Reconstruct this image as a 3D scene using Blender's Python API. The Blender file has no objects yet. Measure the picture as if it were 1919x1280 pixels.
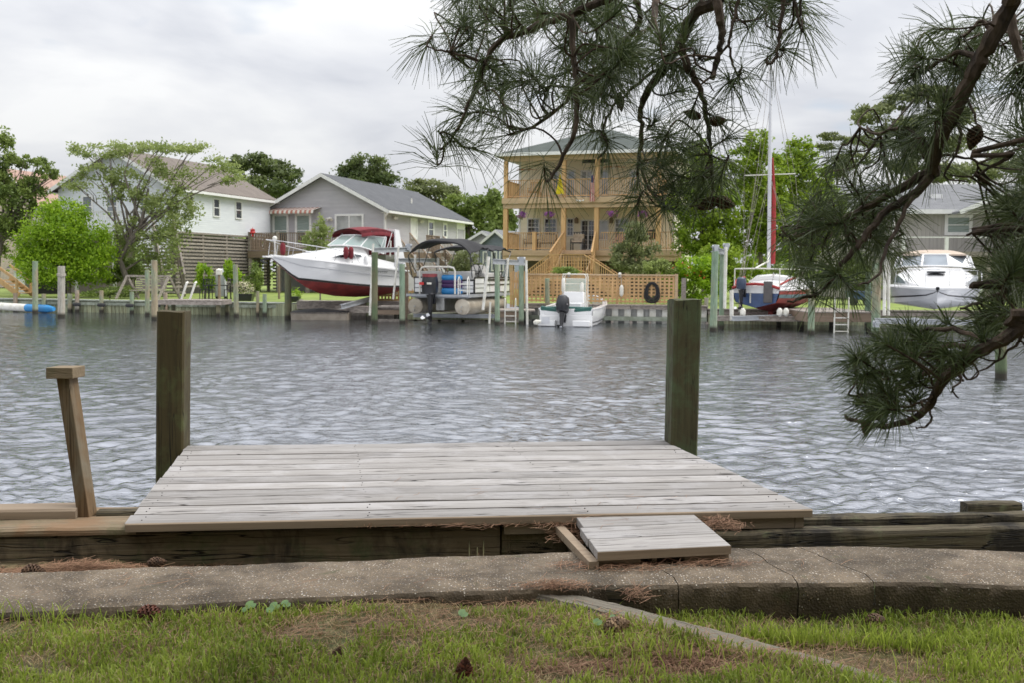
import bpy, math, random
import numpy as np
from mathutils import Vector, Matrix
R = math.radians
scene = bpy.context.scene
col = scene.collection
random.seed(7)

# ------------------------------------------------------------------ camera
EYE = Vector((0, 0, 1.9)); FPX = 1885.0; ROLL = 0.007; PITCH = math.atan((640-510)/FPX)
_f = Vector((0, math.cos(PITCH), -math.sin(PITCH)))
_u0 = Vector((0, math.sin(PITCH), math.cos(PITCH))); _r0 = Vector((1, 0, 0))
_r = _r0*math.cos(ROLL)+_u0*math.sin(ROLL); _u = _u0*math.cos(ROLL)-_r0*math.sin(ROLL)
cam = bpy.data.cameras.new('camera'); camo = bpy.data.objects.new('camera', cam); col.objects.link(camo)
camo.matrix_world = Matrix(((_r.x, _u.x, -_f.x, 0), (_r.y, _u.y, -_f.y, 0), (_r.z, _u.z, -_f.z, 1.9), (0, 0, 0, 1)))
cam.sensor_width = 36; cam.lens = 36*FPX/1919; cam.clip_start = .05; cam.clip_end = 3000
cam.dof.use_dof = True; cam.dof.focus_distance = 4.6; cam.dof.aperture_fstop = 8.0
scene.camera = camo
def ray(px, py): return _f*FPX+_r*(px-959.5)+_u*(640-py)
def P(px, py, D):
    r = ray(px, py); return EYE+r*(D/r.y)
def G(px, py, z):
    r = ray(px, py); return EYE+r*((z-1.9)/r.z)

# ------------------------------------------------------------------ world and sun
SUN_EL, SUN_AZ = R(54), R(84)      # azimuth measured from +Y towards +X
w = bpy.data.worlds.new('World'); scene.world = w; w.use_nodes = True
nt = w.node_tree; nt.nodes.clear(); N = nt.nodes.new; LK = nt.links.new
out = N('ShaderNodeOutputWorld'); bg = N('ShaderNodeBackground'); bg.inputs['Strength'].default_value = .1
sky = N('ShaderNodeTexSky'); sky.sky_type = 'NISHITA'; sky.sun_disc = False
sky.sun_elevation = SUN_EL; sky.sun_rotation = SUN_AZ
tc = N('ShaderNodeTexCoord'); sep = N('ShaderNodeSeparateXYZ'); LK(tc.outputs['Generated'], sep.inputs[0])
def wm(op, a, b=None, c=None):
    n = N('ShaderNodeMath'); n.operation = op
    for i, s in enumerate((a, b, c)):
        if s is None: continue
        if isinstance(s, (int, float)): n.inputs[i].default_value = s
        else: LK(s, n.inputs[i])
    return n.outputs[0]
zz = wm('ADD', wm('MAXIMUM', sep.outputs[2], 0.0), .16)
cx = wm('DIVIDE', sep.outputs[0], zz); cy = wm('DIVIDE', sep.outputs[1], zz)
cmb = N('ShaderNodeCombineXYZ'); LK(cx, cmb.inputs[0]); LK(cy, cmb.inputs[1])
n1 = N('ShaderNodeTexNoise'); n1.inputs['Scale'].default_value = .85; n1.inputs['Detail'].default_value = 7; n1.inputs['Roughness'].default_value = .5
n1.inputs['Distortion'].default_value = .4
LK(cmb.outputs[0], n1.inputs['Vector'])
cr = N('ShaderNodeValToRGB'); LK(n1.outputs['Fac'], cr.inputs[0])
e = cr.color_ramp.elements; e[0].position = .34; e[0].color = (.60, .625, .69, 1); e[1].position = .60; e[1].color = (.98, .985, .99, 1)
ne = cr.color_ramp.elements.new(.47); ne.color = (.80, .815, .855, 1)
sc = N('ShaderNodeVectorMath'); sc.operation = 'SCALE'; LK(cr.outputs[0], sc.inputs[0]); LK(wm('MULTIPLY_ADD', wm('MAXIMUM', sep.outputs[2], 0.0), 10.0, 5.75), sc.inputs['Scale'])
n2 = N('ShaderNodeTexNoise'); n2.inputs['Scale'].default_value = 1.3; n2.inputs['Detail'].default_value = 4
mp = N('ShaderNodeMapping'); mp.inputs['Location'].default_value = (3.1, 1.2, 0); LK(cmb.outputs[0], mp.inputs[0]); LK(mp.outputs[0], n2.inputs['Vector'])
mr = N('ShaderNodeMapRange'); LK(n2.outputs['Fac'], mr.inputs[0]); mr.inputs[1].default_value = .64; mr.inputs[2].default_value = .74
mr.inputs[3].default_value = .97; mr.inputs[4].default_value = .45
mx = N('ShaderNodeMix'); mx.data_type = 'RGBA'; LK(mr.outputs[0], mx.inputs[0]); LK(sky.outputs[0], mx.inputs[6]); LK(sc.outputs[0], mx.inputs[7])
LK(mx.outputs[2], bg.inputs[0]); LK(bg.outputs[0], out.inputs[0])
sl = bpy.data.lights.new('sun', 'SUN'); sl.energy = 2.0; sl.angle = R(35); sl.color = (1, .965, .91)
so = bpy.data.objects.new('sun', sl); col.objects.link(so)
sd = Vector((math.cos(SUN_EL)*math.sin(SUN_AZ), math.cos(SUN_EL)*math.cos(SUN_AZ), math.sin(SUN_EL)))
so.rotation_euler = sd.to_track_quat('Z', 'Y').to_euler(); so.location = (0, 0, 30)
vs = scene.view_settings; vs.view_transform = 'Standard'; vs.look = 'None'; vs.exposure = 0.45; vs.gamma = 1
scene.render.engine = 'CYCLES'
scene.cycles.max_bounces = 6; scene.cycles.transparent_max_bounces = 8

# ------------------------------------------------------------------ materials
def newmat(name):
    m = bpy.data.materials.new(name); m.use_nodes = True; t = m.node_tree
    return m, t, t.nodes['Principled BSDF']
def _coords(t, stretch, varshift=True, src='Object'):
    c = t.nodes.new('ShaderNodeTexCoord'); mpg = t.nodes.new('ShaderNodeMapping'); mpg.inputs['Scale'].default_value = stretch
    t.links.new(c.outputs[src], mpg.inputs[0])
    if varshift:
        a = t.nodes.new('ShaderNodeAttribute'); a.attribute_name = 'var'
        s = t.nodes.new('ShaderNodeMath'); s.operation = 'MULTIPLY'; s.inputs[1].default_value = 61; t.links.new(a.outputs['Fac'], s.inputs[0])
        t.links.new(s.outputs[0], mpg.inputs['Location'])
    return mpg.outputs[0]
def _noise(t, vec, scale, detail=4, rough=.55, dist=0):
    n = t.nodes.new('ShaderNodeTexNoise'); n.inputs['Scale'].default_value = scale; n.inputs['Detail'].default_value = detail
    n.inputs['Roughness'].default_value = rough; n.inputs['Distortion'].default_value = dist
    if vec is not None: t.links.new(vec, n.inputs['Vector'])
    return n.outputs['Fac']
def _ramp(t, fac, stops):
    r = t.nodes.new('ShaderNodeValToRGB'); t.links.new(fac, r.inputs[0]); el = r.color_ramp.elements
    while len(el) < len(stops): el.new(.5)
    for k, (p, c) in enumerate(stops):
        el[k].position = p; el[k].color = (*c, 1) if len(c) == 3 else c
    return r.outputs[0]
def _mix(t, fac, a, b, mode='MIX'):
    m = t.nodes.new('ShaderNodeMix'); m.data_type = 'RGBA'; m.blend_type = mode
    if isinstance(fac, float): m.inputs[0].default_value = fac
    else: t.links.new(fac, m.inputs[0])
    for i, s in ((6, a), (7, b)):
        if isinstance(s, tuple): m.inputs[i].default_value = (*s, 1) if len(s) == 3 else s
        else: t.links.new(s, m.inputs[i])
    return m.outputs[2]
def _var(t, lo, hi):
    a = t.nodes.new('ShaderNodeAttribute'); a.attribute_name = 'var'
    w_ = t.nodes.new('ShaderNodeTexWhiteNoise'); w_.noise_dimensions = '1D'; t.links.new(a.outputs['Fac'], w_.inputs['W'])
    m = t.nodes.new('ShaderNodeMapRange'); m.inputs[3].default_value = lo; m.inputs[4].default_value = hi; t.links.new(w_.outputs['Value'], m.inputs[0])
    return m.outputs[0]
def _bump(t, b, h, strength, dist):
    n = t.nodes.new('ShaderNodeBump'); n.inputs['Strength'].default_value = strength; n.inputs['Distance'].default_value = dist
    t.links.new(h, n.inputs['Height']); t.links.new(n.outputs[0], b.inputs['Normal'])
def _vscale(t, colr, f):
    s = t.nodes.new('ShaderNodeVectorMath'); s.operation = 'SCALE'; t.links.new(colr, s.inputs[0])
    if isinstance(f, float): s.inputs['Scale'].default_value = f
    else: t.links.new(f, s.inputs['Scale'])
    return s.outputs[0]
def M(name, c, c2=None, scale=6.0, stretch=(1, 1, 1), rough=.6, bump=0, bdist=.01, var=0, metal=0, spec=.5, coat=0, detail=4, lo=.35, hi=.65):
    m, t, b = newmat(name)
    if c2 is None: c2 = tuple(x*.82 for x in c)
    v = _coords(t, stretch); f = _noise(t, v, scale, detail)
    cc = _ramp(t, f, [(lo, c2), (hi, c)])
    if var: cc = _vscale(t, cc, _var(t, 1-var, 1+var))
    t.links.new(cc, b.inputs['Base Color']); b.inputs['Roughness'].default_value = rough; b.inputs['Metallic'].default_value = metal
    b.inputs['Specular IOR Level'].default_value = spec; b.inputs['Coat Weight'].default_value = coat
    if bump: _bump(t, b, f, bump, bdist)
    return m
def wood(name, light, dark, axis='X', grain=60.0, green=None, gamt=.5, gscale=3.0, rough=.8, var=.15, bump=.4, knots=True, stain=None, bdist=.003, checks=0.0):
    m, t, b = newmat(name)
    k = .035
    st = {'X': (k, 1, 1), 'Y': (1, k, 1), 'Z': (1, 1, k)}[axis]
    v = _coords(t, st); f = _noise(t, v, grain, 6, .65, .6)
    st2 = {'X': (.25, 1, 1), 'Y': (1, .25, 1), 'Z': (1, 1, .25)}[axis]
    v2 = _coords(t, st2); f2 = _noise(t, v2, 7, 4, .6, 1.0)
    c = _ramp(t, f, [(.28, dark), (.5, tuple((a*.35+b_*.65) for a, b_ in zip(dark, light))), (.72, light)])
    c = _mix(t, _ramp(t, f2, [(.42, (0, 0, 0)), (.68, (1, 1, 1))]), c, tuple(x*.75 for x in light))
    if knots:
        vo = t.nodes.new('ShaderNodeTexVoronoi'); vo.inputs['Scale'].default_value = 4.2
        st3 = {'X': (.4, 1, 1), 'Y': (1, .4, 1), 'Z': (1, 1, .4)}[axis]
        t.links.new(_coords(t, st3), vo.inputs['Vector'])
        c = _mix(t, _ramp(t, vo.outputs['Distance'], [(.045, (1, 1, 1)), (.10, (0, 0, 0))]), c, tuple(x*.5 for x in dark))
    if green:
        g = _noise(t, _coords(t, (1, 1, 1)), gscale, 7, .7, .3)
        c = _mix(t, _ramp(t, g, [(.62-gamt*.32, (0, 0, 0)), (.80-gamt*.3, (1, 1, 1))]), c, green)
    if stain:
        g = _noise(t, _coords(t, (1, 1, .5)), 2.3, 6, .7, .5)
        c = _mix(t, _ramp(t, g, [(.5, (0, 0, 0)), (.62, (1, 1, 1))]), c, stain)
    if var: c = _vscale(t, c, _var(t, 1-var, 1+var))
    h = f
    if checks:
        sk = {'X': (.045, 1, 1), 'Y': (1, .045, 1), 'Z': (1, 1, .045)}[axis]
        cf = _noise(t, _coords(t, sk), 26, 2, .5, .35); cm = _ramp(t, cf, [(.485, (1, 1, 1)), (.497, (0, 0, 0)), (.503, (0, 0, 0)), (.515, (1, 1, 1))])
        gate = _ramp(t, _noise(t, _coords(t, {'X': (.3, 1, 1), 'Y': (1, .3, 1), 'Z': (1, 1, .3)}[axis]), 5, 2), [(.50-checks*.25, (1, 1, 1)), (.56, (0, 0, 0))])
        cm = _mix(t, gate, cm, (1.0, 1.0, 1.0)); cm2 = _mix(t, .0, cm, (0, 0, 0))
        c = _mix(t, _ramp(t, cm, [(0, (1, 1, 1)), (1, (0, 0, 0))]), c, tuple(x*.25 for x in dark))
        bw = t.nodes.new('ShaderNodeMath'); bw.operation = 'MULTIPLY_ADD'; t.links.new(cm, bw.inputs[0]); bw.inputs[1].default_value = 1.5; t.links.new(f, bw.inputs[2]); h = bw.outputs[0]
    t.links.new(c, b.inputs['Base Color']); b.inputs['Roughness'].default_value = rough; b.inputs['Specular IOR Level'].default_value = .3
    _bump(t, b, h, bump, bdist)
    return m
def leafmat(name, c1, c2, trans=.3, rough=.5):
    m, t, b = newmat(name); b.inputs['Roughness'].default_value = rough; b.inputs['Specular IOR Level'].default_value = .35
    a = t.nodes.new('ShaderNodeAttribute'); a.attribute_name = 'var'
    cc = _ramp(t, a.outputs['Fac'], [(0, c1), (1, c2)])
    t.links.new(cc, b.inputs['Base Color'])
    tr = t.nodes.new('ShaderNodeBsdfTranslucent'); t.links.new(_vscale(t, cc, 1.3), tr.inputs[0])
    ms = t.nodes.new('ShaderNodeMixShader'); ms.inputs[0].default_value = trans
    t.links.new(b.outputs[0], ms.inputs[1]); t.links.new(tr.outputs[0], ms.inputs[2]); t.links.new(ms.outputs[0], t.nodes['Material Output'].inputs[0])
    return m
def glassmat(name, c=(.05, .06, .07), rough=.05):
    m, t, b = newmat(name); f = _noise(t, _coords(t, (1, 1, 1)), .9, 3)
    t.links.new(_ramp(t, f, [(.35, tuple(x*.4 for x in c)), (.65, c)]), b.inputs['Base Color']); b.inputs['Roughness'].default_value = rough
    b.inputs['Specular IOR Level'].default_value = .9; b.inputs['Coat Weight'].default_value = .6
    return m

m_deck = wood('weathered_decking', (.405, .385, .37), (.15, .138, .128), 'X', 60, var=.13, stain=(.36, .345, .34), bump=.6, checks=.15)
m_deckedge = wood('fresh_cut_pine', (.37, .29, .21), (.21, .15, .10), 'X', 40, var=.06, knots=True)
m_postdark = wood('algae_post', (.085, .066, .026), (.020, .015, .007), 'Z', 55, green=(.085, .095, .035), gamt=.4, gscale=5, var=.05, bump=1.0, checks=.9)
m_postgreen = wood('green_treated_post', (.080, .070, .032), (.022, .018, .009), 'Z', 55, green=(.075, .105, .048), gamt=.6, gscale=3, var=.05, bump=1.0, checks=.9)
m_post4 = wood('brown_treated_post', (.225, .15, .08), (.09, .055, .03), 'Z', 55, var=.05, stain=(.20, .17, .12), checks=.6)
m_bulk = wood('bulkhead_timber', (.24, .185, .115), (.070, .055, .036), 'X', 40, green=(.09, .105, .05), gamt=.30, gscale=7, var=.12, bump=1.0, stain=(.05, .040, .028), bdist=.008, checks=.8)
m_bulkcap = wood('bulkhead_cap', (.29, .225, .145), (.10, .075, .048), 'X', 35, green=(.12, .12, .06), gamt=.3, gscale=5, var=.1, bump=1.0, stain=(.22, .14, .08), bdist=.008)
m_moss = wood('mossy_timber', (.14, .115, .07), (.025, .02, .013), 'X', 40, green=(.15, .165, .085), gamt=.22, gscale=13, var=.12, bump=1.2, bdist=.01, stain=(.022, .018, .013), checks=.8)
m_tie = wood('grey_landscape_timber', (.24, .215, .17), (.085, .072, .055), 'X', 50, green=(.12, .13, .06), gamt=.3, checks=.9, gscale=5, var=.05, bump=1.2, bdist=.008)
m_bark = M('pine_bark', (.16, .115, .085), (.045, .032, .025), 30, (1, 1, .35), .9, 1.0, .02, detail=7)
m_twig = M('pine_twig', (.10, .065, .04), (.035, .022, .014), 60, rough=.9, bump=.8, bdist=.004)
m_needle = leafmat('pine_needles', (.035, .058, .022), (.15, .19, .07), .25, .42)
m_cone = M('pine_cone', (.16, .09, .05), (.05, .027, .016), 40, rough=.8, var=.3)
m_conepale = M('pale_pine_cone', (.36, .24, .14), (.12, .07, .04), 40, rough=.8, var=.35)
m_conered = M('red_brown_cone', (.16, .05, .025), (.05, .018, .012), 40, rough=.8, var=.35)
m_straw = leafmat('pine_straw', (.13, .06, .032), (.36, .215, .13), .15, .7)
m_grass = leafmat('grass_blades', (.11, .16, .02), (.40, .48, .08), .42, .55)
m_dry = leafmat('dry_grass', (.25, .18, .09), (.46, .37, .20), .2, .7)

# far materials
def pilemat(name, g, brown, s=1.5):
    m, t, b = newmat(name); v = _coords(t, (1, 1, .12)); f = _noise(t, v, 30, 5); big = _noise(t, _coords(t, (1, 1, .6)), s, 4)
    c = _mix(t, _ramp(t, big, [(.42, (0, 0, 0)), (.6, (1, 1, 1))]), g, brown)
    c = _mix(t, _ramp(t, f, [(.3, (0, 0, 0)), (.7, (1, 1, 1))]), _vscale(t, c, .55), c)
    tcx = t.nodes.new('ShaderNodeTexCoord'); sp = t.nodes.new('ShaderNodeSeparateXYZ'); t.links.new(tcx.outputs['Object'], sp.inputs[0])
    mrr = t.nodes.new('ShaderNodeMapRange'); t.links.new(sp.outputs[2], mrr.inputs[0]); mrr.inputs[1].default_value = .10; mrr.inputs[2].default_value = .22
    c = _mix(t, mrr.outputs[0], (.03, .026, .018), c)
    t.links.new(c, b.inputs['Base Color']); b.inputs['Roughness'].default_value = .85; _bump(t, b, f, .6, .01)
    return m
m_pile = pilemat('green_piling', (.26, .34, .23), (.36, .30, .20))
m_pile2 = pilemat('teal_piling', (.24, .34, .24), (.30, .36, .25))
m_pile3 = pilemat('dark_green_piling', (.11, .15, .075), (.17, .16, .09))
m_pilegrey = pilemat('grey_piling', (.42, .40, .34), (.36, .27, .19))
m_wale = M('bulkhead_boards', (.36, .40, .26), (.20, .19, .11), 3, (6, 1, .5), .85, .5, .01, var=.3)
m_walegrey = M('grey_dock_wood', (.36, .32, .28), (.20, .17, .15), 9, (1, 1, 2), .85, .4, .01, var=.18)
m_cedar = wood('honey_deck_wood', (.68, .44, .22), (.46, .28, .13), 'Z', 20, var=.12, bump=.2, knots=False)
m_cedar2 = wood('tan_deck_wood', (.62, .46, .30), (.46, .33, .20), 'X', 20, var=.10, bump=.2, knots=False)
m_olddeck = wood('brown_old_deck', (.30, .23, .17), (.17, .12, .085), 'X', 20, var=.12, bump=.2, knots=False)
m_white = M('white_trim', (.80, .80, .79), (.70, .70, .69), 3, rough=.5)
m_sidewhite = M('white_siding', (.72, .75, .78), (.66, .69, .73), 1.2, rough=.55, bump=0)
m_sidegrey = M('grey_siding', (.46, .45, .475), (.41, .40, .43), 1.0, rough=.6, var=.03)
m_sideyel = M('cream_siding', (.90, .84, .68), (.86, .79, .62), 1.0, rough=.6, var=.03)
m_sided = M('taupe_siding', (.40, .385, .35), (.35, .335, .31), 2.0, (4, 1, .3), .65, var=.03)
m_sideblue = M('blue_grey_siding', (.22, .26, .32), (.18, .21, .27), 1.0, rough=.6)
m_pink = M('pink_roof', (.42, .28, .22), (.34, .22, .18), 4, rough=.8)
def shingle(name, c, c2):
    m, t, b = newmat(name); br = t.nodes.new('ShaderNodeTexBrick'); br.inputs['Scale'].default_value = 1.0
    br.inputs['Brick Width'].default_value = .32; br.inputs['Row Height'].default_value = .15; br.inputs['Mortar Size'].default_value = .008
    br.inputs['Color1'].default_value = (*c, 1); br.inputs['Color2'].default_value = (*c2, 1); br.inputs['Mortar'].default_value = (*[x*.5 for x in c2], 1)
    t.links.new(_coords(t, (1, 1.2, 1), False), br.inputs['Vector'])
    f = _noise(t, _coords(t, (1, 1, 1), False), 1.5, 5); cc = _mix(t, .4, br.outputs[0], _ramp(t, f, [(.3, c2), (.7, c)]))
    t.links.new(cc, b.inputs['Base Color']); b.inputs['Roughness'].default_value = .9
    return m
m_shgrey = shingle('grey_shingles', (.115, .12, .13), (.07, .074, .082))
m_shbrown = shingle('brown_shingles', (.20, .17, .145), (.135, .112, .098))
m_shgreen = shingle('green_shingles', (.075, .090, .080), (.045, .058, .052))
m_shlight = shingle('light_grey_shingles', (.21, .215, .225), (.15, .155, .165))
m_glass = glassmat('window_glass'); m_glassl = glassmat('pale_window_glass', (.25, .29, .33)); m_glassc = glassmat('curtained_glass', (.42, .43, .43), .2)
m_blind = M('green_blind', (.30, .36, .34), (.22, .28, .26), 20, (.1, .1, 1), .4)
m_gel = M('white_gelcoat', (.80, .80, .80), (.76, .76, .765), 1.5, rough=.18, coat=.5)
m_gelgrey = M('pale_grey_gelcoat', (.62, .63, .66), (.56, .57, .60), 1.5, rough=.2, coat=.4)
m_red = M('red_antifouling', (.24, .028, .022), (.13, .016, .014), 2.5, rough=.6, detail=6)
m_redhull = M('faded_red_paint', (.34, .06, .05), (.22, .035, .03), 2.5, rough=.5, detail=6)
m_maroon = M('maroon_canvas', (.19, .018, .026), (.12, .012, .018), 5, rough=.85)
m_blackcanvas = M('black_canvas', (.018, .018, .021), (.011, .011, .013), 5, rough=.8)
m_black = M('black_plastic', (.022, .022, .025), (.014, .014, .016), 5, rough=.3, coat=.3)
m_darkgrey = M('charcoal_cowl', (.022, .023, .028), (.013, .014, .017), 3, rough=.35, coat=.1)
m_alu = M('brushed_aluminium', (.62, .62, .60), (.48, .47, .45), 8, rough=.35, metal=.85)
m_galv = M('galvanised_beam', (.50, .52, .54), (.38, .40, .43), 4, rough=.5, metal=.4)
m_tube = M('stained_pontoon', (.56, .51, .42), (.38, .33, .26), 2.5, rough=.4, metal=.35, detail=6)
m_steel = M('polished_steel', (.75, .75, .76), rough=.18, metal=1)
m_blue = M('blue_paint', (.07, .12, .26), (.05, .085, .19), 3, rough=.35, coat=.3)
m_ltblue = M('bright_blue_vinyl', (.03, .25, .55), (.02, .18, .45), 3, rough=.4)
m_purple = M('purple_vinyl', (.06, .02, .11), rough=.5)
m_green = M('boat_green', (.03, .12, .10), rough=.35)
m_seat = M('grey_vinyl_seat', (.52, .51, .49), (.45, .44, .42), 4, rough=.55)
m_pvc = M('white_pvc', (.78, .77, .72), (.62, .60, .52), 5, rough=.4)
m_rope = M('rope', (.45, .42, .36), rough=.9)
m_yellow = M('yellow_cloth', (.75, .62, .02), rough=.8)
m_redp = M('red_plastic', (.55, .03, .03), rough=.4)
m_redcloth = M('red_cover', (.38, .035, .035), (.28, .025, .025), 5, rough=.7)
m_rubber = M('black_rubber', (.025, .025, .027), rough=.7)
m_flower = leafmat('purple_petals', (.25, .06, .42), (.60, .22, .62), .3)
m_petalw = leafmat('cream_petals', (.55, .48, .30), (.80, .76, .62), .3)
m_orange = M('orange_blade', (.50, .15, .03), rough=.6)
m_dark = M('dark_interior', (.03, .028, .025), rough=.9)
m_lgreen = leafmat('maple_leaves', (.11, .19, .015), (.32, .42, .04), .4)
m_bgreen = leafmat('bright_bush_leaves', (.11, .22, .01), (.36, .52, .03), .4)
m_mgreen = leafmat('mid_green_leaves', (.09, .14, .03), (.26, .33, .08), .35)
m_thin = leafmat('thin_tree_leaves', (.15, .20, .05), (.36, .42, .15), .4)
m_dgreen = leafmat('dark_pine_foliage', (.06, .09, .035), (.17, .21, .07), .35)
m_olive = leafmat('olive_pine_foliage', (.11, .135, .055), (.27, .30, .13), .35)
m_redl = leafmat('red_blossom', (.45, .02, .02), (.6, .05, .04), .3)
m_greybark = M('grey_bark', (.20, .17, .14), (.10, .085, .07), 14, (1, 1, .3), .9, .8, .02)

# ------------------------------------------------------------------ mesh helpers
def frame(O, u):
    """matrix whose x axis is u (horizontal), y axis goes away from the viewer side, z up"""
    u = Vector((u[0], u[1], 0)).normalized(); v = Vector((-u.y, u.x, 0))
    return Matrix(((u.x, v.x, 0, O[0]), (u.y, v.y, 0, O[1]), (0, 0, 1, O[2] if len(O) > 2 else 0), (0, 0, 0, 1)))
SPLIT = {'post', 'support_post', 'porch_post', 'balcony_post', 'corner_board', 'joist', 'stalk', 'leaf', 'rung', 'footing', 'porch_frame', 'stair_post', 'loose_board', 'vent_pipe', 'wheel', 'front_beam', 'cap_plank', 'mossy_beam', 'rusty_staple', 'cabin_window', 'green_bolster', 'red_trim_cushion', 'sleeper', 'ring', 'clamp', 'tread', 'sheet_pile_'}
class MB:
    def __init__(s, T=None):
        s.V = []; s.F = []; s.A = []; s.T = T.copy() if T is not None else Matrix.Identity(4); s.fixed = None
    def add(s, vs_, fs, var=None):
        s.P = getattr(s, 'P', []); s.P.append((len(s.V), len(s.F))); o = len(s.V); s.V += [tuple(v) for v in vs_]
        va = s.fixed if s.fixed is not None else (random.random() if var is None else var)
        for f in fs: s.F.append(tuple(i+o for i in f)); s.A.append(va)
    def box(s, a, b, taper=0):
        x0, x1 = sorted((a[0], b[0])); y0, y1 = sorted((a[1], b[1])); z0, z1 = sorted((a[2], b[2]))
        s.add([(x0, y0, z0), (x1, y0, z0), (x1, y1, z0), (x0, y1, z0), (x0, y0, z1), (x1, y0, z1), (x1, y1, z1), (x0, y1, z1)],
              [(3, 2, 1, 0), (4, 5, 6, 7), (0, 1, 5, 4), (1, 2, 6, 5), (2, 3, 7, 6), (3, 0, 4, 7)]); return s
    def hexa(s, lo, hi):   # 4 bottom points, 4 top points
        s.add(list(lo)+list(hi), [(3, 2, 1, 0), (4, 5, 6, 7), (0, 1, 5, 4), (1, 2, 6, 5), (2, 3, 7, 6), (3, 0, 4, 7)]); return s
    def bar(s, p, q, w_, h=None, up=(0, 0, 1)):
        h = w_ if h is None else h; p = Vector(p); q = Vector(q); d = (q-p).normalized(); upv = Vector(up)
        if abs(d.dot(upv)) > .95: upv = Vector((0, 1, 0))
        a = d.cross(upv).normalized()*w_/2; b = a.cross(d).normalized()*h/2
        return s.hexa([p-a-b, p+a-b, p+a+b, p-a+b], [q-a-b, q+a-b, q+a+b, q-a+b])
    def path(s, pts, rad, n=8, caps=True):
        pts = [Vector(p) for p in pts]
        if not hasattr(rad, '__len__'): rad = [rad]*len(pts)
        vs_ = []; prev = None
        for i, p in enumerate(pts):
            d = (pts[min(i+1, len(pts)-1)]-pts[max(i-1, 0)]).normalized()
            a = Vector((0, 0, 1)) if abs(d.z) < .9 else Vector((1, 0, 0))
            if prev is not None: a = prev
            x = (a-d*a.dot(d)).normalized(); prev = x; y = d.cross(x)
            for k in range(n):
                t_ = 2*math.pi*k/n; vs_.append(p+(x*math.cos(t_)+y*math.sin(t_))*rad[i])
        fs = [(i*n+k, i*n+(k+1) % n, (i+1)*n+(k+1) % n, (i+1)*n+k) for i in range(len(pts)-1) for k in range(n)]
        if caps: fs += [tuple(range(n-1, -1, -1)), tuple((len(pts)-1)*n+k for k in range(n))]
        s.add(vs_, fs); return s
    def tube(s, p, q, r, r2=None, n=10): return s.path([p, q], [r, r if r2 is None else r2], n)
    def loft(s, rings, close=False, cap=False):
        n = len(rings[0]); vs_ = [v for r in rings for v in r]; fs = []
        for i in range(len(rings)-1):
            for k in range(n if close else n-1):
                fs.append((i*n+k, i*n+(k+1) % n, (i+1)*n+(k+1) % n, (i+1)*n+k))
        if cap: fs += [tuple(range(n-1, -1, -1)), tuple((len(rings)-1)*n+k for k in range(n))]
        s.add(vs_, fs); return s
    def ball(s, c, r, n=10, m=7):
        if not hasattr(r, '__len__'): r = (r, r, r)
        rings = []
        for j in range(m+1):
            t_ = math.pi*j/m; t_ = min(max(t_, .02), math.pi-.02)
            rings.append([(c[0]+r[0]*math.sin(t_)*math.cos(2*math.pi*k/n), c[1]+r[1]*math.sin(t_)*math.sin(2*math.pi*k/n), c[2]-r[2]*math.cos(t_)) for k in range(n)])
        return s.loft(rings, True, True)
    def poly(s, pts): s.add(pts, [tuple(range(len(pts)))]); return s
    def prism(s, pts, vec):
        n = len(pts); v = Vector(vec); q = [Vector(p)+v for p in pts]
        s.add([tuple(p) for p in pts]+q, [tuple(range(n-1, -1, -1)), tuple(range(n, 2*n))]+[(k, (k+1) % n, n+(k+1) % n, n+k) for k in range(n)]); return s
    def build(s, name, mat, parent=None, bevel=0, sharp=38):
        if parent is not None and name in SPLIT and len(s.P) > 1:      # every countable piece is a part of its own
            ends = s.P[1:]+[(len(s.V), len(s.F))]; o = None
            for (v0, f0), (v1, f1) in zip(s.P, ends):
                q = MB(s.T); q.V = s.V[v0:v1]; q.F = [tuple(i-v0 for i in f) for f in s.F[f0:f1]]; q.A = s.A[f0:f1]; q.P = [(0, 0)]; o = q.build(name, mat, parent, bevel, sharp)
            return o
        me = bpy.data.meshes.new(name); me.from_pydata([tuple(v) for v in s.V], [], s.F)
        at = me.attributes.new('var', 'FLOAT', 'FACE'); at.data.foreach_set('value', s.A)
        me.materials.append(mat); me.shade_smooth(); me.set_sharp_from_angle(angle=R(sharp))
        o = bpy.data.objects.new(name, me); col.objects.link(o); o.matrix_basis = s.T
        if parent is not None:
            o.parent = parent; o.matrix_parent_inverse = wmat(parent).inverted()
        if bevel:
            b = o.modifiers.new('bevel', 'BEVEL'); b.width = bevel; b.segments = 2; b.limit_method = 'ANGLE'; b.angle_limit = R(40)
        return o
def wmat(o):
    m = o.matrix_basis.copy()
    if o.parent is not None: m = wmat(o.parent) @ o.matrix_parent_inverse @ m
    return m
def tag(o, label, cat, group=None, kind=None):
    if label: o['label'] = label
    if cat: o['category'] = cat
    if group: o['group'] = group
    if kind: o['kind'] = kind
    return o
def thing(name, label, cat, T, group=None):
    o = bpy.data.objects.new(name, None); col.objects.link(o); o.empty_display_size = .2
    o.matrix_basis = T if isinstance(T, Matrix) else Matrix.Translation(T)
    return tag(o, label, cat, group)
def kids(o): return [c for c in bpy.data.objects if c.parent == o]
def copy_tree(o, T, label, parent=None):
    c = o.copy(); col.objects.link(c); c.matrix_basis = T; c['label'] = label
    for ch in kids(o):
        d = ch.copy(); col.objects.link(d); d.parent = c; d.matrix_parent_inverse = ch.matrix_parent_inverse
        for g in kids(ch):
            e_ = g.copy(); col.objects.link(e_); e_.parent = d; e_.matrix_parent_inverse = g.matrix_parent_inverse
    return c
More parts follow.
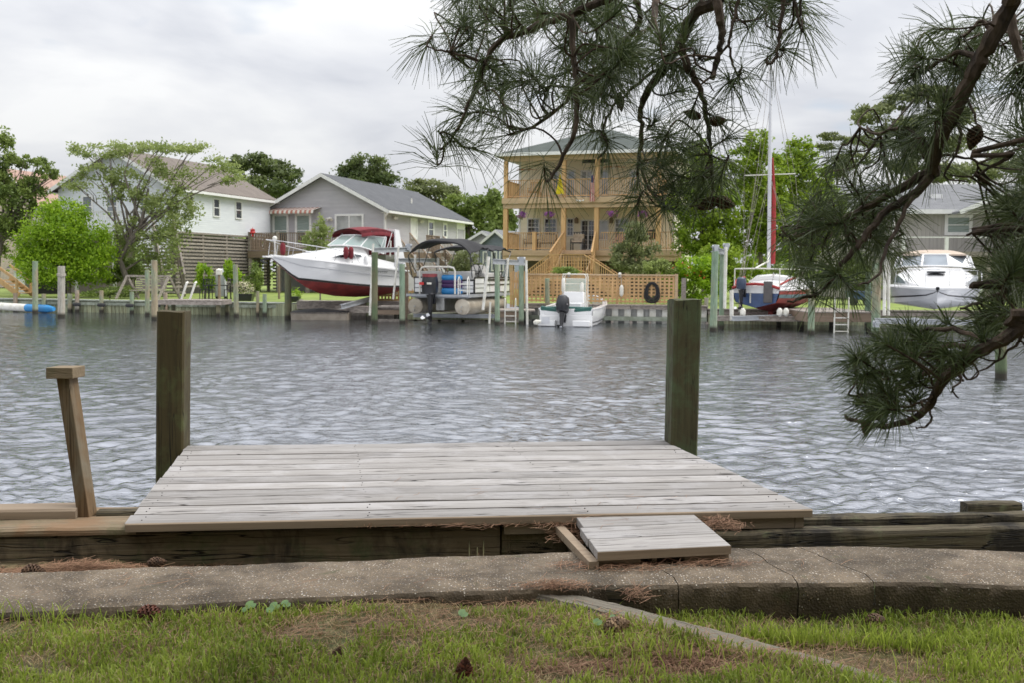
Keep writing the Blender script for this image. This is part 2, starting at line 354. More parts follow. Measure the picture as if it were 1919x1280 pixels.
def npmesh(name, V, F, A, mat, parent=None, smooth=False):
    """V (n,3) float, F (m,k) int, A (m,) float"""
    me = bpy.data.meshes.new(name); n, m, k = len(V), len(F), F.shape[1]
    me.vertices.add(n); me.vertices.foreach_set('co', V.astype(np.float32).ravel())
    me.loops.add(m*k); me.loops.foreach_set('vertex_index', F.astype(np.int32).ravel())
    me.polygons.add(m); me.polygons.foreach_set('loop_start', np.arange(0, m*k, k, dtype=np.int32))
    me.update(calc_edges=True)
    at = me.attributes.new('var', 'FLOAT', 'FACE'); at.data.foreach_set('value', A.astype(np.float32))
    me.materials.append(mat)
    if smooth: me.shade_smooth()
    o = bpy.data.objects.new(name, me); col.objects.link(o)
    if parent is not None: o.parent = parent; o.matrix_parent_inverse = wmat(parent).inverted()
    return o
def unit(a): return a/np.maximum(np.linalg.norm(a, axis=-1, keepdims=True), 1e-9)
def leaves(name, C, size, mat, parent=None, rng=None, var=None, flat=0.0, aspect=.5):
    """rhombic leaves at points C"""
    n = len(C); d = unit(rng.normal(size=(n, 3))); d[:, 2] *= (1-flat); d = unit(d)
    e1 = unit(np.cross(d, rng.normal(size=(n, 3)))); s_ = size*rng.uniform(.6, 1.3, (n, 1))
    V = np.stack([C-d*s_*.5, C+e1*s_*aspect*.5, C+d*s_*.5, C-e1*s_*aspect*.5], 1).reshape(-1, 3)
    F = np.arange(4*n).reshape(n, 4)
    if var is None: var = rng.random(n)
    return npmesh(name, V, F, np.clip(var, 0, 1), mat, parent)
def clump_pts(blobs, n, rng, k=14, sig=.22, fill=.35):
    """clumpy points: sub clumps near the surface of each ellipsoid blob"""
    B = np.array(blobs, float); wgt = (B[:, 3]*B[:, 4]*B[:, 5])**(2/3); wgt /= wgt.sum()
    P_, v_ = [], []
    for b, w_ in zip(B, wgt):
        m = int(n*w_); kk = max(4, int(k*(.6+.8*rng.random())))
        d = unit(rng.normal(size=(kk, 3))); rad = rng.uniform(fill, 1.0, (kk, 1))**.5
        cc = b[:3]+d*rad*b[3:6]; cv = rng.random(kk)
        idx = rng.integers(0, kk, m); s_ = sig*b[3:6]*rng.uniform(.6, 1.3, (kk, 1))[idx]
        P_.append(cc[idx]+rng.normal(size=(m, 3))*s_); v_.append(np.clip(cv[idx]*.6+rng.random(m)*.4, 0, 1))
    return np.concatenate(P_), np.concatenate(v_)
def tree(name, label, cat, base, blobs, n, size, mat, bark, trunk_r=.2, group=None, seed=0, k=14, sig=.22, part='crown', trunkpart='trunk', limbs=True, fill=.35, lean=(0, 0), aspect=.5, bend=.25):
    rng = np.random.default_rng(seed); random.seed(seed); t_ = thing(name, label, cat, Vector(base), group)
    mb = MB(Matrix.Translation(base)); b0 = Vector(base)
    cz = sum(b[2] for b in blobs)/len(blobs); cxy = Vector((sum(b[0] for b in blobs)/len(blobs), sum(b[1] for b in blobs)/len(blobs), cz))
    top = cxy-b0; pts = [Vector((0, 0, -.1)), Vector((top.x*.15+lean[0], top.y*.15+lean[1], top.z*.35)), Vector((top.x*.55, top.y*.55, top.z*.7)), top]
    mb.path(pts, [trunk_r, trunk_r*.8, trunk_r*.55, trunk_r*.3], 8)
    if limbs:
        for b in blobs:
            e_ = Vector(b[:3])-b0; st = pts[1].lerp(pts[2], random.random()) if e_.z > pts[1].z else pts[1]*.7
            mid = st.lerp(e_, .5)+Vector((random.uniform(-bend, bend), random.uniform(-bend, bend), random.uniform(0, bend)))
            mb.path([st, mid, e_], [trunk_r*.4, trunk_r*.25, trunk_r*.1], 6)
            for _ in range(3):
                q = e_+Vector((random.uniform(-1, 1)*b[3], random.uniform(-1, 1)*b[4], random.uniform(-.8, .9)*b[5]))*.8
                mb.path([mid.lerp(e_, random.random()), (mid+q)/2+Vector((0, 0, .1)), q], [trunk_r*.15, trunk_r*.1, trunk_r*.04], 5)
    mb.build(trunkpart, bark, t_)
    C, v_ = clump_pts(blobs, n, rng, k, sig, fill)
    C = C[C[:, 2] > base[2]+.02] if True else C
    leaves(part, C, size, mat, t_, rng, v_[:len(C)], aspect=aspect)
    return t_
# ================================================================== water, land, near bank
SHORE = [(-90, 63.0), (-20.7, 45.3), (-11.6, 42.9), (-9.0, 42.4), (-8.8, 43.6), (-0.2, 43.0), (0.3, 39.6), (4.9, 38.6), (7.4, 38.3), (10.9, 38.1), (19.4, 38.0), (90, 37.0)]
def shore_y(x):
    for (x0, y0), (x1, y1) in zip(SHORE, SHORE[1:]):
        if x0 <= x <= x1: return y0+(y1-y0)*(x-x0)/(x1-x0)
    return 40
def build_water():
    rng = np.random.default_rng(3)
    m, t, b = newmat('canal_water')
    b.inputs['Base Color'].default_value = (.035, .038, .036, 1); b.inputs['Roughness'].default_value = .05; b.inputs['Metallic'].default_value = 0; b.inputs['IOR'].default_value = 6.0; b.inputs['Specular Tint'].default_value = (.92, .94, 1, 1)
    b.inputs['Specular IOR Level'].default_value = .5
    v = _coords(t, (.75, 1.35, 1), False); f1 = _noise(t, v, 8.5, 3, .6, .9); f2 = _noise(t, v, 2.6, 2, .5, .5)
    mm = t.nodes.new('ShaderNodeMath'); mm.operation = 'ADD'; t.links.new(f1, mm.inputs[0]); t.links.new(f2, mm.inputs[1])
    _bump(t, b, mm.outputs[0], 1.0, .017)
    bn = [n for n in t.nodes if n.bl_idname == 'ShaderNodeBump'][0]; tcy = t.nodes.new('ShaderNodeTexCoord'); spy = t.nodes.new('ShaderNodeSeparateXYZ'); t.links.new(tcy.outputs['Object'], spy.inputs[0])
    mry = t.nodes.new('ShaderNodeMapRange'); mry.inputs[1].default_value = 30; mry.inputs[2].default_value = 39; mry.inputs[3].default_value = 1; mry.inputs[4].default_value = .45; t.links.new(spy.outputs[1], mry.inputs[0]); t.links.new(mry.outputs[0], bn.inputs['Strength'])
    D = 3.9*np.exp(np.arange(0, 640)*.0041); D = D[D < 66]; T = np.linspace(-1.0, 1.0, 900)
    X = D[:, None]*T[None, :]; Y = np.repeat(D[:, None], len(T), 1)
    Xw = X+.35*np.sin(Y*.9+X*.4)+.2*np.sin(X*1.7-Y*.6)+.07*np.sin(X*4.1+Y*5.3); Yw = Y+.25*np.sin(X*.8+1)+.12*np.sin(X*2.3+Y*1.1)+.05*np.sin(X*5.7-Y*3.9)
    Z = np.zeros_like(X); spacing = np.maximum(D*.0041, D*(T[1]-T[0]))[:, None]
    for i in range(70):
        lam = .15*(.68/.15)**(i/69); k = 2*math.pi/lam; th = R(78)+rng.normal()*.85
        s_ = .037*(1.0 if lam < .42 else .55); fade = np.clip((lam/spacing-2.6)/2.5, 0, 1)
        patch = .75+.5*np.sin(X*.22+Y*.31+i*1.7)*.6
        ph = k*(Xw*math.cos(th)+Yw*math.sin(th))+rng.uniform(0, 6.28)
        Z += s_/k*np.sin(ph+.55*np.sin(ph+.9))*fade*patch
    Z *= 1-.6*np.clip((Y-31)/8, 0, 1)
    n0, n1_ = X.shape
    V = np.stack([X, Y, Z], -1).reshape(-1, 3); idx = np.arange(n0*n1_).reshape(n0, n1_)
    F = np.stack([idx[:-1, :-1], idx[:-1, 1:], idx[1:, 1:], idx[1:, :-1]], -1).reshape(-1, 4)
    o = npmesh('water', V, F, np.zeros(len(F)), m, smooth=True); o['kind'] = 'structure'
build_water()

# far land, one sheet to the horizon with a gentle rise behind the bulkhead
m_lawn = M('far_lawn', (.24, .31, .06), (.15, .20, .045), .8, rough=.95, bump=.3, bdist=.05, detail=8)
mb = MB(); pts = SHORE
ztop = .60
front = [(x, y+.1, ztop-.02) for x, y in pts]; front = [(-1500, 420, ztop)]+front+[(1500, 60, ztop)]
rear = [(x*1.0, 1600+0*x, ztop) for x, y, z in front]
mb.loft([front, [(x, y+8, ztop+.05) for x, y, z in front], rear])
lawn = mb.build('far_lawn', m_lawn); tag(lawn, None, None, kind='structure')

# ---- near bank
ZD = .835
K = frame((-1.91, 4.18, 0), (.9953, .0965)); Ki = K.inverted()
def kx(px, py, z): return (Ki @ G(px, py, z))
ZS = .755
slab_f = [(-700, 1185), (-300, 1160), (0, 1143), (200, 1133), (330, 1128), (500, 1118), (700, 1109), (850, 1104), (1000, 1098), (1150, 1092), (1264, 1090), (1390, 1088), (1500, 1087), (1640, 1086), (1780, 1088), (1919, 1092), (2200, 1102), (2600, 1115)]
slab_b = [(-600, 1105), (-250, 1088), (0, 1076), (200, 1068), (330, 1063), (500, 1058), (640, 1053), (800, 1046), (940, 1041), (1080, 1036), (1180, 1033), (1300, 1030), (1400, 1028), (1500, 1026), (1640, 1026), (1780, 1029), (2030, 1042), (2400, 1060)]
fp = [G(x, y, ZS) for x, y in slab_f]; bp = [G(x, y, ZS) for x, y in slab_b]
def sel_rgb(t, vo, c_):
    s_ = t.nodes.new('ShaderNodeSeparateColor'); t.links.new(vo.outputs['Color'], s_.inputs[0])
    return _ramp(t, s_.outputs[1], [(0, tuple(x*.55 for x in c_)), (.5, c_), (1, tuple(min(1, x*1.15) for x in c_))])
def agg_mat(name, dark):
    m, t, b = newmat(name); v = _coords(t, (1, 1, 1), False)
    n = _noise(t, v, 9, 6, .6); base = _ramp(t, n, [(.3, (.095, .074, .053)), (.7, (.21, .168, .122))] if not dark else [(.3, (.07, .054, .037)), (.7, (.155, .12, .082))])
    for sc_, th, c_ in ((150, .30, (.42, .31, .20)), (85, .27, (.52, .47, .40)), (110, .24, (.22, .22, .23))):
        vo = t.nodes.new('ShaderNodeTexVoronoi'); vo.inputs['Scale'].default_value = sc_; t.links.new(v, vo.inputs['Vector'])
        sel = t.nodes.new('ShaderNodeSeparateColor'); t.links.new(vo.outputs['Color'], sel.inputs[0])
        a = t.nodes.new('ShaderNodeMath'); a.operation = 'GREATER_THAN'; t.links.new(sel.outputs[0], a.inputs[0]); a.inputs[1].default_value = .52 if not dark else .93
        d = t.nodes.new('ShaderNodeMath'); d.operation = 'LESS_THAN'; t.links.new(vo.outputs['Distance'], d.inputs[0]); d.inputs[1].default_value = th
        mu = t.nodes.new('ShaderNodeMath'); mu.operation = 'MULTIPLY'; t.links.new(a.outputs[0], mu.inputs[0]); t.links.new(d.outputs[0], mu.inputs[1])
        pm = t.nodes.new('ShaderNodeMath'); pm.operation = 'MULTIPLY'; t.links.new(mu.outputs[0], pm.inputs[0]); pn = _noise(t, v, 3.5+sc_*.02, 5, .65, .5); pr = t.nodes.new('ShaderNodeMapRange'); pr.inputs[1].default_value = .42; pr.inputs[2].default_value = .60; pr.inputs[3].default_value = .5; pr.inputs[4].default_value = 1.0; t.links.new(pn, pr.inputs[0]); t.links.new(pr.outputs[0], pm.inputs[1])
        pcv = _vscale(t, sel_rgb(t, vo, c_), 1.0)
        base = _mix(t, pm.outputs[0], base, pcv)
    big = _noise(t, v, 2.2, 6, .65, .6); base = _mix(t, _ramp(t, big, [(.40, (1, 1, 1)), (.56, (0, 0, 0))]), base, _vscale(t, base, .58))
    mo = _noise(t, v, 5.5, 7, .7, .8); base = _mix(t, _ramp(t, mo, [(.60, (0, 0, 0)), (.70, (.8, .8, .8))]), base, (.07, .075, .035))
    t.links.new(base, b.inputs['Base Color']); b.inputs['Roughness'].default_value = .85; b.inputs['Specular IOR Level'].default_value = .25
    vo2 = t.nodes.new('ShaderNodeTexVoronoi'); vo2.inputs['Scale'].default_value = 110; t.links.new(v, vo2.inputs['Vector']); _bump(t, b, vo2.outputs['Distance'], .5, .004)
    return m
m_slabtop = agg_mat('exposed_aggregate', False); m_slabface = agg_mat('dark_concrete_edge', True)  # the face version is darker, with fewer pebbles
def interp(pts, t_):
    f = t_*(len(pts)-1); i = min(int(f), len(pts)-2); return pts[i].lerp(pts[i+1], f-i)
def slab_segment(s0, s1, top, face, first, last):
    n = max(6, int((s1-s0)*260)); rows = []
    for i in range(n+1):
        t_ = s0+(s1-s0)*i/n; a = interp(fp, t_); b_ = interp(bp, t_)
        jag = 0
        if i == 0 and not first: jag = 1
        if i == n and not last: jag = -1
        row = []; face_row = []
        for j in range(9):
            q = a.lerp(b_, j/8); h = .002*math.sin(q.x*9+q.y*17)+.001*math.sin(q.x*71-q.y*43)
            sh = jag*(.0008+.0022*abs(math.sin(j*2.1+s0*50)))+.008*math.sin(j*1.3) if jag else 0
            row.append((q.x+sh, q.y, ZS+h-(.012 if j == 0 else 0)))
        a2 = Vector(row[0]); w_ = .0015*math.sin(a2.x*37)+.001*math.sin(a2.x*113)
        for d_, off in ((0, 0), (.012, .012), (.05, .016), (.12, .012), (.30, .02)):
            face_row.append((a2.x, a2.y-off-w_*(d_ > .01), a2.z-d_))
        rows.append((row, face_row))
    top.loft([r_[0] for r_ in rows]); face.loft([r_[1][::-1] for r_ in rows])
    for r_ in ([rows[0]] if not first else [])+([rows[-1]] if not last else []):
        q = [Vector(v) for v in r_[0]]; face.poly(q+[v-Vector((0, 0, .3)) for v in q[::-1]])
mt, mf = MB(), MB(); cuts = [0, 10.05/17, 11.95/17, 12.98/17, 1.0]
for i in range(4): slab_segment(cuts[i], cuts[i+1], mt, mf, i == 0, i == 3)
cwalk = thing('concrete_curb', 'long pebbly exposed aggregate concrete curb with cracks between grass and bulkhead', 'concrete curb', G(960, 1100, ZS))
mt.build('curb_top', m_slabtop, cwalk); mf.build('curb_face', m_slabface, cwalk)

# bulkhead
xL, xR = -6, 9
bulk = thing('bulkhead', 'dark algae stained timber bulkhead running under the small wooden dock', 'bulkhead', K)
def xa(px, py, z): return kx(px, py, z).x
def wobble_beam(mb, x0, x1, y0, y1, z0, z1, seed, n=90, amp=.006):
    """rough timber with a weathered, uneven edge"""
    rnd = random.Random(seed); rings = []; a = [rnd.uniform(0, 6) for _ in range(6)]
    for i in range(n+1):
        x = x0+(x1-x0)*i/n; w1 = amp*(math.sin(x*7+a[0])+.6*math.sin(x*19+a[1])+rnd.uniform(-.6, .6)); w2 = amp*(math.sin(x*5+a[2])+.6*math.sin(x*23+a[3])+rnd.uniform(-.6, .6))
        rings.append([(x, y0, z0), (x, y0+w2*.4, z1-.03), (x, y0+w2*.6+.002, z1-.010+w1*.3), (x, y0+.012+w2, z1+w1*.35), (x, (y0+y1)/2, z1+w1*.3), (x, y1, z1+w2*.3), (x, y1, z0)])
    mb.loft(rings, True, True)
b1 = MB(K); joint = xa(945, 1005, .78)
wobble_beam(b1, xL, joint-.004, 0, .15, .42, .785, 1); wobble_beam(b1, joint+.004, xa(1075, 1005, .78), .012, .15, .42, .775, 2)
b1.build('front_beam', m_bulk, bulk)
b2 = MB(K); wobble_beam(b2, xL, xa(252, 995, .8), -.012, .20, .787, .806, 3, amp=.005); wobble_beam(b2, xL, xa(300, 975, .8), .205, .40, .76, .80, 4, amp=.004)
b2.build('cap_plank', m_bulkcap, bulk)
b3 = MB(K)
wobble_beam(b3, xa(1075, 1005, .78)+.004, xR, -.04, .05, .42, .742, 5, amp=.008)
wobble_beam(b3, xa(1075, 1005, .78)+.004, xR, .078, .15, .60, .774, 6, amp=.007)
b3.build('mossy_beam', m_moss, bulk)
b4 = MB(K)
for i in range(58): b4.box((xL+i*.26, .155, -.6), (xL+i*.26+.25, .20, .745))
b4.build('sheet_piles', m_wale, bulk)
b5 = MB(K); x0 = xa(932, 1010, .78)
for dx, zz_ in ((0, .70), (.035, .672), (.062, .70)): b5.box((x0+dx-.11, -.008, zz_-.05), (x0+dx-.104, .002, zz_+.02))
b5.build('rusty_staple', m_steel, bulk)
# lying timber at far left, mossy block, stub pile right
T_ = K @ Matrix.Translation((xa(0, 960, .842), kx(0, 975, .808).y, .808))
lx = xa(139, 960, .842)-xa(0, 960, .842)
mb = MB(T_); wobble_beam(mb, -3, lx, 0, .125, 0, .042, 11, n=30, amp=.0015)
o = mb.build('loose_timber', m_deckedge); tag(o, 'pale sawn timber lying flat on the bulkhead left of the leaning post', 'timber')
T_ = K @ Matrix.Translation((xa(182, 960, .82), kx(182, 966, .81).y, .802)); mb = MB(T_); wobble_beam(mb, 0, .24, 0, .06, 0, .022, 12, n=10, amp=.003)
o = mb.build('mossy_block', m_moss); tag(o, 'small mossy wood block between the leaning post and the dock', 'wood block')
q = Ki @ P(1813, 945, 4.79); q2 = Ki @ P(1916, 944, 4.81)
mb = MB(K @ Matrix.Translation((q.x, .205, 0))); wobble_beam(mb, 0, q2.x-q.x, 0, .07, -.5, q.z, 13, n=14, amp=.005)
o = mb.build('stub_piling', m_moss); tag(o, 'short square mossy piling top behind the bulkhead at the right edge', 'piling')

# dock
cFL, cFR, cRR, cRL = G(235, 982, ZD), G(1522, 955, ZD), G(1243, 826, ZD), G(350, 836, ZD)
u_ = (cFR-cFL).normalized(); DT = frame((cFL.x, cFL.y, 0), (u_.x, u_.y)); DI = DT.inverted()
dFL, dFR, dRR, dRL = [DI @ c for c in (cFL, cFR, cRR, cRL)]
dock = thing('wooden_dock', 'small weathered grey plank dock over the water in the foreground', 'dock', DT)
mb = MB(DT); NP = 12; random.seed(4)
for i in range(NP):
    t0, t1 = i/NP, (i+1)/NP; g = .0085+random.uniform(-.0012, .0016)
    a, b_ = dFL.lerp(dRL, t0), dFR.lerp(dRR, t0); c_, d_ = dFR.lerp(dRR, t1), dFL.lerp(dRL, t1)
    e0, e1 = random.uniform(-.006, .006), random.uniform(-.006, .006); zt = ZD+random.uniform(-.0015, .0015); zb = ZD-.036
    lo = [(a.x+e0, a.y+g, zb), (b_.x+e1, b_.y+g, zb), (c_.x+e1, c_.y-g, zb), (d_.x+e0, d_.y-g, zb)]
    # subdivided along the length with slight cup and bow
    n = 14; rings = []; ph = random.uniform(0, 6)
    for k in range(n+1):
        f = k/n; A = Vector(lo[0]).lerp(Vector(lo[1]), f); B = Vector(lo[3]).lerp(Vector(lo[2]), f); dz = .0012*math.sin(f*7+ph); dy = .0009*math.sin(f*11+ph*2)
        rings.append([(A.x, A.y+dy, zb), (A.x, A.y+dy, zt+dz-.003), (A.x, A.y+.004+dy, zt+dz), ((A.x+B.x)/2, (A.y+B.y)/2, zt+dz-.001), (B.x, B.y-.004+dy, zt+dz), (B.x, B.y+dy, zt+dz-.003), (B.x, B.y+dy, zb)])
    mb.loft(rings, True, True)
mb.build('decking', m_deck, dock)
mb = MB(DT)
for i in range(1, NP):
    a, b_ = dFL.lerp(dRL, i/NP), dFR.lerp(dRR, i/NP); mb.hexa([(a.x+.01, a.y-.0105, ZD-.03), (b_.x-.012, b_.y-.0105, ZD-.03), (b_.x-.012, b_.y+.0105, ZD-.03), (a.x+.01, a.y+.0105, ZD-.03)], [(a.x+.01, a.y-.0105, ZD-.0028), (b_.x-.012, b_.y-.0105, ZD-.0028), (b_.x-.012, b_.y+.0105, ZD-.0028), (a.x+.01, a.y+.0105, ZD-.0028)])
mb.build('gap_shade', M('painted_gap_shade', (.055, .042, .03), (.02, .015, .011), 30, rough=.95), dock)  # dark strips that paint the shade between the planks
# front edge lip shows fresher, tan wood
mb = MB(DT); n = 20; rings = []
for k in range(n+1):
    A = dFL.lerp(dFR, k/n); rings.append([(A.x, A.y+.0015, ZD-.037), (A.x, A.y-.006, ZD-.036), (A.x, A.y-.0065, ZD-.006), (A.x, A.y-.003, ZD-.0015), (A.x, A.y+.0015, ZD-.0012)])
mb.loft(rings, True, True); mb.build('nosing', m_deckedge, dock)
mb = MB(DT)
mb.box((1.6, .014, ZD-.088), (dFR.x-.075, .052, ZD-.0375)); mb.box((.06, .55, ZD-.18), (dFR.x-.12, .59, ZD-.0375)); mb.box((-.1, 1.5, ZD-.19), (dFR.x-.5, 1.54, ZD-.0375))
mb.box((dFR.x-.073, .012, ZD-.088), (dFR.x-.033, .12, ZD-.0375))
mb.build('joist', m_deckedge, dock)
mb = MB(DT); random.seed(12)
for i in range(NP):
    t_ = (i+.5)/NP
    for fx in (.02, .34, .66, .975):
        for s_ in (-.028, .028):
            c0 = dFL.lerp(dRL, t_).lerp(dFR.lerp(dRR, t_), fx+random.uniform(-.003, .003)); mb.tube((c0.x, c0.y+s_, ZD-.003), (c0.x, c0.y+s_, ZD+.0012), .0028, n=8)
mb.build('nail_heads', m_dark, dock)

mb = MB(DT); mb.hexa([(p.x+(.05 if i_ in (0, 3) else -.06), p.y+(.10 if i_ < 2 else -.05), ZD-.055) for i_, p in enumerate((dFL, dFR, dRR, dRL))], [(p.x+(.05 if i_ in (0, 3) else -.06), p.y+(.10 if i_ < 2 else -.05), ZD-.0385) for i_, p in enumerate((dFL, dFR, dRR, dRL))]); mb.build('shade_sheet', M('dark_shade_sheet', (.05, .04, .03), rough=.9), dock)  # dark sheet added below the planks so the gaps look shaded
# square posts
def square_post(name, label, FLb, FRb, topL, topR, zbot, depth, mat, topmat=None, zcut=None):
    """front edge corners at the deck (world), same at the top, goes down to zbot"""
    d = Vector((-(FRb-FLb).y, (FRb-FLb).x, 0)).normalized()*depth
    O = Vector((FLb.x, FLb.y, 0)); u = (FRb-FLb); T = frame((O.x, O.y, 0), (u.x, u.y)); I = T.inverted()
    def down(b, t_): k = (zbot-b.z)/(t_.z-b.z); return b.lerp(t_, k)
    lo = [down(FLb, topL), down(FRb, topR)]; lo = lo+[lo[1]+d, lo[0]+d]; hi = [topL, topR, topR+d, topL+d]
    mb = MB(T); n = 26; rings = []; rnd = random.Random(len(label))
    for k in range(n+1):
        f = k/n; q = [I @ l.lerp(h, f) for l, h in zip(lo, hi)]; c = sum(q, Vector())/4; ring = []
        for j in range(4):
            a, b_ = q[j], q[(j+1) % 4]
            for s_ in (.06, .35, .65, .94):
                p = a.lerp(b_, s_); ring.append(tuple(p+(p-c).normalized()*rnd.uniform(-.0016, .0012)+Vector((0, 0, (rnd.uniform(-.008, .006) if k == n else 0)))))
        rings.append(ring)
    mb.loft(rings, True, True); o = mb.build(name, mat, sharp=30); return tag(o, label, 'post')
pL, pR = P(293.5, 905, 5.93), P(342, 846, 5.90)
zdk = pR.z
bl = P(291, 846, 5.87); br = P(343, 846, 5.888); square_post('square_post', 'dark brown square post at the left rear corner of the dock', bl, br, P(293, 582, 5.87), P(345, 584, 5.888), -.8, .21, m_postdark)
bl = P(1258, 835, 6.16); br = P(1308, 833, 6.175); square_post('square_post', 'green tinged square post at the right rear corner of the dock', bl, br, P(1264, 561, 6.16), P(1316, 560, 6.175), -.8, .19, m_postgreen)
# leaning 4x4 with a cap
b0 = G(147, 973, .80); b1_ = G(164, 974, .80); T = frame((b0.x, b0.y, 0), (b1_-b0)[:2]); I = T.inverted()
lp = thing('leaning_post', 'leaning brown four by four post with a square block on top', 'post', frame((b0.x, b0.y, .8), (b1_-b0)[:2]))
dd = b0.y
def q4(px0, px1, py, D, dep):
    a, b_ = P(px0, py, D), P(px1, py, D+.0); v = Vector((-(b_-a).y, (b_-a).x, 0)).normalized()
    v = Vector((.10, 1, 0)).normalized()*dep
    return [I @ a, I @ b_, I @ (b_+v), I @ (a+v)]
mb = MB(T); mb.hexa(q4(145, 167, 973, dd, .075), q4(105, 129, 710, dd, .075)); mb.build('shaft', m_post4, lp, bevel=.004)
mb = MB(T); mb.hexa(q4(85.5, 136, 711, dd-.03, .105), q4(85.5, 136, 690, dd-.03, .105)); mb.build('cap_block', m_bulkcap, lp, bevel=.003)

# little step
ZT = .822
s = [G(1120, 1038-3, ZT), G(1370, 1023, ZT), G(1293, 963, ZT), G(1072, 967, ZT)]
u_ = (s[1]-s[0]); T = frame((s[0].x, s[0].y, 0), (u_.x, u_.y)); I = T.inverted(); q = [I @ p for p in s]; L = q[1].x
step = thing('wooden_step', 'low three plank wooden step in front of the dock on the concrete', 'step', frame((s[0].x, s[0].y, ZS), (u_.x, u_.y)))
mb = MB(T); dep = (q[2].y+q[3].y)/2
for i in range(3):
    y0 = dep*i/3+.004; y1 = dep*(i+1)/3-.004; o_ = [0, -.004, .012][i]; sk = (q[3].x)/dep
    mb.hexa([(o_+sk*y0, y0, ZT-.036), (L+sk*y0*1.0, y0, ZT-.036), (L+sk*y1, y1, ZT-.036), (o_+sk*y1, y1, ZT-.036)], [(o_+sk*y0, y0, ZT), (L+sk*y0, y0, ZT), (L+sk*y1, y1, ZT), (o_+sk*y1, y1, ZT)])
mb.build('tread', m_deck, step, bevel=.003)
mb = MB(T); mb.box((.0, .004-.006, ZT-.0355), (L, .0015, ZT-.002)); mb.build('tread_edge', m_deckedge, step)
mb = MB(T); mb.box((-.035, .0, ZS-.004), (.005, dep, ZT-.037)); mb.box((L*.42, .03, ZS-.004), (L*.46, dep, ZT-.037)); mb.box((L-.04, .02, ZS-.004), (L+.002, dep, ZT-.037))
mb.box((.0055, .02, ZS+.004), (L*.33, .055, ZT-.038)); mb.box((L*.66, .02, ZS+.004), (L-.041, .055, ZT-.038))
mb.build('sleeper', m_deckedge, step, bevel=.002)

# half buried landscape timber
up = [(1020, 1104), (1037, 1107.5), (1100, 1117), (1185, 1137), (1275, 1162), (1375, 1187), (1450, 1207), (1520, 1225), (1605, 1249), (1680, 1274), (1780, 1306), (1900, 1345)]
lw = [(985, 1116), (1010, 1121), (1080, 1140), (1165, 1163), (1250, 1187), (1340, 1213), (1412, 1235), (1480, 1256), (1560, 1282), (1630, 1306), (1730, 1338), (1850, 1380)]
zt_ = lambda i: .722-.075*i/11
U = [G(*p, zt_(i)) for i, p in enumerate(up)]; Lw = [G(*p, zt_(i)) for i, p in enumerate(lw)]
TT = frame((U[1].x, U[1].y, 0), ((U[-1]-U[1]).x, (U[-1]-U[1]).y)); I = TT.inverted(); mb = MB(TT); rings = []; rnd = random.Random(2)
for i in range(11):
    for k in range(8):
        a = (I @ U[i].lerp(U[i+1], k/8)); b_ = (I @ Lw[i].lerp(Lw[i+1], k/8)); j = rnd.uniform(-.003, .003)
        ring = [(a.x, a.y, a.z-.16), (a.x, a.y+j, a.z-.02), (a.x, a.lerp(b_, .12).y, a.z+.002+j*.5)]+[tuple(a.lerp(b_, s_)+Vector((0, 0, .006+.002*math.sin(a.x*40+s_*9)+rnd.uniform(-.0015, .0015)))) for s_ in (.3, .5, .7, .88)]+[(b_.x, b_.y+j, b_.z-.015), (b_.x, b_.y, b_.z-.16)]
        rings.append(ring)
mb.loft(rings, True, True); o = mb.build('landscape_timber', m_tie); tag(o, 'long weathered grey timber lying diagonally half buried in the grass', 'timber')
# old stump block in front of the curb
a, b_ = G(1113, 1094, .745), G(1186, 1096, .745); T = frame((a.x, a.y, 0), (b_-a)[:2]); mb = MB(T)
wobble_beam(mb, 0, (b_-a).length, -.03, .05, .5, .735, 21, n=10, amp=.006)
o = mb.build('wood_block', m_moss); tag(o, 'old damp wood block between the landscape timber and the curb', 'wood block')

# ---- near ground: height field, soil, grass, straw
tA, tB = (U[1]+Lw[1])/2, (U[-1]+Lw[-1])/2; tdir = (tB-tA); tl = tdir.length; tdir /= tl
def side(x, y):  # positive = right/lower side
    return (y-tA.y)*tdir.x-(x-tA.x)*tdir.y
def sstep(a, b_, x): x = np.clip((x-a)/(b_-a), 0, 1); return x*x*(3-2*x)
def gz(x, y):
    s_ = side(x, y); low = sstep(-.01, .07, s_)*sstep(tA.x-.10, tA.x+.15, x)
    z = .703-.095*low-.02*sstep(0, 2, 3.6-y)
    z = z+.008*np.sin(x*5.1+y*3)+.006*np.sin(x*11-y*9)+.003*np.sin(x*27+y*31)
    # sinks behind the curb
    return z
m_soil, t, b = newmat('soil_and_thatch')
v = _coords(t, (1, 1, 1), False); f = _noise(t, v, 38, 8, .7); f2 = _noise(t, v, 3, 5, .6)
c = _ramp(t, f, [(.3, (.035, .024, .014)), (.5, (.12, .085, .045)), (.7, (.27, .20, .11))]); c = _mix(t, _ramp(t, f2, [(.4, (0, 0, 0)), (.6, (.75, .75, .75))]), c, _ramp(t, f, [(.3, (.035, .05, .012)), (.7, (.13, .17, .04))]))
t.links.new(c, b.inputs['Base Color']); b.inputs['Roughness'].default_value = .95; _bump(t, b, f, 1, .012)
xs = np.concatenate([np.linspace(-80, -4, 12), np.linspace(-3.8, 3.8, 220), np.linspace(4, 80, 12)]); ys = np.concatenate([np.linspace(-120, 1, 10), np.linspace(1.2, 4.28, 120)])
X, Y = np.meshgrid(xs, ys); far_m = (np.abs(X) > 3.85) | (Y < 1.1); Z = np.where(far_m, .66, gz(X, Y))
Yb = Y.copy(); lim = 4.30+(X+1.91)*.097; Yb = np.where(Y >= 4.27, lim+.05, Y)
back = np.interp(X, [p.x for p in bp], [p.y for p in bp]); Z = np.where(Yb > back-.25, .60+.06*np.clip((-1.35-X)/.3, 0, 1)+.01*np.sin(X*23)*np.sin(Yb*31), Z)
